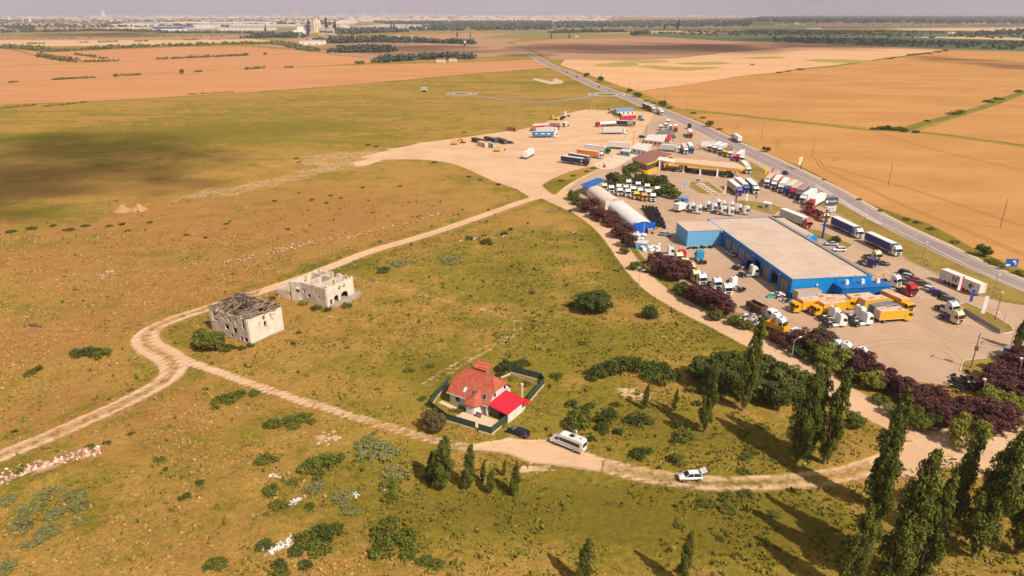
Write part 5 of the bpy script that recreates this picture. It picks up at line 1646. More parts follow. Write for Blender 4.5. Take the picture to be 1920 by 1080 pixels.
# ---- ruin with the collapsed roof
def ruin_a():
    g = random.Random(5)
    LX, LY, Hh = 10.2, 15.0, 6.6
    r = frame_at('ruined_house', (-64.5, 154.0), 57, 'white two-storey ruin whose roof timbers have collapsed into a heap', 'ruin')
    # local x runs along the right-hand gable, local y to the far left
    mb = MB()
    wall(mb, (0, 0), (LX, 0), Hh, .35, [(4.4, 5.2, 2.9, 4.5), (4.2, 5.0, 5.1, 6.1)], ragged=.35, g=g)
    mb.obj('gable_wall', PLASTER, r)
    mb = MB()
    wall(mb, (0.0, LY), (0, 0.18), Hh, .35, [(1.0, 3.6, 3.3, 6.0), (5.0, 6.2, 4.6, 5.9), (7.6, 8.8, 4.5, 5.9), (10.2, 11.3, 4.5, 5.9), (12.8, 13.9, 3.6, 6.2), (5.8, 7.4, 1.9, 3.5), (8.9, 10.6, 1.7, 3.3), (7.8, 8.6, .1, 1.3), (11.4, 12.4, 0, 1.5), (13.0, 14.4, .1, 1.6)], ragged=.5, g=g)
    mb.obj('front_wall', PLASTER2, r)
    mb = MB()
    wall(mb, (LX, 0.18), (LX, LY - .18), Hh, .35, [(2, 4, 1, 2.6), (6, 8, 4.2, 5.6), (11, 12, 4.2, 5.6)], ragged=.4, g=g)
    wall(mb, (LX, LY), (0, LY), Hh, .35, [(2, 3.4, 3.6, 5.4), (6, 8, 3.6, 5.4)], ragged=.5, g=g)
    wall(mb, (3.6, .18), (3.6, LY - .18), 5.4, .25, [(4, 5, 0, 2.1)], ragged=.8, g=g)
    wall(mb, (.18, 7.5), (LX - .18, 7.5), 5.2, .25, [(5, 6, 3, 5)], ragged=.8, g=g)
    mb.obj('rear_walls', PLASTER2, r)
    MB().box(.18, LX - .18, .18, LY - .18, 2.95, 3.1).obj('floor_slab', CONCRETE, r)
    MB().box(-.25, LX + .25, -.25, LY + .25, -.3, .28).obj('plinth', CONCRETE, r)
    # the fallen roof: sagging rafters, boards and battens
    mb = MB()

    def roofz(x, y):
        e = min(x, LX - x) / (LX / 2)
        f = min(y, LY - y) / 4.5
        base = Hh + .1 + 2.7 * min(e, f, 1)
        sag = 3.6 * math.exp(-((x - 2.6) / 3.0) ** 2 - ((y - 5.5) / 4.6) ** 2)
        return base - sag
    for i in range(34):
        y = LY * (i + .5) / 34
        for sx in (0, 1):
            if g.random() < (.55 if sx == 0 and y < 11 else .15): continue
            x0 = -.4 if sx == 0 else LX + .4
            x1 = LX / 2 + g.uniform(-1.2, .4) * (1 if sx == 0 else -1)
            if g.random() < .45 and 1.5 < y < 12 and sx == 0:
                x1 = g.uniform(1.5, 4.0)
            mb.beam((x0, y, Hh + .05 + g.uniform(-.1, .15)), (x1, y + g.uniform(-.9, .9), roofz(min(max(x1, 0), LX), y) + g.uniform(-.7, .3)), .14, .18, g.choice([0, 0, 1]))
    mb.beam((LX / 2, 3.5, Hh + 2.6), (LX / 2 + .3, LY - 4, Hh + 2.9), .22, .24, 1)
    for k in range(9):
        y = 4 + k * .9
        mb.beam((LX / 2, y, 4), (LX / 2 + g.uniform(-.5, .5), y, Hh + 2.7), .16, .16, 1)
    for i in range(330):
        x, y = g.uniform(.2, LX - .2), g.uniform(.2, LY - .2)
        z = roofz(x, y) - g.uniform(.05, 1.3)
        a = g.uniform(0, 6.28)
        ln = g.uniform(.5, 2.6)
        mb.beam((x, y, z), (x + math.cos(a) * ln, y + math.sin(a) * ln, z + g.uniform(-.9, .6)), g.uniform(.08, .3), .05, g.choice([0, 0, 1]))
    for i in range(240):      # decking boards still lying along the eaves
        side = g.choice([1, 1, 2, 2, 3])
        if side == 0: x, y = g.uniform(-.4, 1.6), g.uniform(0, LY)
        elif side == 1: x, y = g.uniform(LX - 2.2, LX + .4), g.uniform(0, LY)
        elif side == 2: x, y = g.uniform(0, LX), g.uniform(-.4, 2.6)
        else: x, y = g.uniform(0, LX), g.uniform(LY - 2, LY + .4)
        e = min(x + .4, LX + .4 - x, (y + .4) * 1.1, (LY + .4 - y) * 1.1)
        z = Hh + .05 + .55 * e + g.uniform(-.12, .12)
        dx, dy = (0, 1) if side < 2 else (1, 0)
        ln = g.uniform(.7, 1.9)
        mb.beam((x - dx * ln / 2, y - dy * ln / 2, z), (x + dx * ln / 2 + g.uniform(-.2, .2), y + dy * ln / 2 + g.uniform(-.2, .2), z + g.uniform(-.1, .1)), g.uniform(.2, .4), .04, g.choice([0, 0, 0, 1]))
    mb.obj('fallen_roof', [WOODG, WOODD], r)
    mb = MB()
    for i in range(60):
        x, y = g.uniform(.6, LX - .6), g.uniform(.6, LY - .6)
        s = g.uniform(.2, .6)
        mb.box(x - s, x + s, y - s, y + s, 3.1, 3.1 + s, 0, taper=s * .3)
    mb.obj('floor_rubble', RUBB, r)
    return r


def ruin_b():
    g = random.Random(8)
    LX, LY, Hh = 10.6, 9.4, 5.7
    r = frame_at('roofless_house', (-51.3, 177.2), 59, 'roofless white ruin with arched openings and a curved terrace', 'ruin')
    mb = MB()
    wall(mb, (0, 0), (LX, 0), Hh, .35, [(1.0, 1.9, .3, 1.9), (2.6, 4.4, .3, 2.5, 1), (5.2, 8.2, .3, 2.6, 1), (4.4, 5.5, 3.6, 5.0, 1), (6.2, 7.3, 3.7, 5.1, 1)], ragged=.35, g=g)
    mb.obj('front_wall', PLASTER, r)
    mb = MB()
    wall(mb, (0, LY), (0, .18), Hh, .35, [(2.2, 3.4, 1.6, 2.7), (6.4, 7.0, 2.2, 2.9), (.4, 1.4, 2.6, 4.0)], ragged=.3, g=g)
    wall(mb, (-.0, LY + .18), (-1.2, LY + 3.0), Hh - .1, .3, [(.6, 1.8, 2.4, 4.2)], ragged=.1, g=g)
    mb.obj('side_wall', PLASTER2, r)
    mb = MB()
    wall(mb, (LX, .18), (LX, LY + 4.4), Hh, .35, [(2, 3, 3, 5.6), (6, 7.4, 3, 5.6), (10, 11, 3, 4.6)], ragged=.8, g=g)
    wall(mb, (LX, LY + 4.6), (2.0, LY + 3.6), Hh - .2, .3, [(2, 3.2, 2.8, 5.4), (5, 6.2, 2.8, 5.4)], ragged=.9, g=g)
    wall(mb, (2.0, LY + 3.4), (-1.2, LY + 3.1), Hh - .2, .3, [], ragged=.2, g=g)
    mb.obj('rear_walls', PLASTER, r)
    mb = MB()
    wall(mb, (.18, 4.4), (LX - .18, 4.4), Hh - .15, .25, [(3, 4, 2.8, 4.9), (6.6, 7.6, 2.8, 4.9)], ragged=.2, g=g)
    wall(mb, (.18, LY - .4), (LX - .18, LY - .4), Hh - .2, .25, [(2, 3, 2.8, 4.9), (7, 8, 2.8, 4.9)], ragged=.25, g=g)
    wall(mb, (7.8, 4.5), (7.8, LY + 3.6), Hh - .2, .25, [(1, 2, 2.8, 4.9)], ragged=.2, g=g)
    mb.obj('inner_walls', PLASTER2, r)
    MB().box(.18, LX - .18, .18, LY + 3.2, 2.5, 2.7).obj('floor_slab', PLASTER2, r)
    mb = MB()
    wall(mb, (-.6, LY + 1.6), (-1.6, LY + 8.4), 2.6, .3, [(2, 2.8, 1.2, 1.9), (3.6, 4.3, 1.2, 1.9)], ragged=.15, g=g)
    wall(mb, (-1.6, LY + 8.4), (3.4, LY + 9.2), 2.4, .3, [], ragged=.3, g=g)
    wall(mb, (3.4, LY + 9.2), (3.0, LY + 3.8), 3.0, .3, [(1, 2.4, .4, 2.2)], ragged=.4, g=g)
    mb.obj('lean_to_wall', PLASTER2, r)
    pts = [(1.0, -.2)] + [(6.6 + 6.2 * math.cos(t), -.3 - 2.6 * math.sin(t)) for t in [math.pi - .2 - i * (math.pi - .1) / 14 for i in range(15)]] + [(12.9, 2.6), (LX + .2, 3.4), (LX + .2, -.2)]
    MB().prism_z(pts, -.3, .55).obj('terrace', CONCRETE, r)
    MB().box(-.25, LX + .25, .0, LY + .1, -.3, .3).obj('plinth', CONCRETE, r)
    return r


ruin_a()
ruin_b()


# ---- the lived-in house
TILE_M = bpy.data.materials.new('red_roof_tiles')
TILE_M.use_nodes = True
nt = TILE_M.node_tree
b_ = nt.nodes['Principled BSDF']
b_.inputs['Roughness'].default_value = .75
tcn = nt.nodes.new('ShaderNodeTexCoord').outputs['Object']
w1 = nodes(nt, 'ShaderNodeTexWave', Scale=1.5, Distortion=.15)
w1.bands_direction = 'Z'
w2 = nodes(nt, 'ShaderNodeTexWave', Scale=1.1, Distortion=.1)
w2.bands_direction = 'X'
nt.links.new(tcn, w1.inputs['Vector']); nt.links.new(tcn, w2.inputs['Vector'])
nn_ = noise(nt, tcn, 1.4, 5, .7)
n3_ = noise(nt, tcn, .45, 4, .7)
cc = mixc(nt, rng(nt, nn_, .3, .7), srgb(184, 84, 58), srgb(208, 110, 78))
cc = mixc(nt, rng(nt, w1.outputs[0], .0, .35, .55, 0), cc, srgb(96, 34, 24))
cc = mixc(nt, rng(nt, w2.outputs[0], .0, .3, .22, 0), cc, srgb(110, 40, 28))
cc = mixc(nt, rng(nt, n3_, .52, .66, 0, .5), cc, srgb(176, 138, 110))
nt.links.new(cc, b_.inputs['Base Color'])
bp_ = nodes(nt, 'ShaderNodeBump', Strength=.6, Distance=.06)
nt.links.new(w1.outputs[0], bp_.inputs['Height'])
nt.links.new(bp_.outputs[0], b_.inputs['Normal'])
REDSHEET = mat('red_sheet_roof', srgb(206, 38, 56), .5, var=.06, scale=.8)
GREENF_M = mat('green_fence_mesh', srgb(60, 80, 66), .8, var=.15, scale=3)
CREAMP = mat('cream_stone', srgb(222, 190, 158), .9, var=.08, scale=1)


def house():
    o = G(837.7, 734.8, 2.6)
    r = frame_at('village_house', (o.x, o.y), -33.6, 'white house with big red tiled half-hipped roof and three skylights', 'house')
    LX, LY, e, rz = 10.5, 9.3, 2.6, 6.9
    i = .45
    mb = MB().box(i, LX - i, i, LY - i, -.2, e + .15)
    # gables up to the half hips
    for x0, x1 in ((i, i + .3), (LX - i - .3, LX - i)):
        zz = 4.75
        yy = (zz - e) / (rz - e) * LY / 2
        vs = [(x0, i, e), (x0, LY - i, e), (x0, LY - yy - .1, zz), (x0, yy + .1, zz)]
        mb.add(vs + [(x1, y, z) for _, y, z in vs], [(0, 1, 2, 3), (7, 6, 5, 4), (0, 4, 5, 1), (1, 5, 6, 2), (2, 6, 7, 3), (3, 7, 4, 0)])
    mb.obj('wall', WHITEP, r)
    MB().box(i - .06, LX - i + .06, i - .06, LY - i + .06, -.2, .4).obj('plinth', GREYP, r)
    th = 1.9
    hz = 4.8
    hy = (hz - e) / (rz - e) * LY / 2
    V = [(0, 0, e), (LX, 0, e), (LX, LY, e), (0, LY, e), (0, hy, hz), (LX, hy, hz), (LX, LY - hy, hz), (0, LY - hy, hz), (th, LY / 2, rz), (LX - th, LY / 2, rz)]
    Fc = [(0, 1, 5, 9, 8, 4), (2, 3, 7, 8, 9, 6), (4, 8, 7), (5, 6, 9)]
    vb = [(x, y, z - .18) for x, y, z in V]
    F2 = [tuple(10 + q for q in reversed(f)) for f in Fc]
    rim = [(0, 1), (1, 5), (5, 6), (6, 2), (2, 3), (3, 7), (7, 4), (4, 0)]
    roof = MB().add(V + vb, Fc + F2 + [(b, a, a + 10, b + 10) for a, b in rim]).obj('roof', TILE_M, r)
    rd = MB().beam(V[8], V[9], .22, .12)
    for a, b in ((4, 8), (7, 8), (5, 9), (6, 9)):
        rd.beam(V[a], V[b], .18, .1)
    rd.obj('ridge_tiles', TILE_M, roof)
    gt = MB().tube((0, -.06, e - .12), (LX, -.06, e - .12), .07).tube((LX - .3, -.05, e - .1), (LX - .3, .3, .1), .05)
    gt.obj('gutter', WHITEM, r)
    # skylights on the front slope
    sl = (rz - e) / (LY / 2)
    for px, py, m in ((872, 723.5, WHITEM), (887.5, 729.5, GLASS), (908, 736.5, GLASS)):
        q = loc(r, G(px, py, 4.7))
        x, y = q
        z = e + sl * y
        vs = []
        for dx, dy in ((-.42, -.5), (.42, -.5), (.42, .5), (-.42, .5)):
            vs.append((x + dx, y + dy, z + dy * sl))
        f = MB().add([(a, b, c + .0) for a, b, c in vs] + [(a, b, c + .12) for a, b, c in vs], [(4, 5, 6, 7), (0, 1, 5, 4), (1, 2, 6, 5), (2, 3, 7, 6), (3, 0, 4, 7)]).obj('skylight', GREYM, roof)
        k = .72
        MB().add([(x + (a - x) * k, y + (b - y) * k, z + (c - z) * k + .135) for a, b, c in vs], [(0, 1, 2, 3)]).obj('pane', m, f)
    # front bay
    bx0, bx1, by = 5.3, 8.7, -1.1
    MB().prism_z([(bx0, i), (bx0 + .5, by), (bx1 - .9, by), (bx1, i)], -.2, e).obj('bay_wall', WHITEP, r)
    ev = e + .02
    ap = (7.0, 2.2, e + sl * 2.2 + .1)
    A = [(bx0 - .4, .0, ev), (bx0 + .2, by - .4, ev - .2), (bx1 - .6, by - .4, ev - .2), (bx1 + .4, .0, ev), ap, ((bx0 + bx1) / 2, .3, ev + 1.1)]
    MB().add(A + [(x, y, z - .14) for x, y, z in A], [(0, 1, 5, 4), (1, 2, 5), (2, 3, 4, 5), (7, 6, 0, 1)[::-1], (1, 7, 8, 2), (2, 8, 9, 3), (0, 6, 7, 1), (6, 9, 8, 7)]).obj('bay_roof', TILE_M, r)
    for nm, x0, x1, z0, z1, y, m in (('window', 2.0, 3.1, .9, 2.0, i - .04, GLASS), ('window', 6.1, 7.4, .7, 1.9, by - .04, WHITEM), ('door', 9.0, 9.8, .0, 2.05, i - .04, WOODG)):
        f = MB().box(x0 - .08, x1 + .08, y - .03, y + .05, z0 - .08, z1 + .08).obj(nm, WHITEM, r)
        MB().box(x0, x1, y - .05, y - .031, z0, z1).obj('pane' if nm == 'window' else 'panel', m, f)
    for y, z in ((2.6, 3.1), (6.2, 3.3)):
        f = MB().box(LX - i, LX - i + .06, y, y + .9, z, z + 1.1).obj('window', WHITEM, r)
        MB().box(LX - i + .061, LX - i + .08, y + .1, y + .8, z + .1, z + 1.0).obj('pane', GLASS, f)
    # side garage under the bright red sheet
    MB().add([(LX - .3, .2, 2.85), (LX + 4.7, .1, 2.2), (LX + 4.9, 6.9, 2.4), (LX - .3, 6.9, 3.05), (LX - .3, .2, 2.75), (LX + 4.7, .1, 2.1), (LX + 4.9, 6.9, 2.3), (LX - .3, 6.9, 2.95)],
             [(0, 1, 2, 3), (7, 6, 5, 4), (0, 4, 5, 1), (1, 5, 6, 2), (2, 6, 7, 3)]).obj('garage_roof', REDSHEET, r)
    MB().box(LX + 3.6, LX + 5.6, 5.4, 7.4, 2.0, 2.14).obj('garage_roof', REDSHEET, r)
    mb = MB().box(LX + 4.35, LX + 4.6, .5, 6.8, -.2, 1.75).box(LX - i, LX + 4.35, 6.6, 6.8, -.2, 2.4).box(LX + 4.35, LX + 4.6, .5, 1.2, 1.75, 2.2).box(LX + 4.35, LX + 4.6, 3.4, 6.8, 1.75, 2.3)
    mb.obj('garage_wall', WHITEP, r)
    MB().box(LX + .1, LX + 2.0, 1.0, 1.1, 0, 2.3).obj('garage_door', WOODD, r)
    MB().tube((LX + 2.6, 8.6, 0), (LX + 2.6, 8.6, 4.2), .28, .24, 8).tube((LX + 2.6, 8.6, 4.2), (LX + 2.6, 8.6, 4.6), .36, .36, 8).obj('chimney', CREAMP, r)
    return r


HOUSE = house()


def hpt(x, y):
    a = HOUSE.rotation_euler.z
    return (HOUSE.location.x + x * math.cos(a) - y * math.sin(a), HOUSE.location.y + x * math.sin(a) + y * math.cos(a))


sheet('house_yard', [hpt(*q) for q in ((4.6, -3.8), (10.4, -4.2), (13.8, -3.0), (14.6, .3), (10.4, .3), (8.8, .3), (5.2, .3))], .03, CREAMP)
sheet('garden_path', [hpt(*q) for q in ((-1.6, -1.0), (4.6, -1.6), (4.6, -.6), (-1.4, .1))], .034, CONC)


def fence_run(name, pts, h, label, base=True, m=None, post_m=None, step=2.5):
    P_ = [Vector((p.x, p.y)) for p in (G(*q) for q in pts)]
    r = empty(name, P_[0].x, P_[0].y, 0, 0, label, 'fence')
    o = P_[0]
    pm, bm_, po = MB(), MB(), []
    for a, b in zip(P_, P_[1:]):
        a, b = a - o, b - o
        pm.beam((a.x, a.y, h / 2 + .3), (b.x, b.y, h / 2 + .3), .05, h)
        bm_.beam((a.x, a.y, .12), (b.x, b.y, .12), .22, .42)
        n = max(1, int((b - a).length / step))
        for k in range(n):
            q = a.lerp(b, k / n)
            po.append(q)
    pm.obj('mesh_panel', m or GREENF_M, r)
    if base: bm_.obj('base_wall', CREAMP, r)
    for q in po:
        MB().box(q.x - .05, q.x + .05, q.y - .05, q.y + .05, 0, h + .42).obj('post', post_m or DARKM, r)
    return r


fence_run('garden_fence', [(891, 806), (838, 790), (806, 765), (822, 742), (841, 722)], 1.5, 'dark green mesh fence on the left and front of the red-roofed house')
fence_run('garden_fence', [(897.5, 809), (921, 816), (950, 792)], 1.5, 'dark green mesh fence at the gate corner of the red-roofed house')
fence_run('garden_fence', [(990, 757), (1020, 722), (1014, 714), (957, 699)], 1.6, 'tall dark green mesh fence round the back garden of the red-roofed house')
fence_run('garden_fence', [(918, 697), (897, 694), (876, 704)], 1.4, 'short dark green fence behind the roof ridge of the red-roofed house')
fence_run('wooden_fence', [(940, 712), (957, 705), (1010, 728), (1000, 742)], .5, 'low pale wooden rail fence inside the back garden', base=False, m=CREAMP, post_m=CREAMP)
q = G(905, 700)
r = empty('garden_shed', q.x, q.y, 0, math.radians(-30), 'small open shed with red tiled roof behind the house', 'shed')
mb = MB()
wall(mb, (-1.4, 1.2), (1.4, 1.2), 1.9, .15); wall(mb, (-1.4, -1.0), (-1.4, 1.1), 1.9, .15); wall(mb, (1.4, -1.0), (1.4, 1.1), 1.8, .15)
mb.obj('wall', BRICK, r)
MB().add([(-1.8, -1.4, 1.8), (1.9, -1.4, 1.75), (1.9, 1.5, 2.3), (-1.8, 1.5, 2.35), (-1.8, -1.4, 1.7), (1.9, -1.4, 1.65), (1.9, 1.5, 2.2), (-1.8, 1.5, 2.25)], [(0, 1, 2, 3), (7, 6, 5, 4), (0, 4, 5, 1), (1, 5, 6, 2), (2, 6, 7, 3), (3, 7, 4, 0)]).obj('roof', TILE_M, r)
q = hpt(8.6, -.9)
r = empty('garden_bench', q[0], q[1], 0, math.radians(-33), 'dark wooden bench on the paved yard before the house', 'bench')
MB().box(-.8, .8, -.25, .2, .4, .46).obj('seat', WOODD, r)
MB().box(-.8, .8, .2, .26, .5, .95).obj('backrest', WOODD, r)
for s_ in (-.7, .66): MB().box(s_, s_ + .06, -.22, .2, 0, .4).obj('leg', WOODD, r)

# ---- the blue workshop
BLUE = mat('blue_cladding', srgb(18, 138, 208), .5, var=.05, scale=.5)
BLUEL = mat('light_blue_cladding', srgb(110, 176, 218), .55, var=.05, scale=.5)
BLUE_SHADE = mat('shade_toned_blue_cladding', srgb(12, 108, 184), .5, var=.05, scale=.5)  # shade of the door wall put into a darker blue; service block shares it
ROOFM = bpy.data.materials.new('beige_membrane_roof')
ROOFM.use_nodes = True
nt = ROOFM.node_tree
b_ = nt.nodes['Principled BSDF']
b_.inputs['Roughness'].default_value = .85
tcn = nt.nodes.new('ShaderNodeTexCoord').outputs['Object']
cc = mixc(nt, rng(nt, noise(nt, tcn, .12, 6, .7), .3, .7), srgb(196, 170, 148), srgb(212, 188, 166))
cc = mixc(nt, rng(nt, noise(nt, tcn, .35, 6, .75), .5, .7, 0, .45), cc, srgb(170, 146, 126))
wv = nodes(nt, 'ShaderNodeTexWave', Scale=.16, Distortion=.05)
wv.bands_direction = 'Y'
nt.links.new(tcn, wv.inputs['Vector'])
cc = mixc(nt, rng(nt, wv.outputs[0], 0, .06, .35, 0), cc, srgb(160, 138, 120))
nt.links.new(cc, b_.inputs['Base Color'])
for m_ in (BLUE, BLUEL, BLUE_SHADE):
    nt = m_.node_tree
    tcn = nt.nodes.new('ShaderNodeTexCoord').outputs['Object']
    mp = nodes(nt, 'ShaderNodeMapping')
    mp.inputs['Scale'].default_value = (1, 1, 0)
    wv = nodes(nt, 'ShaderNodeTexWave', Scale=.55)
    wv.bands_direction = 'DIAGONAL'
    nt.links.new(tcn, mp.inputs[0]); nt.links.new(mp.outputs[0], wv.inputs['Vector'])
    bs = nt.nodes['Principled BSDF']
    src = bs.inputs['Base Color'].links[0].from_socket
    c1 = mixc(nt, rng(nt, wv.outputs[0], 0, .25, .28, 0), src, (.02, .08, .16))
    st = noise(nt, tcn, .8, 5, .7, stretch=(0, 1, .15))
    nt.links.new(mixc(nt, rng(nt, st, .55, .8, 0, .3), c1, (.3, .4, .48)), bs.inputs['Base Color'])
DOORP = mat('door_panel', srgb(196, 168, 140), .6, var=.06)
DOORF = mat('door_frame_blue', srgb(22, 40, 66), .6, var=.06)


def workshop():
    r = frame_at('truck_workshop', (79.7, 183.9), 7.2, 'long blue truck workshop with flat beige roof and a row of sectional doors', 'workshop')
    Wd, Dp, Hh = 24.0, 62.5, 5.7
    doors = [(2.2, 6.0), (7.8, 11.8), (13.4, 17.2), (19.0, 23.0), (25.4, 29.2), (30.8, 34.6), (36.2, 40.0), (41.4, 45.2)]
    op = {1, 3}
    mb = MB()
    wall(mb, (0, Dp), (0, .15), Hh, .3, [(Dp - b, Dp - a, 0, 4.4) for a, b in doors])
    mb.obj('door_wall', BLUE_SHADE, r)
    mb = MB()
    wall(mb, (-.15, 0), (Wd + .15, 0), Hh, .3)
    mb.obj('front_wall', BLUE, r)
    mb = MB()
    wall(mb, (Wd, .15), (Wd, Dp), Hh, .3); wall(mb, (Wd - .15, Dp), (.15, Dp), Hh, .3)
    mb.obj('rear_wall', BLUE, r)
    MB().box(.16, Wd - .16, .16, Dp - .16, 0.02, .12).obj('floor', CONCRETE, r)
    MB().box(.1, Wd - .1, .1, Dp - .1, Hh - .25, Hh - .05).obj('roof', ROOFM, r)
    cp = MB().box(-.22, Wd + .22, -.22, .16, Hh, Hh + .12).box(-.22, .16, .16, Dp, Hh, Hh + .12).box(-.22, Wd + .22, Dp, Dp + .2, Hh, Hh + .12)
    cp.obj('roof_edge', BLUE, r)
    MB().box(Wd - .5, Wd + .75, .16, Dp, Hh - .02, Hh + .35, 0).obj('parapet', GREYM, r)
    for k, (a, b) in enumerate(doors):
        if k in op:
            f = MB().box(-.05, .05, a, b, 3.7, 4.4).obj('door', DOORF, r)
            continue
        f = MB().box(-.06, .06, a, b, 0, 4.4).obj('door', DOORF, r)
        pn = MB()
        for i in range(6):
            for j in range(2):
                w = (b - a) / 2
                z0 = .75 + i * .6
                pn.box(-.1, -.062, a + j * w + .14, a + (j + 1) * w - .14, z0, z0 + .32)
        pn.obj('pane', DOORP, f)
        MB().box(-.62, -.08, a + .1, b - .1, .02, .5).obj('ramp_plate', GREYM, r)
    # north annex
    an = MB().box(-12.6, -.2, 49.0, 60.2, -.1, Hh - .05)
    an.obj('annex_wall', BLUEL, r)
    MB().box(-12.75, -.2, 48.85, 60.35, Hh - .04, Hh + .1).obj('annex_roof', ROOFM, r)
    MB().box(-.6, .25, 48.4, 49.0, Hh - .9, Hh + .05).obj('downpipe_head', WHITEM, r)
    # lower wing at the road side
    MB().box(Wd + .16, Wd + 5.2, 38, 62, -.1, Hh - .5).obj('side_wing', BLUE, r)
    MB().box(Wd + .2, Wd + 5.3, 41, 62.1, Hh - .5, Hh - .3).obj('side_roof', ROOFM, r)
    MB().add([(Wd + .8, 38, Hh - .3), (Wd + 5.3, 41, Hh - .3), (Wd + 5.3, 36, 1.6), (Wd + .8, 34, 1.6), (Wd + .8, 38, 0), (Wd + 5.3, 41, 0), (Wd + 5.3, 36, 0), (Wd + .8, 34, 0)],
             [(0, 1, 2, 3), (4, 7, 6, 5), (0, 3, 7, 4), (1, 5, 6, 2), (2, 6, 7, 3), (0, 4, 5, 1)]).obj('blue_lean_to', BLUEL, r)
    # service block on the front
    MB().box(12.6, 27.4, -4.6, -.2, .5, 4.1).obj('service_block', BLUE_SHADE, r)
    MB().box(12.4, 27.6, -4.8, -.16, 4.1, 4.26).obj('service_roof', BLUE_SHADE, r)
    for x in (15.5, 20.3, 25.0):
        v = MB().box(x - .5, x + .5, -2.2, -1.2, 4.26, 4.9).box(x - .42, x + .42, -2.1, -1.3, 4.9, 5.5)
        v.obj('roof_vent', WHITEM, r)
    for x in (13.6, 18.2, 27.0):
        MB().tube((x, -1.0, 4.26), (x, -1.0, 6.4), .1).tube((x, -1.0, 6.4), (x, -1.0, 6.6), .2).obj('flue', GREYM, r)
    for x in (13.0, 27.0): MB().box(x, x + .3, -4.4, -4.1, 0, .5).obj('foot', BLUE, r)
    MB().tube((7.5, -.2, 3.9), (7.5, -.45, 3.9), .3, .3, 12).obj('wall_lamp', WHITEM, r)
    for y in (7.0, 12.6, 24.2, 35.4, 46.0):
        MB().box(-.32, -.16, y - .2, y + .2, 4.6, 4.95).obj('wall_lamp', WHITEM, r)
    return r


workshop()


# ---- tent halls
TARP = mat('white_tarpaulin', srgb(232, 226, 220), .5, var=.04, scale=.3)
TARPB = mat('blue_tarpaulin', srgb(10, 92, 196), .5, var=.05, scale=.3)
CREAMT = mat('cream_tarpaulin', srgb(228, 208, 186), .6, var=.05, scale=.3)


def tent(o, ang, w, l, h, m, label, gm):
    r = frame_at('tent_hall', o, ang, label, 'tent hall')
    mb = MB()
    n = 14
    rings = []
    for k in range(13):
        y = l * k / 12
        s = 1 + .012 * (k % 2)
        pr = [(-w / 2, 0)] + [(-w / 2 * math.cos(math.pi * i / n) * (1.0 if i not in (0, n) else 1), h * .32 + h * .68 * math.sin(math.pi * i / n) ** .8 * s) for i in range(n + 1)] + [(w / 2, 0)]
        rings.append([(x, y, z) for x, z in pr])
    m_ = len(rings[0])
    for rr in rings: mb.v += rr
    for k in range(12):
        for i in range(m_ - 1):
            a = k * m_ + i
            mb.f.append((a, a + 1, a + m_ + 1, a + m_)); mb.m.append(0)
    mb.f.append(tuple(range(12 * m_, 13 * m_))); mb.m.append(0)
    mb.obj('roof', m, r, smooth=False)
    g_ = MB()
    g_.v = [(x, -.04, z) for x, y, z in rings[0]]
    # the blue front stands only to shoulder height, white above
    f = MB().box(-w / 2 - .05, w / 2 + .05, -.25, -.05, 0, h * .93, 0)
    f.obj('front_wall', gm, r)
    MB().box(-.06, .06, -.3, -.26, 0, h * .93).obj('zip_line', WHITEM, r)
    return r


a_, b_2 = G(1186, 437), G(1227, 436)
mid = (a_ + b_2) / 2
tent((mid.x, mid.y), 10.5, 8.6, 30.0, 4.3, TARP, 'white arched tent hall with blue front wall beside the tyres', TARPB)
tent((mid.x - 6.4, mid.y + 33.2), 12, 8.0, 25, 4.2, CREAMT, 'cream arched tent hall behind the white one', CREAMT)


def px_building(name, pts, h, rm, wm, label, cat, over=.4, z0=0.0, roof_h=.25):
    """a flat-roofed building whose roof corners (at height h) are survey marks"""
    P_ = [G(a, b, h) for a, b in pts]
    c = sum(P_, Vector()) / len(P_)
    r = empty(name, c.x, c.y, 0, 0, label, cat)
    rp = [((p - c).x, (p - c).y) for p in P_]
    wp = [(x * (1 - over / max(1, math.hypot(x, y))), y * (1 - over / max(1, math.hypot(x, y)))) for x, y in rp]
    MB().prism_z(rp, h - roof_h, h).obj('roof', rm, r)
    wl = MB().prism_z(wp, z0, h - roof_h).obj('wall', wm, r)
    # openings on the two walls that face the camera
    n = len(wp)
    for i in range(n):
        a, b = Vector((*wp[i], 0)), Vector((*wp[(i + 1) % n], 0))
        d = (b - a)
        nn = Vector((d.y, -d.x, 0)).normalized()
        if nn.dot(-(a + b) / 2) > 0: nn = -nn
        if nn.y > -.2 or d.length < 2: continue
        k = max(1, int(d.length / 3))
        for j in range(k):
            p = a + d * ((j + .5) / k)
            u = d.normalized() * .5
            w_ = MB()
            zz = max(.8, h * .35)
            vs = [p - u, p + u]
            w_.add([(*(vs[0] + nn * .02).xy, zz), (*(vs[1] + nn * .02).xy, zz), (*(vs[1] + nn * .02).xy, h * .72), (*(vs[0] + nn * .02).xy, h * .72),
                    (*(vs[0] + nn * .07).xy, zz), (*(vs[1] + nn * .07).xy, zz), (*(vs[1] + nn * .07).xy, h * .72), (*(vs[0] + nn * .07).xy, h * .72)],
                   [(4, 5, 6, 7), (0, 1, 5, 4), (1, 2, 6, 5), (2, 3, 7, 6), (3, 0, 4, 7)])
            w_.obj('window', GLASS, wl)
    return r


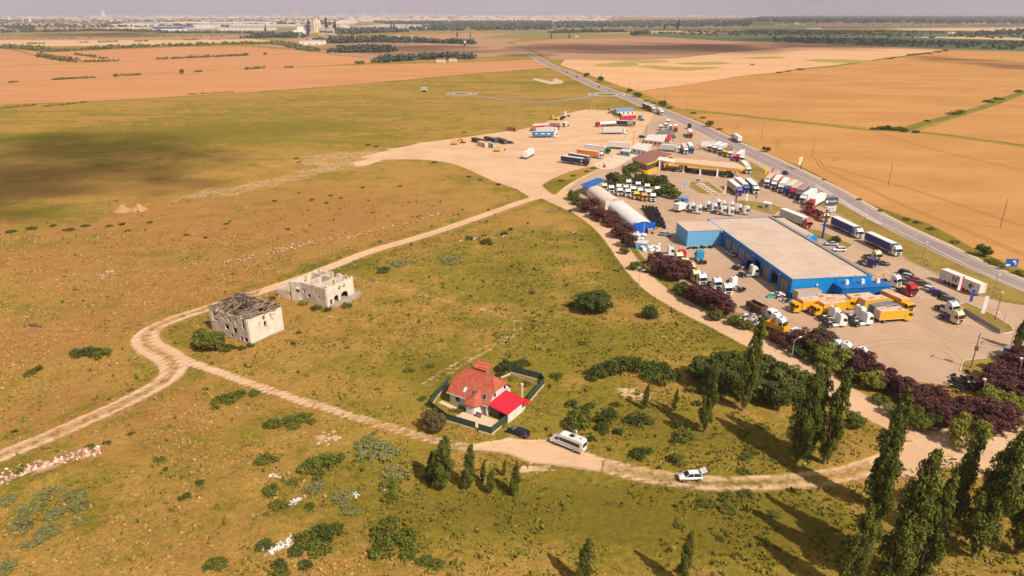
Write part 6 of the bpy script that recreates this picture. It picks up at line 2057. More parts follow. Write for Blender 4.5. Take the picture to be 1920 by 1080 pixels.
BROWNR = mat('brown_red_roof', srgb(148, 98, 88), .7, var=.08, scale=.4)
YEL = mat('yellow_fascia', srgb(240, 176, 26), .5, var=.04)
YELW = mat('yellow_wall', srgb(226, 176, 60), .7, var=.06)
CANR = mat('canopy_roof', srgb(214, 184, 160), .8, var=.07, scale=.4)
BLUEROOF = mat('blue_sheet_roof', srgb(26, 102, 176), .5, var=.05)
BLUEROOF2 = mat('faded_blue_roof', srgb(124, 158, 190), .6, var=.06)
WROOF = mat('pale_sheet_roof', srgb(222, 208, 194), .7, var=.08, scale=.3)
GROOF = mat('slate_grey_roof', srgb(112, 116, 124), .7, var=.08, scale=.3)
REDC = mat('red_paint', srgb(196, 50, 52), .5, var=.05)

r = px_building('filling_station_shop', [(1185, 296), (1213, 307), (1262, 289), (1222, 281)], 5.2, BROWNR, mat('shop_glass_wall', srgb(96, 92, 92), .4), 'filling station shop with brown-red roof and yellow and blue walls', 'shop', .8, roof_h=.5)
P_ = [G(*q, 5.2) for q in ((1185, 296), (1213, 307), (1262, 289))]
c0 = r.location
bnd = MB()
for a, b in zip(P_, P_[1:]):
    bnd.beam((a.x - c0.x, a.y - c0.y, 4.75), (b.x - c0.x, b.y - c0.y, 4.75), .12, .75)
for a, b in zip(P_, P_[1:]):
    bnd.beam((a.x - c0.x, a.y - c0.y, .8), (b.x - c0.x, b.y - c0.y, .8), 1.5, 1.5)
bnd.obj('yellow_band', YEL, r)
a = P_[0]
MB().box(a.x - c0.x + .4, a.x - c0.x + 1.6, a.y - c0.y - 1.4, a.y - c0.y - .2, 0, 4.2).obj('blue_corner', BLUEL, r)


def canopy():
    zt_ = 5.3
    pts = [G(*q, zt_) for q in ((1264, 303.5), (1389, 317), (1397.5, 312.5), (1383, 305), (1262, 294.5))]
    c = sum(pts, Vector()) / 5
    r = empty('filling_station_canopy', c.x, c.y, 0, 0, 'long flat filling station canopy with bright yellow edge on white pillars', 'canopy')
    pl = [((p - c).x, (p - c).y) for p in pts]
    MB().prism_z([(x * .992, y * .992) for x, y in pl], zt_ - .75, zt_ - .2).obj('roof', CANR, r)
    f = MB()
    for i, (a, b) in enumerate(zip(pl, pl[1:] + pl[:1])):
        f.beam((*a, zt_ - .65), (*b, zt_ - .65), .12, 1.35, 0)
    f.obj('yellow_edge', YEL, r)
    for px, py in ((1281, 324), (1312, 328), (1344, 332), (1377, 335)):
        q = G(px, py) - c
        MB().box(q.x - .4, q.x + .4, q.y - .4, q.y + .4, 0, zt_ - .76).obj('pillar', WHITEM, r)
        MB().box(q.x - .9, q.x + .9, q.y + 2.2, q.y + 3.0, .15, 1.9).obj('fuel_pump', DARKM, r)
        MB().box(q.x - 1.6, q.x + 1.6, q.y - .7, q.y + 3.4, .0, .16).obj('pump_island', KERB, r)
    w = [G(*q, zt_) for q in ((1231, 299), (1264, 305), (1266, 299), (1237, 293.5))]
    MB().prism_z([((p - c).x, (p - c).y) for p in w], zt_ - .55, zt_ + .05).obj('white_link_roof', WHITEM, r)
    q = G(1236.5, 319) - c
    MB().box(q.x - .6, q.x + .6, q.y - .5, q.y + .5, 0, zt_ - .56).obj('pillar', WHITEM, r)


canopy()
px_building('restaurant', [(1207, 262), (1216, 252), (1253, 250), (1243, 266)], 3.4, WROOF, CREAMP, 'low pale-roofed restaurant in the middle of the truck stop', 'building')
px_building('restaurant_hall', [(1228, 251), (1234, 245), (1262, 243), (1259, 251)], 3.8, GROOF, WHITEP, 'hall with slate grey roof behind the restaurant', 'building')
px_building('terrace_roof', [(1247, 260), (1252, 251), (1262, 253), (1258, 261)], 3.0, REDC, WHITEP, 'small red-roofed terrace at the right end of the restaurant', 'pavilion', 1.2)
px_building('toilet_block', [(1185, 278), (1196, 268), (1223, 270), (1211, 283)], 3.2, WROOF, WHITEP, 'white low block between the dirt lot and the filling station shop', 'building')
px_building('kiosk_hut', [(1161, 282), (1168, 279), (1184, 281), (1181, 285)], 2.8, WROOF, BLUEL, 'small hut with white awning and blue goods on the dirt lot edge', 'hut')
px_building('blue_roof_shed', [(1157, 208), (1152, 202.5), (1186, 201.5), (1191, 207.5)], 4.0, BLUEROOF2, WHITEP, 'white shed with faded blue roof at the far end of the dirt lot', 'shed')
px_building('stone_hut', [(1143, 207), (1146, 203), (1158, 203), (1161, 208)], 2.8, CONCRETE, CONCRETE, 'grey hut left of the blue-roofed shed', 'hut')
px_building('blue_canopy', [(1088, 346), (1121, 333), (1135, 337), (1104, 353)], 3.6, BLUEROOF, GREYP, 'lean-to with bright blue sheet roof above the tent halls', 'shed', 1.4, roof_h=.12)
px_building('roadside_hut', [(998, 238), (1001, 232), (1024, 231), (1029, 236)], 3.2, WROOF, WHITEP, 'white-roofed hut behind the red trailer on the dirt lot', 'hut')
px_building('tiled_hut', [(1029, 235), (1031, 230), (1049, 231), (1050, 236)], 2.6, BROWNR, BRICK, 'low hut with brown-red roof beside the red trailer', 'hut')
px_building('transformer_box', [(1430, 380), (1434, 376.5), (1448, 379), (1446, 383)], 2.6, WHITEM, WHITEM, 'white box kiosk on the grass island behind the workshop', 'kiosk', .08, roof_h=.1)
px_building('blue_kiosk', [(1271, 370), (1277, 366), (1293, 368), (1290, 373)], 2.5, BLUEROOF2, BLUEL, 'blue guard kiosk beside the parked white tractors', 'kiosk', .15, roof_h=.12)
px_building('portable_cabin', [(1192, 455), (1196, 450), (1216, 451), (1214, 457)], 2.3, WROOF, BLUEL, 'portable cabin with white roof among the white sacks', 'cabin', .1, roof_h=.1)
DARKC = mat('rust_dark_container', srgb(92, 84, 78), .8, var=.2, scale=1)
for i, (a, b, m, lb) in enumerate([((884, 266), (905, 271), DARKC, 'long dark container at the left of the scrap row'), ((907, 264), (928, 269), DARKC, 'dark brown container behind the pale ones in the scrap row'), ((929, 266), (945, 271), DARKC, 'dark hut with pale side at the right of the scrap row'),
                                   ((895, 273), (909, 277), CREAMP, 'pale container, left one of the two at the front of the scrap row'), ((910, 274), (924, 278.5), GREYP, 'grey container, right one of the two at the front of the scrap row'), ((951.5, 245), (966, 247), BRICK, 'rusty red container on the far edge of the dirt lot')]):
    A_, B_ = G(*a), G(*b)
    r = empty('container', (A_.x + B_.x) / 2, (A_.y + B_.y) / 2, 0, math.atan2(B_.y - A_.y, B_.x - A_.x), lb, 'container', 'containers on the dirt lot')
    l = (B_ - A_).length / 2
    bx = MB().box(-l, l, 0, 2.6, .1, 2.7)
    for k in range(int(l * 4)):
        bx.box(-l + .15 + k * .5, -l + .35 + k * .5, -.05, .0, .2, 2.6)
    bx.obj('body', m, r)
    MB().box(-l - .02, l + .02, -.05, 2.65, 2.7, 2.78).obj('roof', m, r)
    MB().box(l - 1.4, l - .2, -.09, -.051, .2, 2.4).obj('door', DARKM, r)
# ------------------------------------------------------------------ vehicles
PC = {}


def paint(rgb, rough=.35, coat=.3):
    k = (rgb, rough)
    if k not in PC:
        PC[k] = mat('vehicle_paint', srgb(*rgb), rough, var=.03, scale=.8, coat=coat)
    return PC[k]


WHT, RED, BLU, YLW, GRN_, CRM, ORG, NAVY, SIL, BLK, TEAL, GRY = ((232, 230, 226), (190, 26, 42), (34, 58, 140), (238, 170, 20), (20, 130, 70), (226, 204, 160), (232, 110, 50), (40, 46, 96), (190, 190, 192), (34, 34, 40), (30, 140, 150), (120, 122, 124))
GLS = mat('vehicle_glass', srgb(26, 30, 36), .06, spec=.7, var=.02)
TYRE = mat('tyre_rubber', srgb(40, 38, 38), .9, var=.15, scale=3)
RIM = mat('wheel_rim', srgb(168, 168, 170), .35, metal=.6, var=.05)
CHAS = mat('chassis_steel', srgb(66, 60, 56), .7, var=.25, scale=1.5)
TANKM = mat('fuel_tank', srgb(196, 194, 190), .3, metal=.5, var=.05)
LAMP = mat('headlamp_glass', srgb(236, 236, 230), .1)
TAIL = mat('tail_lamp', srgb(176, 20, 24), .3)
GRILLE = mat('grille_black', srgb(36, 36, 38), .6)
_mesh = {}


def part(name, key, build, m, parent, loc_=None):
    """one mesh datablock for every like part; the material sits on the object"""
    if key not in _mesh:
        mb = build()
        me = mb.mesh(name, [m] if not isinstance(m, (list, tuple)) else list(m))
        _mesh[key] = me
    o = link(bpy.data.objects.new(name, _mesh[key]), parent)
    if loc_: o.location = loc_
    if not isinstance(m, (list, tuple)) and _mesh[key].materials[0] is not m:
        set_mat(o, m)
    return o


def wheel_mb(r, w):
    b = MB()
    b.tube((0, -w / 2, 0), (0, w / 2, 0), r, r, 14, 0)
    b.tube((0, -w / 2 - .015, 0), (0, w / 2 + .015, 0), r * .56, r * .56, 10, 1)
    return b


def wheel(parent, x, y, r=.5, w=.3):
    return part('wheel', ('wh', r, w), lambda: wheel_mb(r, w), [TYRE, RIM], parent, (x, y, r))


CAB_PR = [(0, .62), (2.08, .5), (2.2, .62), (2.24, 1.65), (2.02, 2.75), (1.75, 3.2), (1.05, 3.72), (.1, 3.62), (0, 3.4)]


def cab(parent, col, x0, high=True, kind='modern'):
    """truck cab, its back at x0, facing +x"""
    ck = ('cab', high)
    pr = CAB_PR if high else [(0, .62), (2.08, .5), (2.2, .62), (2.24, 1.6), (2.0, 2.6), (1.8, 2.78), (.1, 2.8), (0, 2.7)]

    def bc():
        b = MB().prism_y(pr, -1.22, 1.22, 0, inset=lambda z: max(0, (z - 1.7)) * .07)
        b.box(.02, .3, 1.2, 1.26, .8, 3.2 if high else 2.4)
        b.box(.02, .3, -1.26, -1.2, .8, 3.2 if high else 2.4)
        return b
    if ck not in _mesh:
        me = bc().mesh('cab', [paint(WHT)])
        bm = bmesh.new(); bm.from_mesh(me)
        es = [e for e in bm.edges if len(e.link_faces) == 2 and e.calc_face_angle(0) > .5]
        bmesh.ops.bevel(bm, geom=es, offset=.07, segments=2, affect='EDGES', clamp_overlap=True)
        bm.to_mesh(me); bm.free()
        _mesh[ck] = me
    c = part('cab', ck, bc, paint(col), parent, (x0, 0, 0))
    parent, x0 = c, 0
    ws = [(2.235, 1.72), (2.03, 2.72)] if high else [(2.225, 1.68), (2.02, 2.55)]

    def bw():
        (xa, za), (xb, zb) = ws
        b = MB()
        wa, wb = 1.12, 1.06
        b.add([(xa + .02, -wa, za), (xa + .02, wa, za), (xb + .02, wb, zb), (xb + .02, -wb, zb), (xa - .1, -wa, za), (xa - .1, wa, za), (xb - .1, wb, zb), (xb - .1, -wb, zb)],
              [(0, 1, 2, 3), (0, 4, 5, 1), (1, 5, 6, 2), (2, 6, 7, 3), (3, 7, 4, 0)])
        return b
    part('windshield', ('ws', high), bw, GLS, parent, (x0, 0, 0))
    for s_ in (-1, 1):
        def bs(s_=s_):
            y0, y1 = s_ * 1.235, s_ * 1.17
            b = MB()
            q = [(1.05, 1.75), (2.02, 1.75), (1.86, 2.5), (1.05, 2.55)]
            b.add([(x, y0 - s_ * max(0, z - 1.7) * .07 + s_ * .012, z) for x, z in q] + [(x, y1 - s_ * .2, z) for x, z in q], [(0, 1, 2, 3), (0, 4, 5, 1), (1, 5, 6, 2), (2, 6, 7, 3), (3, 7, 4, 0)])
            return b
        part('side_window', ('sw', s_), bs, GLS, parent, (x0, 0, 0))
        part('mirror', ('mi', s_), lambda s_=s_: MB().box(1.98, 2.12, s_ * 1.42 - .09, s_ * 1.42 + .09, 1.75, 2.45).box(2.0, 2.06, min(s_ * 1.2, s_ * 1.4), max(s_ * 1.2, s_ * 1.4), 2.2, 2.26), GRILLE, parent, (x0, 0, 0))
        part('headlight', ('hl', s_), lambda s_=s_: MB().box(2.19, 2.27, s_ * .9 - .24, s_ * .9 + .24, .68, .9), LAMP, parent, (x0, 0, 0))
    part('grille', 'gr', lambda: MB().box(2.2, 2.275, -.72, .72, .95, 1.5).box(2.18, 2.265, -.6, .6, .55, .75), GRILLE, parent, (x0, 0, 0))
    if high: part('roof_hatch', 'rh', lambda: MB().box(.6, 1.15, -.38, .38, 3.6, 3.74), GLS, parent, (x0, 0, 0))
    return c


def chassis(parent, x0, x1, tank=None):
    L_ = x1 - x0
    part('chassis', ('ch', round(L_, 1)), lambda: MB().box(0, L_, .32, .44, .62, .9).box(0, L_, -.44, -.32, .62, .9).box(0, .15, -.44, .44, .62, .88).box(L_ * .5, L_ * .5 + .15, -.4, .4, .66, .86).box(.1, .3, -1.15, 1.15, .6, .78).box(.75, 1.65, -.45, .45, .9, 1.02), CHAS, parent, (x0, 0, 0))


def tractor_parts(r, col, x_front, tank=None, high=True, skirt=None):
    """tractor unit 5.9 m long whose nose is at x_front"""
    xr = x_front - 5.9
    chassis(r, xr, x_front - .5)
    cab(r, col, x_front - 2.25, high)
    for s_ in (-1, 1):
        part('fuel_tank', ('ft', s_), lambda s_=s_: MB().box(2.0, 3.75, s_ * .85 - .32, s_ * .85 + .32, .45, 1.0), paint(skirt) if skirt else TANKM, r, (xr, 0, 0))
        part('mudguard', ('mg', s_), lambda s_=s_: MB().box(.55, 1.65, s_ * .95 - .3, s_ * .95 + .3, 1.04, 1.1).box(.4, .56, s_ * .95 - .3, s_ * .95 + .3, .7, 1.06), GRILLE, r, (xr, 0, 0))
        wheel(r, x_front - 1.35, s_ * 1.02, .5, .32)
        wheel(r, xr + 1.1, s_ * .92, .5, .56)


def truck_root(name, rear, front, label, cat, group, length=None):
    A_, B_ = G(*rear), G(*front)
    d = B_ - A_
    c = (A_ + B_) / 2
    return empty(name, c.x, c.y, .06, math.atan2(d.y, d.x), label, cat, group)


def tractor(rear, front, col, label, group='parked tractor units', high=True, skirt=None, name='tractor_unit'):
    r = truck_root(name, rear, front, label, 'truck', group)
    tractor_parts(r, col, 2.95, high=high, skirt=skirt)
    return r


def box_parts(r, x0, x1, side, roof, z0=1.15, z1=3.95, name='trailer_box', ribs=True):
    L_ = round(x1 - x0, 2)

    def bb():
        b = MB().box(0, L_, -1.27, 1.27, z0, z1 - .04)
        return b
    bx = part(name, ('bx', L_, z0, z1), bb, paint(side, .5, 0), r, (x0, 0, 0))
    r, x0 = bx, 0
    if ribs:
        part('edge_rail', ('er', L_, z0, z1), lambda: MB().box(-.02, L_ + .02, -1.3, -1.24, z0 - .02, z0 + .1).box(-.02, L_ + .02, 1.24, 1.3, z0 - .02, z0 + .1).box(-.02, L_ + .02, -1.3, -1.24, z1 - .16, z1).box(-.02, L_ + .02, 1.24, 1.3, z1 - .16, z1)
             .box(-.03, .06, -1.3, -1.2, z0, z1).box(-.03, .06, 1.2, 1.3, z0, z1).box(L_ - .06, L_ + .03, -1.3, -1.2, z0, z1).box(L_ - .06, L_ + .03, 1.2, 1.3, z0, z1), paint(SIL), r, (x0, 0, 0))
    part('roof_sheet', ('rs', L_, z1), lambda: MB().box(-.01, L_ + .01, -1.24, 1.24, z1 - .06, z1 + .015), paint(roof, .6, 0), r, (x0, 0, 0))
    part('rear_door', ('rd', z0, z1), lambda: MB().box(-.05, -.01, -1.18, -.03, z0 + .1, z1 - .12).box(-.05, -.01, .03, 1.18, z0 + .1, z1 - .12).box(-.09, -.05, -.3, -.26, z0 + .2, z1 - .2).box(-.09, -.05, .26, .3, z0 + .2, z1 - .2), paint(roof if roof != NAVY else SIL, .5, 0), r, (x0, 0, 0))
    return bx


def text_obj(s_, size, m, parent, loc_, rot, name='lettering', ext=.01):
    cu = bpy.data.curves.new(name, 'FONT')
    cu.body = s_
    cu.size = size
    cu.extrude = ext
    cu.align_x = 'CENTER'
    cu.align_y = 'CENTER'
    cu.offset = size * .02
    to = bpy.data.objects.new(name, cu)
    S.collection.objects.link(to)
    dg = bpy.context.evaluated_depsgraph_get()
    me = bpy.data.meshes.new_from_object(to.evaluated_get(dg))
    bpy.data.objects.remove(to)
    me.materials.clear()
    me.materials.append(m)
    o = link(bpy.data.objects.new(name, me), parent)
    o.location = loc_
    o.rotation_euler = rot
    return o


def semi(rear, front, cabc, side, roof, label, group='articulated trucks', tl=13.6, skirt=None, low=False, with_cab=True, name=None, kind='box'):
    nm = name or ('semi_truck' if with_cab else 'semi_trailer')
    r = truck_root(nm, rear, front, label, 'truck' if with_cab else 'trailer', group)
    tot = (tl + 2.9) if with_cab else tl
    x1 = tot / 2
    x0 = -tot / 2
    if with_cab:
        tractor_parts(r, cabc, x1, skirt=skirt)
    t1 = x0 + tl
    if kind == 'tank':
        b = part('tank', ('tk', tl), lambda: MB().tube((0, 0, 2.3), (tl, 0, 2.35), 1.2, 1.2, 18).tube((tl * .2, 0, 3.4), (tl * .8, 0, 3.4), .25, .25, 8), paint(side), r, (x0, 0, 0))
    elif kind == 'open':
        part('trailer_box', ('op', tl), lambda: MB().box(0, tl, -1.27, 1.27, 1.15, 1.35).box(0, tl, -1.27, -1.2, 1.35, 2.2).box(0, tl, 1.2, 1.27, 1.35, 2.2).box(0, .1, -1.2, 1.2, 1.35, 2.2).box(tl - .1, tl, -1.2, 1.2, 1.35, 2.4), paint(side, .7, 0), r, (x0, 0, 0))
    else:
        box_parts(r, x0, t1, side, roof)
    part('trailer_frame', ('tf', tl), lambda: MB().box(.1, tl - .2, .35, .5, .8, 1.14).box(.1, tl - .2, -.5, -.35, .8, 1.14).box(tl - 3.9, tl - 3.7, -1.0, -.8, .1 if not with_cab else .5, 1.1).box(tl - 3.9, tl - 3.7, .8, 1.0, .1 if not with_cab else .5, 1.1)
         .box(4.9, tl - 4.6, -1.2, -1.14, .5, 1.0).box(4.9, tl - 4.6, 1.14, 1.2, .5, 1.0).box(-.02, .12, -1.2, 1.2, .5, .66), CHAS, r, (x0, 0, 0))
    for k in range(3):
        for s_ in (-1, 1):
            wheel(r, x0 + 1.9 + 1.31 * k, s_ * 1.05, .5, .36)
    for s_ in (-1, 1):
        part('tail_light', ('tl', s_), lambda s_=s_: MB().box(-.08, -.02, s_ * 1.0 - .2, s_ * 1.0 + .2, .72, .88), TAIL, r, (x0, 0, 0))
    r['x0'] = x0
    return r


def box_truck(rear, front, col, side, roof, label, group, L_=7.2, tipper=False):
    r = truck_root('box_truck', rear, front, label, 'truck', group)
    tot = L_ + 2.2
    x0 = -tot / 2
    chassis(r, x0 + .2, tot / 2 - .6)
    cab(r, col, tot / 2 - 2.25, high=False)
    if tipper:
        part('tipper_body', 'tip', lambda: MB().box(0, 5.6, -1.2, 1.2, 1.1, 1.2).box(0, 5.6, -1.27, -1.18, 1.1, 2.5).box(0, 5.6, 1.18, 1.27, 1.1, 2.5).box(5.5, 5.6, -1.18, 1.18, 1.1, 2.7).box(0, .1, -1.18, 1.18, 1.1, 2.3), paint(side, .7, 0), r, (x0, 0, 0))
        part('load', 'tipl', lambda: MB().box(.12, 5.48, -1.16, 1.16, 1.21, 1.5, taper=.2), BRICK, r, (x0, 0, 0))
    else:
        box_parts(r, x0, x0 + L_ - .2, side, roof, 1.05, 3.6, 'cargo_box')
    for s_ in (-1, 1):
        wheel(r, tot / 2 - 1.35, s_ * 1.0, .46, .3)
        wheel(r, x0 + 1.7, s_ * .92, .46, .5)
    return r


CAR_B = {'hatch': ([(-2.05, .35), (2.0, .3), (2.1, .45), (2.1, .72), (1.9, .86), (1.05, .98), (-2.0, 1.0), (-2.12, .8), (-2.1, .5)], [(-1.95, 1.0), (1.1, .98), (.35, 1.44), (-.4, 1.5), (-1.45, 1.46)]),
         'estate': ([(-2.3, .38), (2.2, .32), (2.32, .48), (2.3, .75), (2.1, .88), (1.1, 1.0), (-2.2, 1.02), (-2.35, .8), (-2.33, .5)], [(-2.2, 1.02), (1.15, 1.0), (.35, 1.45), (-.5, 1.52), (-1.85, 1.46)]),
         'sedan': ([(-2.25, .36), (2.15, .3), (2.28, .46), (2.26, .72), (2.05, .86), (1.0, .97), (-1.4, 1.02), (-2.2, .96), (-2.3, .8), (-2.28, .5)], [(-1.65, 1.0), (1.05, .97), (.3, 1.42), (-.4, 1.47), (-.95, 1.42)]),
         'suv': ([(-2.2, .45), (2.15, .4), (2.28, .55), (2.26, .9), (2.05, 1.05), (1.05, 1.15), (-2.15, 1.17), (-2.27, .95), (-2.25, .6)], [(-2.1, 1.17), (1.1, 1.15), (.4, 1.62), (-.5, 1.7), (-1.85, 1.64)])}


def car(rear, front, col, label, kind='hatch', group=None, cat='car', gate=False):
    r = truck_root('car', rear, front, label, cat, group)
    body, gh = CAR_B[kind]
    zs = body[5][1] if kind != 'sedan' else body[5][1]

    def bb():
        return MB().prism_y(body, -.9, .9, 0, inset=lambda z: .1 * max(0, .55 - z) + .12 * max(0, z - .75))
    ck = ('cb', kind)
    if ck not in _mesh:
        me = bb().mesh('body', [paint(WHT)])
        bm = bmesh.new(); bm.from_mesh(me)
        es = [e for e in bm.edges if len(e.link_faces) == 2 and e.calc_face_angle(0) > .35]
        bmesh.ops.bevel(bm, geom=es, offset=.09, segments=3, affect='EDGES', clamp_overlap=True)
        bm.to_mesh(me); bm.free()
        me.polygons.foreach_set('use_smooth', [True] * len(me.polygons))
        _mesh[ck] = me
    part('body', ck, bb, paint(col), r)
    zb = gh[0][1]
    zr = max(z for _, z in gh)
    ins = lambda z: .04 + .30 * (z - zb) / (zr - zb) * .75
    part('windows', ('gl', kind), lambda: MB().prism_y(gh, -.86, .86, 0, inset=ins), GLS, r)

    def roof():
        b = MB()
        top = [p for p in gh if p[1] > zr - .14]
        top.sort()
        y = .86 - ins(zr)
        n = len(top)
        vs = [(x, -y - .005, z + .02) for x, z in top] + [(x, y + .005, z + .02) for x, z in top] + [(x, -y - .005, z - .05) for x, z in top] + [(x, y + .005, z - .05) for x, z in top]
        fs = []
        for i in range(n - 1):
            fs += [(i, i + 1, n + i + 1, n + i), (2 * n + i, 3 * n + i, 3 * n + i + 1, 2 * n + i + 1), (i, 2 * n + i, 2 * n + i + 1, i + 1), (n + i, n + i + 1, 3 * n + i + 1, 3 * n + i)]
        fs += [(0, n, 3 * n, 2 * n), (n - 1, 3 * n - 1, 4 * n - 1, 2 * n - 1)]
        b.add(vs, fs)
        # pillars
        for s_ in (-1, 1):
            for (xa, za), (xb, zb_) in (((gh[1][0] - .02, gh[1][1]), (gh[2][0], gh[2][1])), ((gh[0][0] + .05, gh[0][1]), (gh[-1][0], gh[-1][1])), ((-.35, zb), (-.4, zr - .03))):
                b.beam((xa, s_ * (.86 - ins(za)), za), (xb, s_ * (.865 - ins(zb_)), zb_), .07, .06)
        return b
    part('roof', ('rf', kind), roof, paint(col), r)
    wr = .36 if kind == 'suv' else .32
    for x in (1.35, -1.33):
        for s_ in (-1, 1):
            wheel(r, x, s_ * .83, wr, .22)
    xf, xk = body[2][0], body[-2][0]
    for s_ in (-1, 1):
        part('headlight', ('chl', kind, s_), lambda s_=s_: MB().box(xf - .12, xf + .01, s_ * .66 - .16, s_ * .66 + .16, .64, .76), LAMP, r)
        part('tail_light', ('ctl', kind, s_), lambda s_=s_: MB().box(xk - .005, xk + .12, s_ * .7 - .12, s_ * .7 + .12, .72, .92), TAIL, r)
    part('bumper', ('bp', kind), lambda: MB().box(xf - .2, xf + .02, -.62, .62, .3, .44).box(xk - .02, xk + .2, -.62, .62, .36, .48), GRILLE, r)
    if gate:
        MB().add([(-1.75, -.7, 1.5), (-1.75, .7, 1.5), (-2.75, .68, 2.0), (-2.75, -.68, 2.0), (-1.75, -.7, 1.42), (-1.75, .7, 1.42), (-2.72, .68, 1.9), (-2.72, -.68, 1.9)], [(0, 1, 2, 3), (7, 6, 5, 4), (0, 4, 5, 1), (1, 5, 6, 2), (2, 6, 7, 3), (3, 7, 4, 0)]).obj('open_tailgate', paint(col), r)
    return r


def minibus(rear, front, label):
    r = truck_root('minibus', rear, front, label, 'minibus', None)
    pr = [(-3.6, .42), (3.3, .4), (3.55, .55), (3.5, 1.0), (2.75, 1.32), (1.85, 2.35), (1.3, 2.72), (-3.2, 2.78), (-3.55, 2.6), (-3.66, 1.2)]
    b = MB().prism_y(pr, -1.0, 1.0, 0, inset=lambda z: max(0, z - 1.2) * .09).obj('body', paint(WHT), r)
    bevel(b, .07, 2, .4)
    MB().box(-3.0, 1.35, -.985, -.8, 1.42, 2.12).obj('side_window', GLS, r)
    MB().box(-3.0, 1.35, .8, .985, 1.42, 2.12).obj('side_window', GLS, r)
    for s_ in (-1, 1):
        MB().add([(1.55, s_ * .99, 1.35), (2.6, s_ * .99, 1.35), (1.85, s_ * .93, 2.05), (1.55, s_ * .93, 2.1), (1.55, s_ * .8, 1.35), (2.6, s_ * .8, 1.35), (1.85, s_ * .8, 2.05), (1.55, s_ * .8, 2.1)], [(0, 1, 2, 3), (0, 4, 5, 1), (1, 5, 6, 2), (2, 6, 7, 3), (3, 7, 4, 0)]).obj('door_window', GLS, r)
        wheel(r, 2.45, s_ * .9, .36, .24)
        wheel(r, -1.75, s_ * .88, .36, .3)
        MB().box(3.3, 3.5, s_ * .7 - .18, s_ * .7 + .18, .78, 1.02).obj('headlight', LAMP, r)
        MB().box(-3.69, -3.6, s_ * .86 - .08, s_ * .86 + .08, .8, 1.3).obj('tail_light', TAIL, r)
        MB().box(-3.3, 2.0, s_ * 1.005 - .012, s_ * 1.005 + .012, .95, 1.08).obj('side_stripe', paint(GRY), r)
        MB().box(-3.3, 3.0, s_ * 1.0 - .02, s_ * 1.0 + .02, .42, .58).obj('sill', GRILLE, r)
    MB().add([(2.74, -.84, 1.37), (2.74, .84, 1.37), (1.9, .8, 2.33), (1.9, -.8, 2.33), (2.6, -.84, 1.3), (2.6, .84, 1.3), (1.78, .8, 2.3), (1.78, -.8, 2.3)], [(0, 1, 2, 3), (0, 4, 5, 1), (1, 5, 6, 2), (2, 6, 7, 3), (3, 7, 4, 0)]).obj('windshield', GLS, r)
    MB().add([(-3.66, -.75, 1.45), (-3.66, .75, 1.45), (-3.6, .7, 2.2), (-3.6, -.7, 2.2), (-3.5, -.75, 1.45), (-3.5, .75, 1.45), (-3.5, .7, 2.2), (-3.5, -.7, 2.2)], [(0, 1, 2, 3), (0, 4, 5, 1), (1, 5, 6, 2), (2, 6, 7, 3), (3, 7, 4, 0)]).obj('rear_window', GLS, r)
    MB().box(-1.3, -.4, -.45, .45, 2.75, 2.84).obj('roof_hatch', GLS, r)
    MB().box(-2.1, -1.45, -.5, .3, 2.77, 2.9, taper=.05).obj('roof_unit', paint(CRM), r)
    MB().box(-3.0, -2.3, -.1, .05, 2.77, 2.84).obj('roof_bar', GRILLE, r)
    return r


# ---- on the dirt tracks near the house
minibus((1090, 848), (1040, 828), 'white minibus with a dark window band parked on the dirt by the house')
car((987, 821), (956, 810), BLK, 'black estate car parked on the grass before the house gate', 'estate')
car((1313, 898), (1274, 899.5), WHT, 'white hatchback with its tailgate open on the curved dirt track', 'hatch', gate=True)

# ---- truck stop on the dirt lot
g1 = 'trucks and trailers on the dirt lot'
t = semi((1000, 258), (1043, 257.5), WHT, (40, 104, 170), SIL, 'white cab with blue curtain trailer carrying white lettering', g1)
for k, (x, w) in enumerate(((-6.6, 1.9), (-3.0, 3.0), (1.2, 2.4))):
    MB().box(x, x + w, -1.292, -1.272, 2.35 - .1 * k, 2.9).obj('white_marking', paint(WHT), t)
semi((1004, 251), (1045, 248.5), WHT, SIL, (214, 206, 196), 'silver trailer with white cab parked right behind the blue one', g1)
semi((995, 247), (1033, 243.5), RED, RED, (216, 206, 200), 'red trailer behind the silver one', g1, with_cab=False)
tractor((1067, 236), (1055, 239), WHT, 'white tractor beside the small tree left of the bare lot', g1)
tractor((1046, 226), (1032, 224.5), YLW, 'yellow tractor unit on the grassy far edge of the lot', g1)
tractor((1070, 219), (1055, 218), WHT, 'white tractor unit on the grassy far edge of the lot', g1)
semi((1156, 236), (1116, 238.5), RED, (222, 214, 210), (222, 214, 210), 'red cab with pale tanker trailer', g1, kind='tank')
t = semi((1155, 236), (1191, 237.5), BLK, (30, 46, 42), (216, 214, 208), 'dark green trailer with big BTK letters', g1, with_cab=False)
text_obj('BTK', 2.3, paint(WHT), t, (3.6, -1.30, 2.45), (math.pi / 2, 0, 0))
semi((1165, 227.5), (1189, 225.5), RED, (200, 28, 60), (210, 60, 80), 'crimson trailer in front of the blue-roofed shed', g1, with_cab=False)
tractor((1206, 227), (1198, 224.5), TEAL, 'teal tractor unit right of the crimson trailer', g1)
semi((1130, 251.5), (1174, 251), WHT, (206, 198, 190), (226, 218, 212), 'silver curtain truck with white cab in the middle of the far lot', g1)
semi((1142, 278), (1180, 281), WHT, (228, 220, 214), (232, 226, 220), 'long white trailer without a cab beside the wooden pole', g1, with_cab=False)
semi((1097, 283), (1143, 288.5), (14, 128, 66), (226, 220, 212), (232, 226, 220), 'white trailer behind a green cab', g1)
t = semi((1082, 292), (1131, 298.5), WHT, (238, 140, 16), (236, 206, 170), 'orange trailer with a white cab', g1)
MB().box(-7.2, -4.6, -1.295, -1.272, 2.7, 3.1).box(-4.2, -3.4, -1.295, -1.272, 2.75, 3.05).obj('red_marking', paint(RED), t)
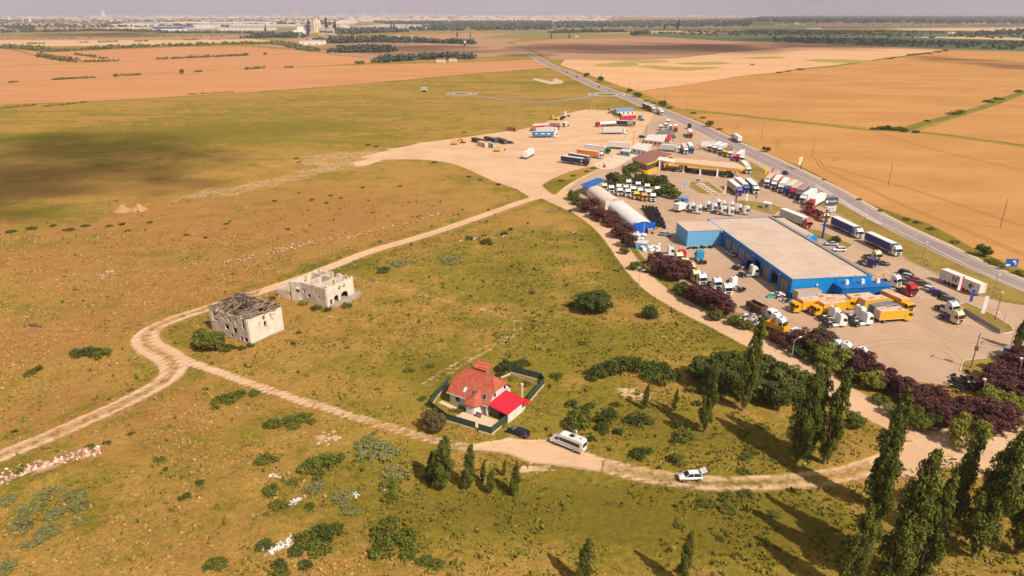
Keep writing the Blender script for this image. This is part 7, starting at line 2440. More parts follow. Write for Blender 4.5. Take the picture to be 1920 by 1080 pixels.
semi((1064, 299), (1108, 307), GRY, (96, 98, 112), (214, 210, 206), 'grey trailer standing behind the navy one', g1, with_cab=False)
t = semi((1053, 305), (1103, 312), (40, 44, 58), (38, 44, 82), (222, 218, 214), 'navy trailer with dark cab, nearest of the lot', g1)
MB().prism_y([(4.0, 2.3), (5.4, 2.3), (5.1, 3.0), (4.4, 3.2)], -1.295, -1.272).obj('pale_emblem', paint(SIL), t)
semi((1001, 289), (981, 301), WHT, (232, 228, 222), (236, 232, 228), 'white box trailer alone on the open dirt', g1, with_cab=False)
semi((1266, 240), (1267, 252), (226, 84, 40), (232, 118, 84), WHT, 'orange-red truck beside the white lorries above the restaurant', g1, tl=8)
semi((1290, 246), (1297, 267), RED, (222, 214, 208), (226, 220, 214), 'red cab with white trailer by the entrance from the highway', g1)
tractor((1291, 238), (1293, 244), BLK, 'black tractor unit behind the red cab by the entrance', g1)
semi((1277, 276), (1289, 295.5), WHT, (190, 168, 146), (220, 206, 190), 'beige trailer with white cab beside a blue truck', g1)
semi((1288, 274), (1300, 293.5), (36, 104, 176), (196, 196, 196), WHT, 'blue cab with white-roofed trailer beside the beige one', g1)
semi((1241, 283), (1272, 286), WHT, (206, 208, 204), (222, 218, 212), 'grey trailer with white cab behind the filling station shop', g1, tl=9)
for rear, front, c, lb in (((1250, 236), (1247, 243), WHT, 'white tractor unit at the top of the white cluster above the restaurant'), ((1240, 240), (1237, 247), WHT, 'white tractor unit left in the cluster above the restaurant'), ((1258, 239), (1255, 247), WHT, 'white tractor unit right in the cluster above the restaurant'), ((1254, 230), (1250, 236), WHT, 'farthest white tractor unit of the cluster above the restaurant')):
    tractor(rear, front, c, lb, g1)

# ---- on the highway
g2 = 'vehicles on the highway'
semi((1203, 200), (1218, 207.5), BLK, (56, 70, 50), (210, 206, 198), 'dark green trailer last in the queue on the highway', g2, with_cab=False)
semi((1213, 203.5), (1230, 212.5), WHT, (190, 84, 52), (222, 214, 206), 'white cab with rust-red trailer in the highway queue', g2)
semi((1229, 209), (1246, 219.5), WHT, (196, 188, 180), (226, 220, 214), 'white cab with silver trailer leading the highway queue', g2)
semi((1392, 272), (1370, 257), (20, 118, 204), (224, 220, 214), (234, 230, 226), 'blue cab pulling a white trailer away along the highway', g2)
car((1468, 325), (1477, 330), BLK, 'black car on the highway beside the red banner', 'suv', g2)
for a, b, c, lb in (((1053, 131), (1056, 132.5), SIL, 'silver car far up the highway'), ((1061, 135.5), (1064, 137), BLK, 'dark car far up the highway'), ((1083, 146), (1080, 144.5), BLK, 'dark car before the roundabout on the highway'), ((1122, 163), (1124, 165), BLK, 'dark car entering the roundabout'), ((1146, 172), (1143, 170.5), SIL, 'silver car leaving the roundabout')):
    car(a, b, c, lb, 'sedan', g2)

# ---- truck park between canopy and highway
g3 = 'trucks in the truck park by the highway'
tractor((1336, 279), (1327, 285), WHT, 'white tractor unit left of the first trailer near the grey billboard', g3)
for rear, front, cc_, sd_, rf_, lb in [
        ((1353, 275), (1334, 289), WHT, (222, 216, 208), WHT, 'white truck, first of the group behind the canopy'), ((1364, 277), (1343, 293), WHT, (196, 190, 184), WHT, 'white truck, second of the group behind the canopy'),
        ((1374, 282), (1353, 298), (226, 196, 40), (136, 104, 70), (150, 116, 82), 'yellow cab with brown trailer behind the canopy'), ((1396, 290), (1376, 308), (214, 22, 60), (222, 214, 206), WHT, 'crimson cab with white trailer behind the canopy')]:
    semi(rear, front, cc_, sd_, rf_, lb, g3)
tractor((1373, 290), (1365, 300), WHT, 'white tractor unit between the yellow and the crimson cabs', g3)
tractor((1395, 300), (1388, 307), WHT, 'white tractor unit with its nose behind the canopy tip', g3)
semi((1387, 310), (1408, 333), WHT, (204, 198, 190), WHT, 'white truck parked round the right tip of the canopy', g3)
semi((1365, 350), (1390, 371), (84, 84, 182), (190, 170, 150), (238, 234, 228), 'violet-blue cab with beige trailer below the canopy', g3)
semi((1379, 346), (1402, 366), (36, 84, 160), (186, 176, 168), (238, 234, 228), 'blue cab with white-roofed trailer, middle of three below the canopy', g3)
semi((1397, 346), (1422, 370), WHT, (44, 92, 92), (238, 234, 228), 'white cab with teal-green trailer, right of three below the canopy', g3)
for rear, front, cc_, sd_, rf_, lb in [
        ((1449, 336), (1433, 356), WHT, (150, 116, 96), (216, 190, 170), 'white cab with brown-sided trailer, first of the highway row'), ((1463, 340), (1446, 360), WHT, (206, 40, 48), WHT, 'white cab with bright red side curtain, second of the highway row'),
        ((1476, 346), (1459, 365), (206, 206, 206), (214, 212, 206), WHT, 'short white truck, third of the highway row'), ((1494, 350), (1471, 370), (60, 74, 170), (150, 152, 166), (226, 208, 178), 'blue cab with cream-topped trailer in the highway row'),
        ((1503, 355), (1480, 374), (186, 30, 36), (170, 60, 52), (206, 176, 156), 'red cab with red-striped trailer in the highway row'), ((1514, 359), (1491, 378), (112, 108, 108), (96, 92, 104), (170, 138, 124), 'grey cab with brown-roofed trailer in the highway row'),
        ((1528, 368), (1499, 386), WHT, WHT, (238, 236, 232), 'large all-white truck in the highway row'), ((1546, 376), (1512, 395), (198, 22, 44), WHT, (238, 236, 232), 'red cab with long white trailer near the sign pylon')]:
    semi(rear, front, cc_, sd_, rf_, lb, g3)
semi((1464, 408), (1519, 431), (214, 104, 66), (190, 184, 176), (238, 234, 228), 'orange and blue cab with silver trailer behind the workshop roof', g3, skirt=(40, 110, 170))
semi((1563, 425), (1611, 448), WHT, (44, 52, 122), (238, 228, 214), 'dark blue curtain truck, first behind the sign pylon', g3)
semi((1624, 454), (1685, 483), WHT, (44, 52, 122), (238, 228, 214), 'dark blue curtain truck, nearest of the two blue ones', g3)
t = semi((1766, 527), (1838, 557), WHT, (224, 214, 204), (240, 228, 212), 'white trailer with the letters NT and a green emblem', g3, with_cab=False)
t.location.z = .06
text_obj('NT', 2.2, paint(BLK), t, (-.9, -1.30, 2.5), (math.pi / 2, 0, 0))
MB().tube((4.0, -1.29, 2.5), (4.0, -1.272, 2.5), .8, .8, 24).obj('round_emblem', paint((56, 74, 110)), t)
MB().prism_y([(3.9, 1.8), (4.6, 2.0), (4.75, 2.8), (4.2, 3.2), (4.3, 2.5)], -1.31, -1.292).obj('emblem_leaf', paint((150, 190, 30)), t)


def carrier():
    r = truck_root('car_transporter', (1504, 394), (1551, 419), 'yellow truck carrying red frames and wrecked parts', 'truck', g3)
    tractor_parts(r, (236, 206, 60), 9.0)
    f = MB()
    for s_ in (-1.2, 1.1):
        f.box(-9, 6, s_, s_ + .12, 1.1, 1.3).box(-9, 6, s_, s_ + .12, 2.7, 2.8)
        for x in (-9, -6, -3, 0, 3, 5.9):
            f.box(x, x + .16, s_, s_ + .12, 1.3, 2.7)
        f.beam((-6, s_, 1.3), (-3, s_, 2.7), .1, .1).beam((0, s_, 1.3), (3, s_, 2.7), .1, .1)
    f.box(-9, 6, -1.1, 1.1, .95, 1.1)
    f.obj('red_frame', paint(RED), r)
    w = MB()
    g = random.Random(3)
    for i in range(26):
        x, y, z = g.uniform(-8, 5), g.uniform(-.8, .8), g.uniform(1.3, 2.8)
        w.tube((x, y - .2, z), (x, y + .2, z), g.uniform(.4, .7), None, 10)
    w.obj('dark_load', TYRE, r)
    for k in range(3):
        for s_ in (-1, 1): wheel(r, -6.4 + 1.3 * k, s_ * 1.05, .5, .36)


carrier()
tractor((1264, 322), (1277, 322), SIL, 'silver tractor unit refuelling under the canopy', g3)
tractor((1290, 320), (1283, 318), BLK, 'black chassis truck in the shade of the canopy', g3)
car((1350, 331), (1359, 333), (60, 140, 40), 'bright green car in the shade under the canopy', 'suv', g3)
tractor((1362, 326), (1368, 334), SIL, 'grey truck in the shade under the right end of the canopy', g3)

# ---- tractors for sale, and the fleet beside the tents
g4 = 'white tractor units parked beside the tent halls'
for i, (x, y) in enumerate([(1179, 350), (1197, 354), (1214, 358), (1233, 363), (1134, 357), (1147, 361), (1161, 358.5), (1174, 360), (1187, 363), (1201, 366), (1216, 369), (1163, 366), (1178, 368)]):
    tractor((x - 6, y - 5), (x + 1, y + 5), WHT if i not in (4, 7) else (226, 214, 190), 'white tractor unit facing the camera, %s the yellow cabs' % ('in the back row behind' if i < 4 else 'in the middle rows behind' if i < 11 else 'just left of'), 'white tractor units beside the tents, %s' % ('back row' if i < 4 else 'middle rows' if i < 11 else 'front'))
tractor((1189, 368), (1194, 377), (236, 190, 30), 'yellow tractor unit, left of the two yellow ones by the tents', g4)
tractor((1204, 371), (1209, 380), (226, 160, 60), 'orange-yellow tractor unit, right of the two yellow ones by the tents', g4)
tractor((1220, 372), (1225, 381), WHT, 'white tractor unit at the right end beside the yellow ones', g4)
g5 = 'white tractor units lined up behind the blue annex'
for i, (x, y) in enumerate([(1292, 396), (1305, 400), (1321, 393), (1334, 397), (1340, 389), (1350, 392), (1351, 402), (1365, 394), (1365, 404), (1380, 399), (1394, 402)]):
    t_ = tractor((x - 14, y - 1.5), (x + 8, y + 1.0), WHT, 'white tractor unit, %s of the line behind the blue annex' % ('left part' if i < 2 else 'middle part' if i < 9 else 'right end'), 'white tractor units behind the blue annex, %s' % ('left part' if i < 2 else 'middle part' if i < 9 else 'right end'))
box_truck((1270, 398), (1284, 394), WHT, WHT, WHT, 'small white box truck left of the line of white tractors', g5, 5)

# ---- workshop yard
g6 = 'trucks in the workshop yard'
tractor((1384, 519), (1420, 518), WHT, 'white tractor unit driving into an open workshop door', g6)
tractor((1384, 505), (1394, 503), (28, 52, 132), 'small blue tractor standing in the shade by the workshop', g6, high=False)
tractor((1396, 550), (1364, 537), WHT, 'white tractor unit seen from behind at the hedge', g6)
tractor((1321, 500), (1306, 484), (30, 150, 190), 'turquoise tractor unit seen from behind in the open yard', g6)
tractor((1286, 498), (1274, 484), (196, 24, 50), 'bright red tractor unit behind the plum trees', g6)
tractor((1240, 480), (1254, 480), WHT, 'white tractor unit above the plum trees next to the white sacks', g6)
for i, (x, y, c) in enumerate([(1266, 492, CRM), (1277, 503, CRM), (1287, 513, CRM), (1297, 526, (236, 206, 140)), (1308, 533, WHT), (1336, 541, WHT), (1355, 552, WHT)]):
    tractor((x - 4, y - 7), (x + 8, y + 3), c, ('cream' if c != WHT else 'white') + ' cab half hidden behind the plum trees opposite the workshop doors', ('cream' if c != WHT else 'white') + ' cabs half hidden opposite the workshop doors')
box_truck((1403, 578), (1452, 602), WHT, (92, 74, 60), WHT, 'tipper truck with open dark body and white cab', g6, tipper=True)
tractor((1432, 604), (1450, 610), WHT, 'white tractor unit right below the tipper truck', g6)
tractor((1440, 612), (1462, 620), WHT, 'white tractor unit next to the yellow tipper body', g6)
box_truck((1450, 620), (1485, 634), WHT, (222, 164, 30), (200, 140, 30), 'truck with a yellow tipper body and white cab behind the hedge', g6, tipper=True)
for i, (x, y) in enumerate([(1536, 648), (1558, 656), (1577, 663), (1606, 674)]):
    tractor((x - 22, y - 2), (x + 8, y + 6), WHT, 'white cab peeping out behind the plum trees along the open yard', 'white cabs behind the plum trees along the open yard')
g7 = 'yellow box trucks before the workshop'
YB = (240, 172, 20)
YR = (224, 188, 156)
MARK = paint((210, 100, 50), .6, 0)
for rear, front, lb, c in [
        ((1540, 580), (1484, 586), 'yellow box truck facing left with faded curved lettering', YB), ((1576, 585), (1524, 592), 'yellow box truck facing left, in front of the other left-facing one', YB),
        ((1540, 577), (1588, 579), 'yellow box truck facing right, behind the left-facing pair', YB), ((1592, 577), (1640, 573), 'yellow box truck by the service block, its roof patched', YB), ((1614, 583), (1666, 577), 'yellow box truck in the middle of the right-hand group', YB),
        ((1636, 596), (1678, 588), 'dark grey box truck wedged between yellow ones', (86, 84, 84)), ((1644, 604), (1700, 600), 'yellow box truck nearest to the camera, facing right', YB), ((1656, 566), (1704, 588), 'yellow box truck at the right end, slanting down to the right', YB)]:
    t_ = box_truck(rear, front, YB if c == YB else GRY, c, YR if c == YB else GRY, lb, g7, 7.4)
    if c == YB:
        rp = MB()
        g = random.Random(int(rear[0]))
        for k in range(4):
            x, y = g.uniform(-4, 1.2), g.uniform(-.7, .7)
            rp.prism_z([(x + .7 * math.cos(a) * g.uniform(.7, 1.2), y + .3 * math.sin(a)) for a in [q * 1.047 for q in range(6)]], 3.61, 3.622)
        rp.obj('roof_patch', MARK, t_)
r_ = truck_root('box_trailer', (1490, 566), (1532, 563), 'open silver box body standing by the workshop corner', 'trailer', g7)
box_parts(r_, -3.6, 3.6, SIL, (196, 158, 124), .9, 3.3, 'cargo_box')
for s_ in (-1, 1): wheel(r_, -1.2, s_ * 1.0); wheel(r_, .2, s_ * 1.0)
g8 = 'white tractor units before the yellow trucks'
tractor((1537, 602), (1567, 598), WHT, 'white tractor unit, rear left one of the two pairs before the yellow trucks', g8, skirt=WHT)
tractor((1544, 613), (1582, 610.5), WHT, 'white tractor unit with red stripes, front one of the left pair', g8, skirt=WHT)
tractor((1586, 600), (1616, 596), WHT, 'white tractor unit, rear one of the right pair before the yellow trucks', g8, skirt=WHT)
tractor((1592, 612), (1632, 607), WHT, 'white tractor unit with red outline, front one of the right pair', g8, skirt=WHT)
# ---- right side of the workshop
g9 = 'vehicles on the right side of the workshop'
tractor((1650, 529), (1684, 540), WHT, 'white tractor unit with high fairing beside the dark cars', g9, skirt=WHT)
tractor((1683, 545), (1712, 558), RED, 'red tractor unit beside the parked cars', g9, skirt=(150, 20, 34))
tractor((1757, 578), (1788, 592), WHT, 'white tractor unit at the grass strip', g9, skirt=WHT)
tractor((1763, 594), (1800, 610), CRM, 'cream cab on blue chassis, nearest at the grass strip', g9, skirt=(36, 52, 130))
tractor((1622, 482), (1646, 492), CRM, 'old cream tractor cab behind the parked estate car', g9)
tractor((1610, 493), (1640, 503), (34, 46, 110), 'dark blue tractor without trailer beside the roof edge', g9, high=False)
for rear, front, c, k_, lb in [
        ((1568, 461), (1549, 460), SIL, 'sedan', 'silver sedan at the lawn behind the workshop'), ((1583, 471), (1562, 471), WHT, 'estate', 'white estate car next to the silver sedan'), ((1641, 497), (1666, 498), (72, 74, 88), 'estate', 'dark grey estate car beside the old cream cab'),
        ((1690, 514), (1706, 519), BLK, 'suv', 'black car behind the high white tractor'), ((1696, 522), (1713, 526), SIL, 'suv', 'silver car beside the black one'), ((1686, 530), (1702, 535), GRY, 'estate', 'grey car between the white and the red tractors'),
        ((1706, 527), (1727, 530), RED, 'sedan', 'bright red car parked behind the red tractor'), ((1719, 535), (1740, 537), (84, 88, 86), 'estate', 'dark grey-green estate car right of the red tractor'), ((1734, 544), (1752, 549), WHT, 'hatch', 'white car in the long parked row'),
        ((1745, 550), (1768, 555), (40, 54, 150), 'sedan', 'royal blue car in the long parked row'), ((1756, 556), (1778, 562), (46, 44, 46), 'sedan', 'black car next to the royal blue one'), ((1768, 563), (1792, 569), (110, 112, 114), 'estate', 'grey estate car at the end of the parked row'),
        ((1238, 441.5), (1258, 443.5), SIL, 'estate', 'silver car between tent hall and blue annex'), ((1250, 370.5), (1264, 372.5), WHT, 'sedan', 'white car beside the blue kiosk'), ((1374, 481.5), (1366, 477), SIL, 'sedan', 'silver car in the shade before the workshop doors'),
        ((1196, 258.5), (1212, 259), BLK, 'suv', 'black car by the pole left of the restaurant'), ((1248, 266.5), (1257, 269.5), BLK, 'sedan', 'black car in front of the red terrace'), ((1256, 262), (1265, 264.5), SIL, 'sedan', 'silver car beside the red terrace'), ((1259, 258), (1267, 259.5), GRY, 'hatch', 'grey car above the silver one at the terrace'), ((1259, 252), (1266, 254), SIL, 'hatch', 'small silver car at the grey-roofed hall'),
        ((951, 269.5), (962, 269.5), BLK, 'suv', 'black car beside the scrap row'), ((1122, 276.5), (1135, 277.5), BLK, 'sedan', 'dark car behind the white trailer with the green cab'), ((1242, 347), (1247, 352), WHT, 'hatch', 'white car at the edge of the filling station trees'), ((1141, 206), (1146, 207), SIL, 'hatch', 'silver car at the grey hut')]:
    car(rear, front, c, lb, k_, 'cars parked around the yard')
# ------------------------------------------------------------------ poles, signs, flags
POLEW = mat('wooden_pole', srgb(150, 118, 92), .9, var=.2, scale=2)
POLEC = mat('concrete_pole', srgb(196, 178, 160), .85, var=.12, scale=2)
POLEM = mat('steel_pole', srgb(178, 172, 168), .5, var=.08, scale=2)


def util_pole(px, py, h, label, wood=True, arms=1, box=False, r_=.17):
    c = G(px, py)
    r = empty('utility_pole', c.x, c.y, 0, math.radians(40), label, 'pole', 'utility poles')
    m = POLEW if wood else POLEC
    MB().tube((0, 0, -.2), (0, 0, h), r_, r_ * .6, 8).obj('pole', m, r)
    for k in range(arms):
        a = MB().box(-1.0, 1.0, -.06, .06, h - .5 - k * .9, h - .36 - k * .9)
        a.obj('cross_arm', m, r)
        for x in (-.9, 0, .9):
            MB().tube((x, 0, h - .36 - k * .9), (x, 0, h - .1 - k * .9), .06, .04, 6).obj('insulator', WHITEM, r)
    if box:
        MB().box(.25, 1.0, -.35, .35, h * .5, h * .5 + 1.1).tube((.3, 0, h * .5 - .1), (0, 0, h * .5 - .6), .04).obj('transformer_box', GREYM, r)


for px, py, h, lb, w, a, b in [(1352, 231.5, 10, 'pole in the wheat nearest to the highway bend', False, 1, False), (1407, 275, 11.5, 'pale pole at the edge of the wheat right of the blue truck', False, 1, False), (1427.5, 263, 11, 'pole in the wheat beyond the pale edge pole', True, 1, False),
                               (1522, 295.5, 11.5, 'pole in the wheat above the yellow and white price sign', True, 1, False), (1665, 349, 11.5, 'pole in the middle of the right-hand wheat field', True, 2, False), (1875, 428, 12, 'pole in the wheat near the right edge', True, 1, False),
                               (1268, 207, 9, 'pale pole on the verge left of the dark pole', False, 1, False), (1286.5, 211, 10, 'dark pole on the verge opposite the truck queue', True, 1, False), (1157.6, 161.5, 9, 'pole by the far highway beyond the roundabout', True, 1, False), (1127, 146, 8, 'farthest pole beside the highway tree', True, 1, False),
                               (1180, 169, 8, 'pole behind the small verge tree at the roundabout', True, 1, False), (1197, 170, 8, 'pole at the corner of the pale wheat', True, 1, False), (1246, 190, 9, 'pole beside the verge between the roundabout and the queue', True, 1, False),
                               (1187, 271, 8.5, 'dark wooden pole beside the white trailer without a cab', True, 1, False), (1211.6, 256, 7.5, 'dark wooden pole left of the restaurant', True, 2, False), (1820, 691, 9.0, 'reddish wooden pole with a transformer box in the corner of the yard', True, 1, True),
                               (1892.6, 657, 6.5, 'pole with bracket at the yard gate', False, 1, False), (1109, 205.5, 9.5, 'white pole, left of two at the far end of the dirt lot', False, 0, False), (1114, 207.5, 9.5, 'white pole, right of two at the far end of the dirt lot', False, 0, False)]:
    util_pole(px, py, h, lb, w, a, b)
for px, py, h, lb in [(1005, 377, 4.5, 'thin post at the fork of the dirt roads'), (1197, 545, 6.5, 'thin pale lamp post beside the dirt lane')][:1]:
    c = G(px, py)
    o = MB().tube((0, 0, -.2), (0, 0, h), .06, .05, 6).tube((0, 0, h), (0, 0, h + .12), .1, .1, 6).obj('post', POLEC)
    o.location = c
    tag(o, lb, 'post')


def lamp_post(px, py, h, label, arm=1.6, ang=0, head='flat', group='lamp posts', m=None, h2=None):
    c = G(px, py)
    r = empty('street_lamp', c.x, c.y, 0, math.radians(ang), label, 'lamp post', group)
    MB().tube((0, 0, 0), (0, 0, h), .09, .06, 8).tube((0, 0, h), (arm, 0, h + arm * .35), .05, .05, 6).tube((0, 0, 0), (0, 0, .4), .14, .14, 8).obj('pole', m or POLEM, r)
    if head == 'flat':
        MB().box(arm - .15, arm + .7, -.16, .16, h + arm * .35 - .06, h + arm * .35 + .1, taper=.04).obj('lamp_head', WHITEM, r)
    else:
        MB().tube((arm, 0, h + .3), (arm + .1, 0, h + .75), .22, .4, 10).tube((arm + .1, 0, h + .75), (arm + .12, 0, h + .9), .4, .12, 10).obj('lamp_head', WHITEM, r)


lamp_post(1484, 671, 4.6, 'white bent street lamp at the bottom of the plum hedge', 1.5, 25)
lamp_post(1197, 545, 6.0, 'thin pale street lamp beside the dirt lane below the workshop', 1.0, 20)
lamp_post(1835, 762, 5.6, 'street lamp with round white head rising from the long plum hedge', .25, 120, 'round')
lamp_post(1903, 722, 5.8, 'street lamp with white head near the right edge among the plum trees', .25, 120, 'round')
lamp_post(1865, 600, 7.2, 'tall dark lamp with a lantern head at the grass strip', .2, 60, 'round', m=DARKM)
lamp_post(1875, 626, 5.4, 'white bent lamp at the end of the metal fence', 1.2, 160)
lamp_post(1726.5, 495, 7.4, 'thin brown mast on the kerb by the highway lawn', .2, 0, m=POLEW)
lamp_post(1859, 561, 7.4, 'thin red-brown mast on the lawn behind the banners', .2, 0, m=POLEW)
lamp_post(1618, 424, 4.5, 'thin mast on the lawn between the two blue trucks', .2, 0, m=POLEW)
lamp_post(1408, 304, 7.0, 'lamp on the central strip by the canopy truck park', .8, 40)
lamp_post(1337, 282, 6.5, 'lamp post beside the grey billboard', .8, 40)
lamp_post(1251, 256, 5.5, 'white lamp post in front of the restaurant', .6, 40)
lamp_post(1302, 252, 5.0, 'thin lamp by the entrance road', .6, 40)


def flag(px, py, h, cols, label, w=.9, ln=3.4):
    c = G(px, py)
    r = empty('banner_flag', c.x, c.y, 0, math.radians(random.uniform(-10, 30)), label, 'flag', 'banner flags')
    MB().tube((0, 0, 0), (0, 0, h), .05, .035, 6).tube((0, 0, h), (.9, 0, h), .03, .03, 6).obj('pole', POLEM, r)
    n = 10
    mb = MB()
    for k in range(n + 1):
        z = h - .1 - ln * k / n
        for j in range(4):
            x = .06 + w * j / 3
            mb.v.append((x, .1 * math.sin(j * 1.6 + k * .6) * (j / 3), z))
    for k in range(n):
        for j in range(3):
            a = k * 4 + j
            mb.f.append((a, a + 1, a + 5, a + 4))
            mb.m.append(min(len(cols) - 1, int(j * len(cols) / 3) if len(cols) > 1 and cols[-1] != 'h' else 0))
    mb.obj('cloth', [paint(q, .7, 0) for q in cols if q != 'h'], r)
    return r


flag(1433, 336, 6.2, [(240, 200, 30)], 'yellow banner flag left of the highway truck row', .8, 3.8)
flag(1445, 334, 5.0, [(214, 60, 60)], 'red banner flag beside the yellow one', .8, 3.4)
flag(1457, 333, 4.0, [(236, 220, 214), (206, 50, 50)], 'short red and white banner above the brown-sided trailer', .7, 1.8)
flag(1356, 377, 6.6, [(232, 226, 222), (206, 40, 46)], 'red and white flag above the line of white tractors', .9, 3.2)
flag(1377, 386, 5.2, [(44, 58, 150), (206, 40, 46)], 'blue and red flag beside the white banner column', .9, 3.2)
flag(1397.5, 381, 4.4, [(232, 230, 228)], 'white banner flag on the tip of the grass island', .7, 3.4)
flag(1791, 557, 6.6, [(236, 232, 230), (206, 40, 46)], 'white and red banner flag before the NT trailer', 1.1, 4.4)
flag(1812, 584, 6.6, [(44, 58, 140), (58, 68, 150)], 'blue banner flag right of the green emblem', 1.0, 3.6)
f_ = flag(1836, 597, 6.6, [(236, 232, 228)], 'tall white banner flag with vertical grey lettering', 1.0, 5.0)




def sign_pylon():
    c = G(1541.7, 447)
    r = empty('sign_pylon', c.x, c.y, 0, math.radians(10), 'tall blue sign pylon with a grey three-sided sign box on top', 'sign')
    MB().tube((0, 0, 0), (0, 0, 5.5), .42, .36, 12).tube((0, 0, 5.5), (0, 0, 12), .34, .28, 12).tube((0, 0, 0), (0, 0, .3), .7, .7, 12).obj('post', paint((26, 74, 150)), r)
    tri = [(-2.6, -1.6), (2.6, -1.6), (2.9, 2.4)]
    MB().prism_z(tri, 13.0, 15.4).obj('sign_box', paint((66, 70, 84), .5), r)
    MB().prism_z([(x * .94, y * .94) for x, y in tri], 15.4, 15.5).obj('box_top', paint((104, 116, 134), .5), r)
    MB().box(-2.35, 2.35, -1.66, -1.61, 13.3, 15.1).obj('sign_face', paint((84, 88, 100), .5), r)
    MB().tube((-1.7, -1.70, 14.2), (-1.7, -1.67, 14.2), .55, .55, 16).obj('round_mark', paint(WHT), r)
    MB().box(-.8, 2.0, -1.7, -1.665, 13.95, 14.45).obj('lettering_bar', paint(SIL), r)
    for k, (z, col, x0, x1) in enumerate(((12.1, WHT, -1.6, 2.6), (11.2, WHT, -1.0, 2.6), (10.3, WHT, .4, 2.6), (9.4, (120, 40, 50), -2.2, .8))):
        MB().box(x0, x1, -1.2, -.8, z, z + .75).box(x0 + .3, x1 - .4, -1.22, -1.2, z + .25, z + .5).obj('price_panel', paint(col), r)
        MB().box(x0 + .3, x1 - .5, -1.26, -1.23, z + .28, z + .48).obj('lettering_bar', paint(GRY if col == WHT else WHT), r)


sign_pylon()
c = G(1499, 318)
r = empty('price_sign', c.x, c.y, 0, math.radians(20), 'yellow and white price sign on a blue post across the highway', 'sign')
MB().tube((.6, 0, 0), (.6, 0, 4.0), .22, .2, 8).obj('post', paint((54, 58, 140)), r)
MB().box(-1.3, 1.0, -.15, .15, 4.4, 6.6).obj('upper_panel', paint((236, 214, 130)), r)
MB().box(-1.3, .3, -.14, .14, 2.6, 4.2).obj('lower_panel', paint((232, 230, 214)), r)
c = G(1893, 508)
r = empty('road_sign', c.x, c.y, 0, math.radians(-5), 'blue direction sign with white marks on the verge by the wheat', 'sign')
for x in (-1.2, 1.2): MB().tube((x, 0, 0), (x, 0, 2.2), .06).obj('post', POLEM, r)
MB().box(-1.9, 1.9, -.05, .05, 1.5, 4.0).obj('panel', paint((22, 96, 180)), r)
MB().box(-1.7, -.3, -.08, -.06, 1.6, 2.3).box(.2, 1.1, -.08, -.06, 2.9, 3.5).box(.9, 1.4, -.08, -.06, 2.2, 2.7).obj('white_marks', paint(WHT), r)
c = G(1326, 281)
r = empty('billboard', c.x, c.y, 0, math.radians(15), 'large blank grey billboard on the small grass island', 'billboard')
for x in (-3.6, 3.6): MB().tube((x, 0, 0), (x, 0, 2.6), .15).obj('post', POLEM, r)
MB().box(-4.4, 4.4, -.12, .12, 2.2, 5.2).obj('panel', paint((206, 204, 196), .7), r)
MB().box(-4.2, 4.2, -.15, -.125, 2.4, 5.0).obj('panel_face', paint((214, 212, 204), .7), r)
c = G(1282, 362)
r = empty('entrance_sign', c.x, c.y, 0, math.radians(10), 'grey-blue information sign on two white posts above the blue kiosk', 'sign')
for x in (-1.0, 1.0): MB().tube((x, 0, 0), (x, 0, 5.0), .09).obj('post', WHITEM, r)
MB().box(-1.6, 1.6, -.08, .08, 3.6, 5.2).obj('panel', paint((150, 164, 184), .6), r)
c = G(1308, 346)
r = empty('small_sign', c.x, c.y, 0, .2, 'small violet sign at the head of the white stone letters', 'sign')
MB().tube((0, 0, 0), (0, 0, 2.0), .06).obj('post', POLEM, r)
MB().box(-.9, .9, -.06, .06, 1.7, 2.5).obj('panel', paint((80, 60, 130), .6), r)
c = G(1417, 379)
r = empty('small_sign', c.x, c.y, 0, .2, 'dark small board on a post at the tip of the grass island', 'sign')
MB().tube((0, 0, 0), (0, 0, 2.6), .06).obj('post', DARKM, r)
MB().box(-.4, .4, -.06, .06, 1.9, 2.8).obj('panel', paint((90, 70, 60), .6), r)
# white stone letters and path on the oval lawn
a, b = G(1303, 344), G(1337, 366)
d = (b - a)
mb = MB()
mb.beam((a.x, a.y, .22), (b.x, b.y, .22), .8, .06)
mb.obj('stone_path', CONC)['kind'] = 'structure'
for k in range(7):
    p = a.lerp(b, (k + .35) / 7)
    n = Vector((d.y, -d.x, 0)).normalized()
    q = p - n * 1.0
    o = MB().beam((0, 0, .1), (-n.x * 2.6, -n.y * 2.6, .1), .9, .2).obj('letter_stone', WHITEM)
    if k % 2: o.data = o.data
    o.location = (q.x, q.y, .2)
    tag(o, 'white concrete slab letter lying on the oval lawn, one of the slanting row', 'letter', 'white slab letters on the oval lawn')
# metal fence at the yard edge
A_, B_ = G(1806, 586), G(1874, 627)
r = empty('metal_fence', A_.x, A_.y, 0, math.atan2(B_.y - A_.y, B_.x - A_.x), 'low grey metal panel fence below the banner flags', 'fence')
l = (B_ - A_).length
for k in range(6):
    MB().box(l * k / 6 + .05, l * (k + 1) / 6 - .05, -.04, .04, .15, 1.35).obj('panel', GREYM, r)
    MB().box(l * k / 6 - .05, l * k / 6 + .05, -.07, .07, 0, 1.5).obj('post', POLEM, r)
c = G(1893, 668)
r = empty('gate_hut', c.x, c.y, 0, .3, 'small blue hut half hidden by the plum trees at the yard gate', 'hut')
MB().box(-1.3, 1.3, -1, 1, 0, 2.2).obj('wall', BLUE, r)
MB().box(-1.45, 1.45, -1.15, 1.15, 2.2, 2.32).obj('roof', GREYM, r)

# ------------------------------------------------------------------ tyres, sacks, crates
TY = MB().ring((0, 0, 0), .52, .24, .30, ax='z', n=14).mesh('tyre', [TYRE])


def tyre(x, y, z, label, group, tilt=0.0):
    o = link(bpy.data.objects.new('tyre', TY))
    o.location = (x, y, z)
    o.rotation_euler = (tilt * random.uniform(-1, 1), tilt * random.uniform(-1, 1), random.uniform(0, 3))
    return tag(o, label, 'tyre', group)


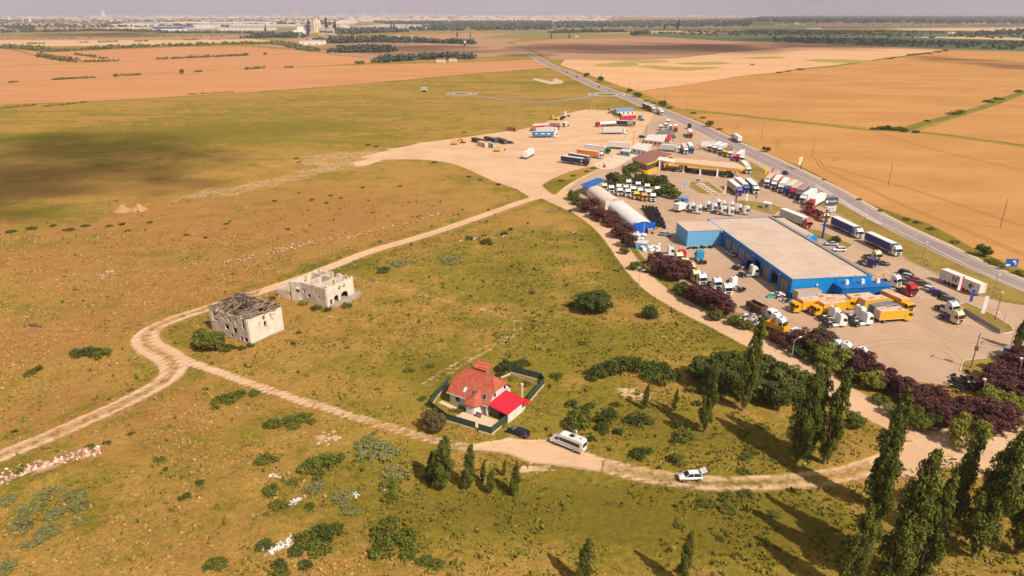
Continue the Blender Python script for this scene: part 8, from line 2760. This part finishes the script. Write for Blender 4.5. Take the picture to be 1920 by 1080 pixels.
rt = random.Random(12)
A_, B_, C_, D_ = G(1201, 391), G(1232, 392), G(1249, 430), G(1229, 430)
lb = 'black tyre in the tall stacks beside the white tent hall'
for i in range(17):
    for j in range(5):
        u, v = (j + .5) / 5, (i + .5) / 17
        p = A_.lerp(B_, u).lerp(D_.lerp(C_, u), v)
        for k in range(rt.choice([2, 3, 3])):
            tyre(p.x + rt.uniform(-.1, .1), p.y + rt.uniform(-.2, .2), .23 + .31 * k * 1.9, lb, 'tyres stacked beside the white tent hall', .35)
A_, B_ = G(1282, 466), G(1336, 464)
for i in range(24):
    p = A_.lerp(B_, rt.random())
    tyre(p.x + rt.uniform(-.4, .4), p.y + rt.uniform(-.9, .2), .22 + rt.choice([0, 0, .32]), 'black tyre in the row along the light blue annex wall', 'tyres along the light blue annex wall', .3)
for i in range(48):
    q = G(1795 + rt.gauss(0, 16) + 6, 722 + rt.gauss(0, 9))
    tyre(q.x, q.y, .2 + rt.choice([0, .25, .5]), 'black tyre in the loose heap by the plum trees at the bottom of the yard', 'tyres heaped at the bottom of the yard', .7)
SACK = mat('white_sack_cloth', srgb(222, 222, 222), .8, var=.08, scale=3)
SK = []
for k in range(3):
    b = MB()
    bm = bmesh.new()
    bmesh.ops.create_icosphere(bm, subdivisions=2, radius=.62)
    g = random.Random(k)
    for v in bm.verts:
        v.co = Vector((v.co.x * 1.05, v.co.y * .95, max(-.42, v.co.z * .85))) * g.uniform(.9, 1.08)
    me = bpy.data.meshes.new('sack'); bm.to_mesh(me); bm.free(); me.materials.append(SACK)
    SK.append(me)
for i in range(46):
    px, py = (rt.uniform(1186, 1212), rt.uniform(440, 450)) if i < 16 else (rt.uniform(1202, 1236), rt.uniform(463, 473))
    q = G(px, py)
    o = link(bpy.data.objects.new('sack', SK[i % 3]))
    o.location = (q.x, q.y, .42 + rt.choice([0, 0, .6]))
    o.rotation_euler = (0, 0, rt.uniform(0, 6))
    tag(o, 'white bulk sack in the pile %s the portable cabin' % ('above' if i < 16 else 'below'), 'sack', 'white sacks %s the portable cabin' % ('above' if i < 16 else 'below'))
WOODP = mat('pale_pallet_wood', srgb(206, 168, 124), .85, var=.12, scale=3)
for i, (px, py, z, w) in enumerate([(1219, 438, 0, 1.0), (1225, 438, 0, 1.0), (1219, 438, .9, 1.0), (1232, 436, 0, 1.3), (1236, 432, 0, 1.1), (1230, 431, .0, 1.2)]):
    q = G(px, py)
    b = MB()
    for k in range(4): b.box(-w, w, -.8, .8, k * .22, k * .22 + .14)
    for x in (-w, -.08, w - .16): b.box(x, x + .16, -.78, .78, .1, .86)
    o = b.obj('crate', WOODP)
    o.location = (q.x, q.y, z + .06)
    tag(o, 'pale wooden crate at the foot of the blue tent wall, %s' % ('left stack' if i in (0, 2) else 'beside the left stack' if i == 1 else 'right-hand loose group'), 'crate', 'wooden crates by the tent hall, ' + ('left' if i < 3 else 'right'))
JUNK = [paint(WHT, .5), CHAS, paint((60, 90, 120), .5), GREYM]
for nm, px, py, n, s, lb in (('scrap_pile', 1462, 556, 26, 2.0, 'heap of white and grey truck body parts by the last workshop door'), ('scrap_pile', 1471, 566, 16, 1.6, 'second heap of scrap panels in front of the body parts heap'), ('scrap_pile', 1400, 598, 30, 3.2, 'long pile of rusty scrap and fairings behind the green shrubs'), ('scrap_pile', 1420, 612, 20, 2.4, 'pale scrap pile above the low shrubs at the hedge')):
    q = G(px, py)
    g = random.Random(int(px))
    b = MB()
    for k in range(n):
        x, y, z = g.gauss(0, s * .5), g.gauss(0, s * .5), g.uniform(.1, 1.0)
        a = Vector((g.uniform(-1, 1), g.uniform(-1, 1), g.uniform(-.4, .5))) * .9
        b.beam(Vector((x, y, z)), Vector((x, y, z)) + a, g.uniform(.3, 1.0), g.uniform(.05, .3), g.choice([0, 0, 1, 2, 3]))
    o = b.obj(nm, JUNK)
    o.location = (q.x, q.y, .06)
    tag(o, lb, 'scrap')
q = G(1445, 558)
o = MB().box(-1.2, 1.2, -.7, .7, 0, .5, taper=.1).box(-1.0, 1.0, -.5, .5, .42, .44).obj('green_tub', paint((40, 170, 140), .6)); o.location = (q.x, q.y, .06)
tag(o, 'turquoise plastic tub on the yard before the scrap heap', 'tub')
q = G(1332, 460)
o = MB().tube((0, 0, 0), (0, 0, 1.1), .5, .5, 12).tube((0, 0, 1.1), (0, 0, 1.2), .3, .1, 12).obj('red_barrel', paint(RED)); o.location = (q.x, q.y, .06)
tag(o, 'red barrel in the corner between annex and workshop', 'barrel')
q = G(1133, 314)
o = MB().tube((0, 0, 0), (0, 0, 1.4), .8, .6, 12).tube((0, 0, 1.4), (0, 0, 1.8), .3, .2, 12).obj('red_tank', paint(RED)); o.location = (q.x, q.y, .0)
tag(o, 'small red tank at the end of the green strip', 'tank')

# ---- stones, rubble, litter
STN = []
for k in range(4):
    bm = bmesh.new()
    bmesh.ops.create_icosphere(bm, subdivisions=1, radius=.5)
    g = random.Random(k + 50)
    for v in bm.verts: v.co = Vector((v.co.x * g.uniform(.8, 1.3), v.co.y * g.uniform(.8, 1.2), v.co.z * g.uniform(.5, .9)))
    me = bpy.data.meshes.new('stone'); bm.to_mesh(me); bm.free(); me.materials.append(RUBB); STN.append(me)


def stone(px, py, s, label, group, m=None):
    q = G(px, py)
    o = link(bpy.data.objects.new('stone', STN[rt.randrange(4)]))
    o.location = (q.x, q.y, zt(q.x, q.y) + s * .15)
    o.scale = (s, s, s)
    o.rotation_euler = (0, 0, rt.uniform(0, 6))
    if m: set_mat(o, m)
    return tag(o, label, 'stone', group)


for i in range(8): stone(1015 + i * 6.2, 265.8 - .5 * i, .9, 'grey boulder in the line below the blue trailer', 'boulders below the blue trailer', CONCRETE)
for i in range(10): stone(1090 + i * 5.6, 264.5 + i * .12, .85, 'small boulder in the line across the middle of the lot', 'boulders across the middle of the lot', CONCRETE)
for i in range(9): stone(1175 - (i * i) * .16, 249 + i * 1.9, .8, 'boulder in the curved line right of the silver truck', 'boulders in the curve by the silver truck', CONCRETE)
for i in range(5): stone(1148 - i * 8, 296 + i * 5.0, .9, 'dark boulder along the edge of the concrete apron', 'boulders along the concrete apron', DARKM)
for i in range(9): stone(948 + i * 5, 281 - .9 * (i % 3) * 1.2, .9, 'boulder beside the yellow digger on the lot', 'boulders by the yellow digger', CONCRETE)
for i in range(26): stone(617 + rt.gauss(0, 11), 825 + rt.gauss(0, 6), rt.uniform(.4, 1.0), 'pale broken stone in the pile above the litter bushes', 'stones in the pale pile above the litter bushes')


def rubble(name, pts, n, spread, smin, smax, cols, label, cat, seed):
    g = random.Random(seed)
    P_ = [G(*p) for p in pts]
    o0 = P_[0].copy()
    b = MB()
    for k in range(n):
        i = g.randrange(len(P_) - 1)
        p = P_[i].lerp(P_[i + 1], g.random()) + Vector((g.gauss(0, spread), g.gauss(0, spread), 0))
        s = g.uniform(smin, smax)
        z = zt(p.x, p.y) + g.uniform(0, .35) * min(1, spread)
        a = Vector((g.uniform(-1, 1), g.uniform(-1, 1), g.uniform(-.5, .5))).normalized() * s
        b.beam((p.x - o0.x, p.y - o0.y, z), (p.x - o0.x + a.x, p.y - o0.y + a.y, z + a.z), s * g.uniform(.5, 1), s * g.uniform(.15, .5), g.randrange(len(cols)))
    o = b.obj(name, cols)
    o.location = (o0.x, o0.y, 0)
    return tag(o, label, cat, None, 'stuff')


LIT = [paint(WHT, .6, 0), paint((200, 210, 230), .6, 0), paint((226, 206, 196), .6, 0), SACK]
RB_ = [RUBB, mat('rosy_rubble', srgb(216, 186, 160), .95, var=.2, scale=3), BRICK, mat('white_rubble', srgb(232, 208, 190), .95, var=.15, scale=3)]
rubble('rubble', [(0, 905), (40, 893), (70, 880), (110, 872), (150, 858), (178, 848)], 620, 1.1, .15, .7, RB_, 'long bank of pinkish building rubble at the left edge', 'rubble', 1)
rubble('rubble', [(425, 492), (480, 478), (540, 468), (600, 452), (660, 442), (800, 410), (830, 398)], 320, 1.3, .15, .6, RB_, 'thin band of rubble across the dry waste ground', 'rubble', 2)
rubble('rubble', [(575, 300), (640, 318), (600, 320)], 60, 2.5, .3, .9, RB_, 'pale debris near the far bend of the lot', 'rubble', 3)
rubble('rubble', [(190, 520), (215, 505)], 90, 1.2, .15, .5, RB_, 'small patch of pale rubble on the dry ground at the left', 'rubble', 4)
rubble('rubble', [(865, 452), (895, 447), (965, 440)], 60, .7, .2, .8, RB_, 'grey rubble between the round bushes of the upper meadow', 'rubble', 6)
rubble('rubble', [(1072, 437), (1082, 434)], 34, .5, .2, .7, [BRICK, RUBB], 'small heap of broken bricks in the upper meadow', 'rubble', 7)
rubble('rubble', [(1030, 398), (1042, 392)], 50, 1.0, .2, .7, [BRICK, WOODG], 'brown brushwood and bricks near the fork of the lane', 'rubble', 8)
rubble('litter', [(505, 1036), (525, 1028), (542, 1018), (540, 1006)], 240, .45, .1, .45, LIT, 'white litter heap beside the widest low thicket', 'litter', 9)
rubble('litter', [(540, 950), (556, 940), (562, 934)], 90, .4, .08, .35, LIT, 'white litter under the bushes left of the young poplars', 'litter', 10)
rubble('litter', [(482, 968), (508, 962)], 50, .35, .08, .35, LIT, 'scattered white litter at the left of the bushes', 'litter', 11)
rubble('litter', [(652, 935), (668, 929)], 46, .3, .08, .4, LIT, 'small patch of white rags in the dry grass', 'litter', 12)
rubble('litter', [(508, 888), (524, 892)], 20, .25, .1, .4, LIT, 'white scraps above the litter bushes', 'litter', 13)
rubble('litter', [(716, 912), (724, 920)], 14, .25, .2, .5, LIT, 'pale sheets beside the small round bush', 'litter', 14)
rubble('litter', [(1062, 800), (1072, 803)], 12, .3, .2, .6, LIT, 'pale crumpled sheets on the brush behind the minibus', 'litter', 15)
q = G(67, 612)
o = MB().box(-2.4, 2.4, -.35, .35, 0, .45, taper=.03).box(-2.3, 2.3, -.25, .25, .45, .5).obj('concrete_beam', WOODD)
o.location = (q.x, q.y, zt(q.x, q.y)); o.rotation_euler = (0, 0, -.35)
tag(o, 'long brown beam lying alone on the dry grass near the left edge', 'beam')
EARTH = mat('piled_earth', srgb(182, 140, 98), .95, var=.15, scale=1.5, bump=.6)
for px, py, r_, h, lb in ((231, 397, 3.6, 2.7, 'left one of two earth heaps on the dry waste ground'), (261, 395, 3.6, 2.5, 'right one of two earth heaps on the dry waste ground')):
    q = G(px, py)
    bm = bmesh.new()
    bmesh.ops.create_grid(bm, x_segments=22, y_segments=22, size=r_)
    for v in bm.verts:
        d = v.co.length / r_
        v.co.z = max(-.8, h * max(0, 1 - d) ** .9 * (1 + .5 * (vnoise(np.array([v.co.x * 1.3 + px]), np.array([v.co.y * 1.3]), 4)[0] - .5)) - (.12 if d < .95 else .7))
    me = bpy.data.meshes.new('earth_heap'); bm.to_mesh(me); bm.free(); me.materials.append(EARTH)
    o = link(bpy.data.objects.new('earth_heap', me)); o.location = (q.x, q.y, zt(q.x, q.y))
    tag(o, lb, 'earth heap', 'earth heaps on the dry waste ground')


# ---- diggers on the scrap row
def digger(px, py, ang, label):
    q = G(px, py)
    r = empty('excavator', q.x, q.y, 0, ang, label, 'excavator', 'yellow diggers on the lot')
    MB().box(-1.6, 1.6, -1.2, -.7, 0, .8, taper=.15).box(-1.6, 1.6, .7, 1.2, 0, .8, taper=.15).obj('tracks', CHAS, r)
    MB().box(-1.8, 1.0, -1.1, 1.1, .85, 1.9, taper=.1).box(-.2, 1.1, .1, 1.1, 1.9, 2.9, taper=.1).obj('body', paint((224, 160, 60)), r)
    MB().box(.1, 1.14, .2, 1.14, 2.05, 2.7).obj('cab_glass', GLS, r)
    MB().beam((1.0, -.3, 1.6), (3.0, -.3, 3.6), .3, .4).beam((3.0, -.3, 3.6), (4.4, -.3, 1.6), .25, .3).obj('boom', paint((224, 160, 60)), r)
    MB().box(4.1, 4.9, -.8, .2, .7, 1.5, taper=.15).obj('bucket', CHAS, r)


digger(852, 271, .4, 'yellow digger at the left end of the scrap row')
digger(868, 268, 2.4, 'yellow digger next to the dark containers')
digger(932, 284, .2, 'yellow digger in front of the pale containers')


# ------------------------------------------------------------------ people
SKIN = mat('skin', srgb(196, 142, 112), .6, var=.05, scale=8)
HAIR = mat('dark_hair', srgb(52, 40, 34), .8, var=.1, scale=8)


def person(x, y, z, ang, label, top, bottom, bend=0.0, s=1.0):
    J = {'p': (0, 0, .94), 'ch': (.06 + bend * .25, 0, 1.28 - bend * .06), 'n': (.05 + bend * .5, 0, 1.48 - bend * .18), 'h': (.07 + bend * .62, 0, 1.62 - bend * .22), 'ht': (.07 + bend * .7, 0, 1.74 - bend * .24)}
    V, E, R = [], [], []

    def add(p, r, par=None):
        V.append(Vector(p) * s); R.append(r * s)
        if par is not None: E.append((par, len(V) - 1))
        return len(V) - 1
    p0 = add(J['p'], .15); c0_ = add(J['ch'], .16, p0); n0 = add(J['n'], .065, c0_); h0 = add(J['h'], .105, n0); add(J['ht'], .085, h0)
    for sd_ in (-1, 1):
        hp = add((0, sd_ * .1, .88), .105, p0); kn = add((.05, sd_ * .11, .48), .07, hp); an = add((-.02 + .1 * (sd_ > 0), sd_ * .11, .09), .045, kn); add((.13 + .1 * (sd_ > 0), sd_ * .12, .03), .04, an)
        cx, _, cz = J['ch']
        sh = add((cx + bend * .15, sd_ * .2, cz + .12), .065, c0_); el = add((cx + .08 + bend * .2, sd_ * .27, cz - .16), .045, sh); wr = add((cx + .26 + bend * .2, sd_ * .24, cz - .3), .032, el); hd = add((cx + .34 + bend * .2, sd_ * .23, cz - .34), .03, wr)
        for f in range(5):
            add((cx + .41 + bend * .2 - .05 * (f == 4), sd_ * (.19 + .02 * f), cz - .37 - .01 * f), .009, hd)
    me = bpy.data.meshes.new('person_body')
    me.from_pydata(V, E, [])
    o = bpy.data.objects.new('person', me)
    S.collection.objects.link(o)
    sk = o.modifiers.new('s', 'SKIN')
    for i, v in enumerate(me.skin_vertices[0].data):
        v.radius = (R[i], R[i]); v.use_root = (i == 0)
    o.modifiers.new('u', 'SUBSURF').levels = 1
    dg = bpy.context.evaluated_depsgraph_get()
    m2 = bpy.data.meshes.new_from_object(o.evaluated_get(dg))
    bpy.data.objects.remove(o)
    m2.materials.clear()
    for m in (SKIN, top, bottom, HAIR): m2.materials.append(m)
    cz = J['ch'][2]
    for p in m2.polygons:
        c = p.center / s
        i = 0
        if c.z < .92 and abs(c.y) < .2: i = 2
        elif c.z > J['n'][2] - .03: i = 3 if (c.x < J['h'][0] - .02 or c.z > J['h'][2] + .06) else 0
        elif abs(c.y) < .235 or c.z > cz - .02: i = 1
        p.material_index = i
        p.use_smooth = True
    o = link(bpy.data.objects.new('person', m2))
    o.location = (x, y, z)
    o.rotation_euler = (0, 0, ang)
    return tag(o, label, 'person')


q = G(946, 791)
person(q.x + .5, q.y + .5, .03, 2.4, 'person in a pale pink shirt standing at the garage opening', paint((224, 190, 196), .8, 0), paint((70, 70, 90), .8, 0))
q = G(1081, 817)
person(q.x, q.y, zt(q.x, q.y), 2.6, 'person in white bending forward behind the minibus', paint(WHT, .8, 0), paint((214, 208, 200), .8, 0), .7)
q = G(1319, 893)
person(q.x, q.y, zt(q.x, q.y), 3.0, 'person in a light top leaning at the open tailgate of the white hatchback', paint((200, 190, 190), .8, 0), paint((60, 56, 60), .8, 0), .5)
q = G(1235, 283)
person(q.x, q.y, .06, 1.0, 'person in dark clothes on the pavement behind the shop roof', paint((40, 40, 50), .8, 0), paint((50, 50, 60), .8, 0))

# ------------------------------------------------------------------ labels: look-alikes are told apart by their place in the picture
ORD = 'second third fourth fifth sixth seventh eighth ninth tenth eleventh twelfth thirteenth fourteenth fifteenth sixteenth seventeenth eighteenth nineteenth twentieth twenty-first twenty-second twenty-third twenty-fourth twenty-fifth twenty-sixth'.split()
bpy.context.view_layer.update()
fam = {}
for o in S.objects:
    if o.parent is None and 'label' in o and 'group' in o and o.get('category') not in ('tyre', 'sack', 'stone', 'apartment block', 'letter'):
        fam.setdefault((o['label'], o['group']), []).append(o)
for (lb, gr), os_ in fam.items():
    if not 2 <= len(os_) <= 27: continue
    def sx(o):
        d = o.location
        return d.x / (d.y * _c + (H - d.z) * _s)
    os_.sort(key=sx)
    n = len(os_)
    for i, o in enumerate(os_):
        w = 'leftmost' if i == 0 else 'rightmost' if i == n - 1 else ORD[i - 1] + ' from left'
        o['label'] = w + ', ' + lb.replace('right-hand ', '').replace('white tractor unit facing the camera', 'white tractor unit')
for o in S.objects:
    if o.parent is None and 'label' in o and len(o['label'].split()) > 16:
        print('LONG', len(o['label'].split()), o['label'])
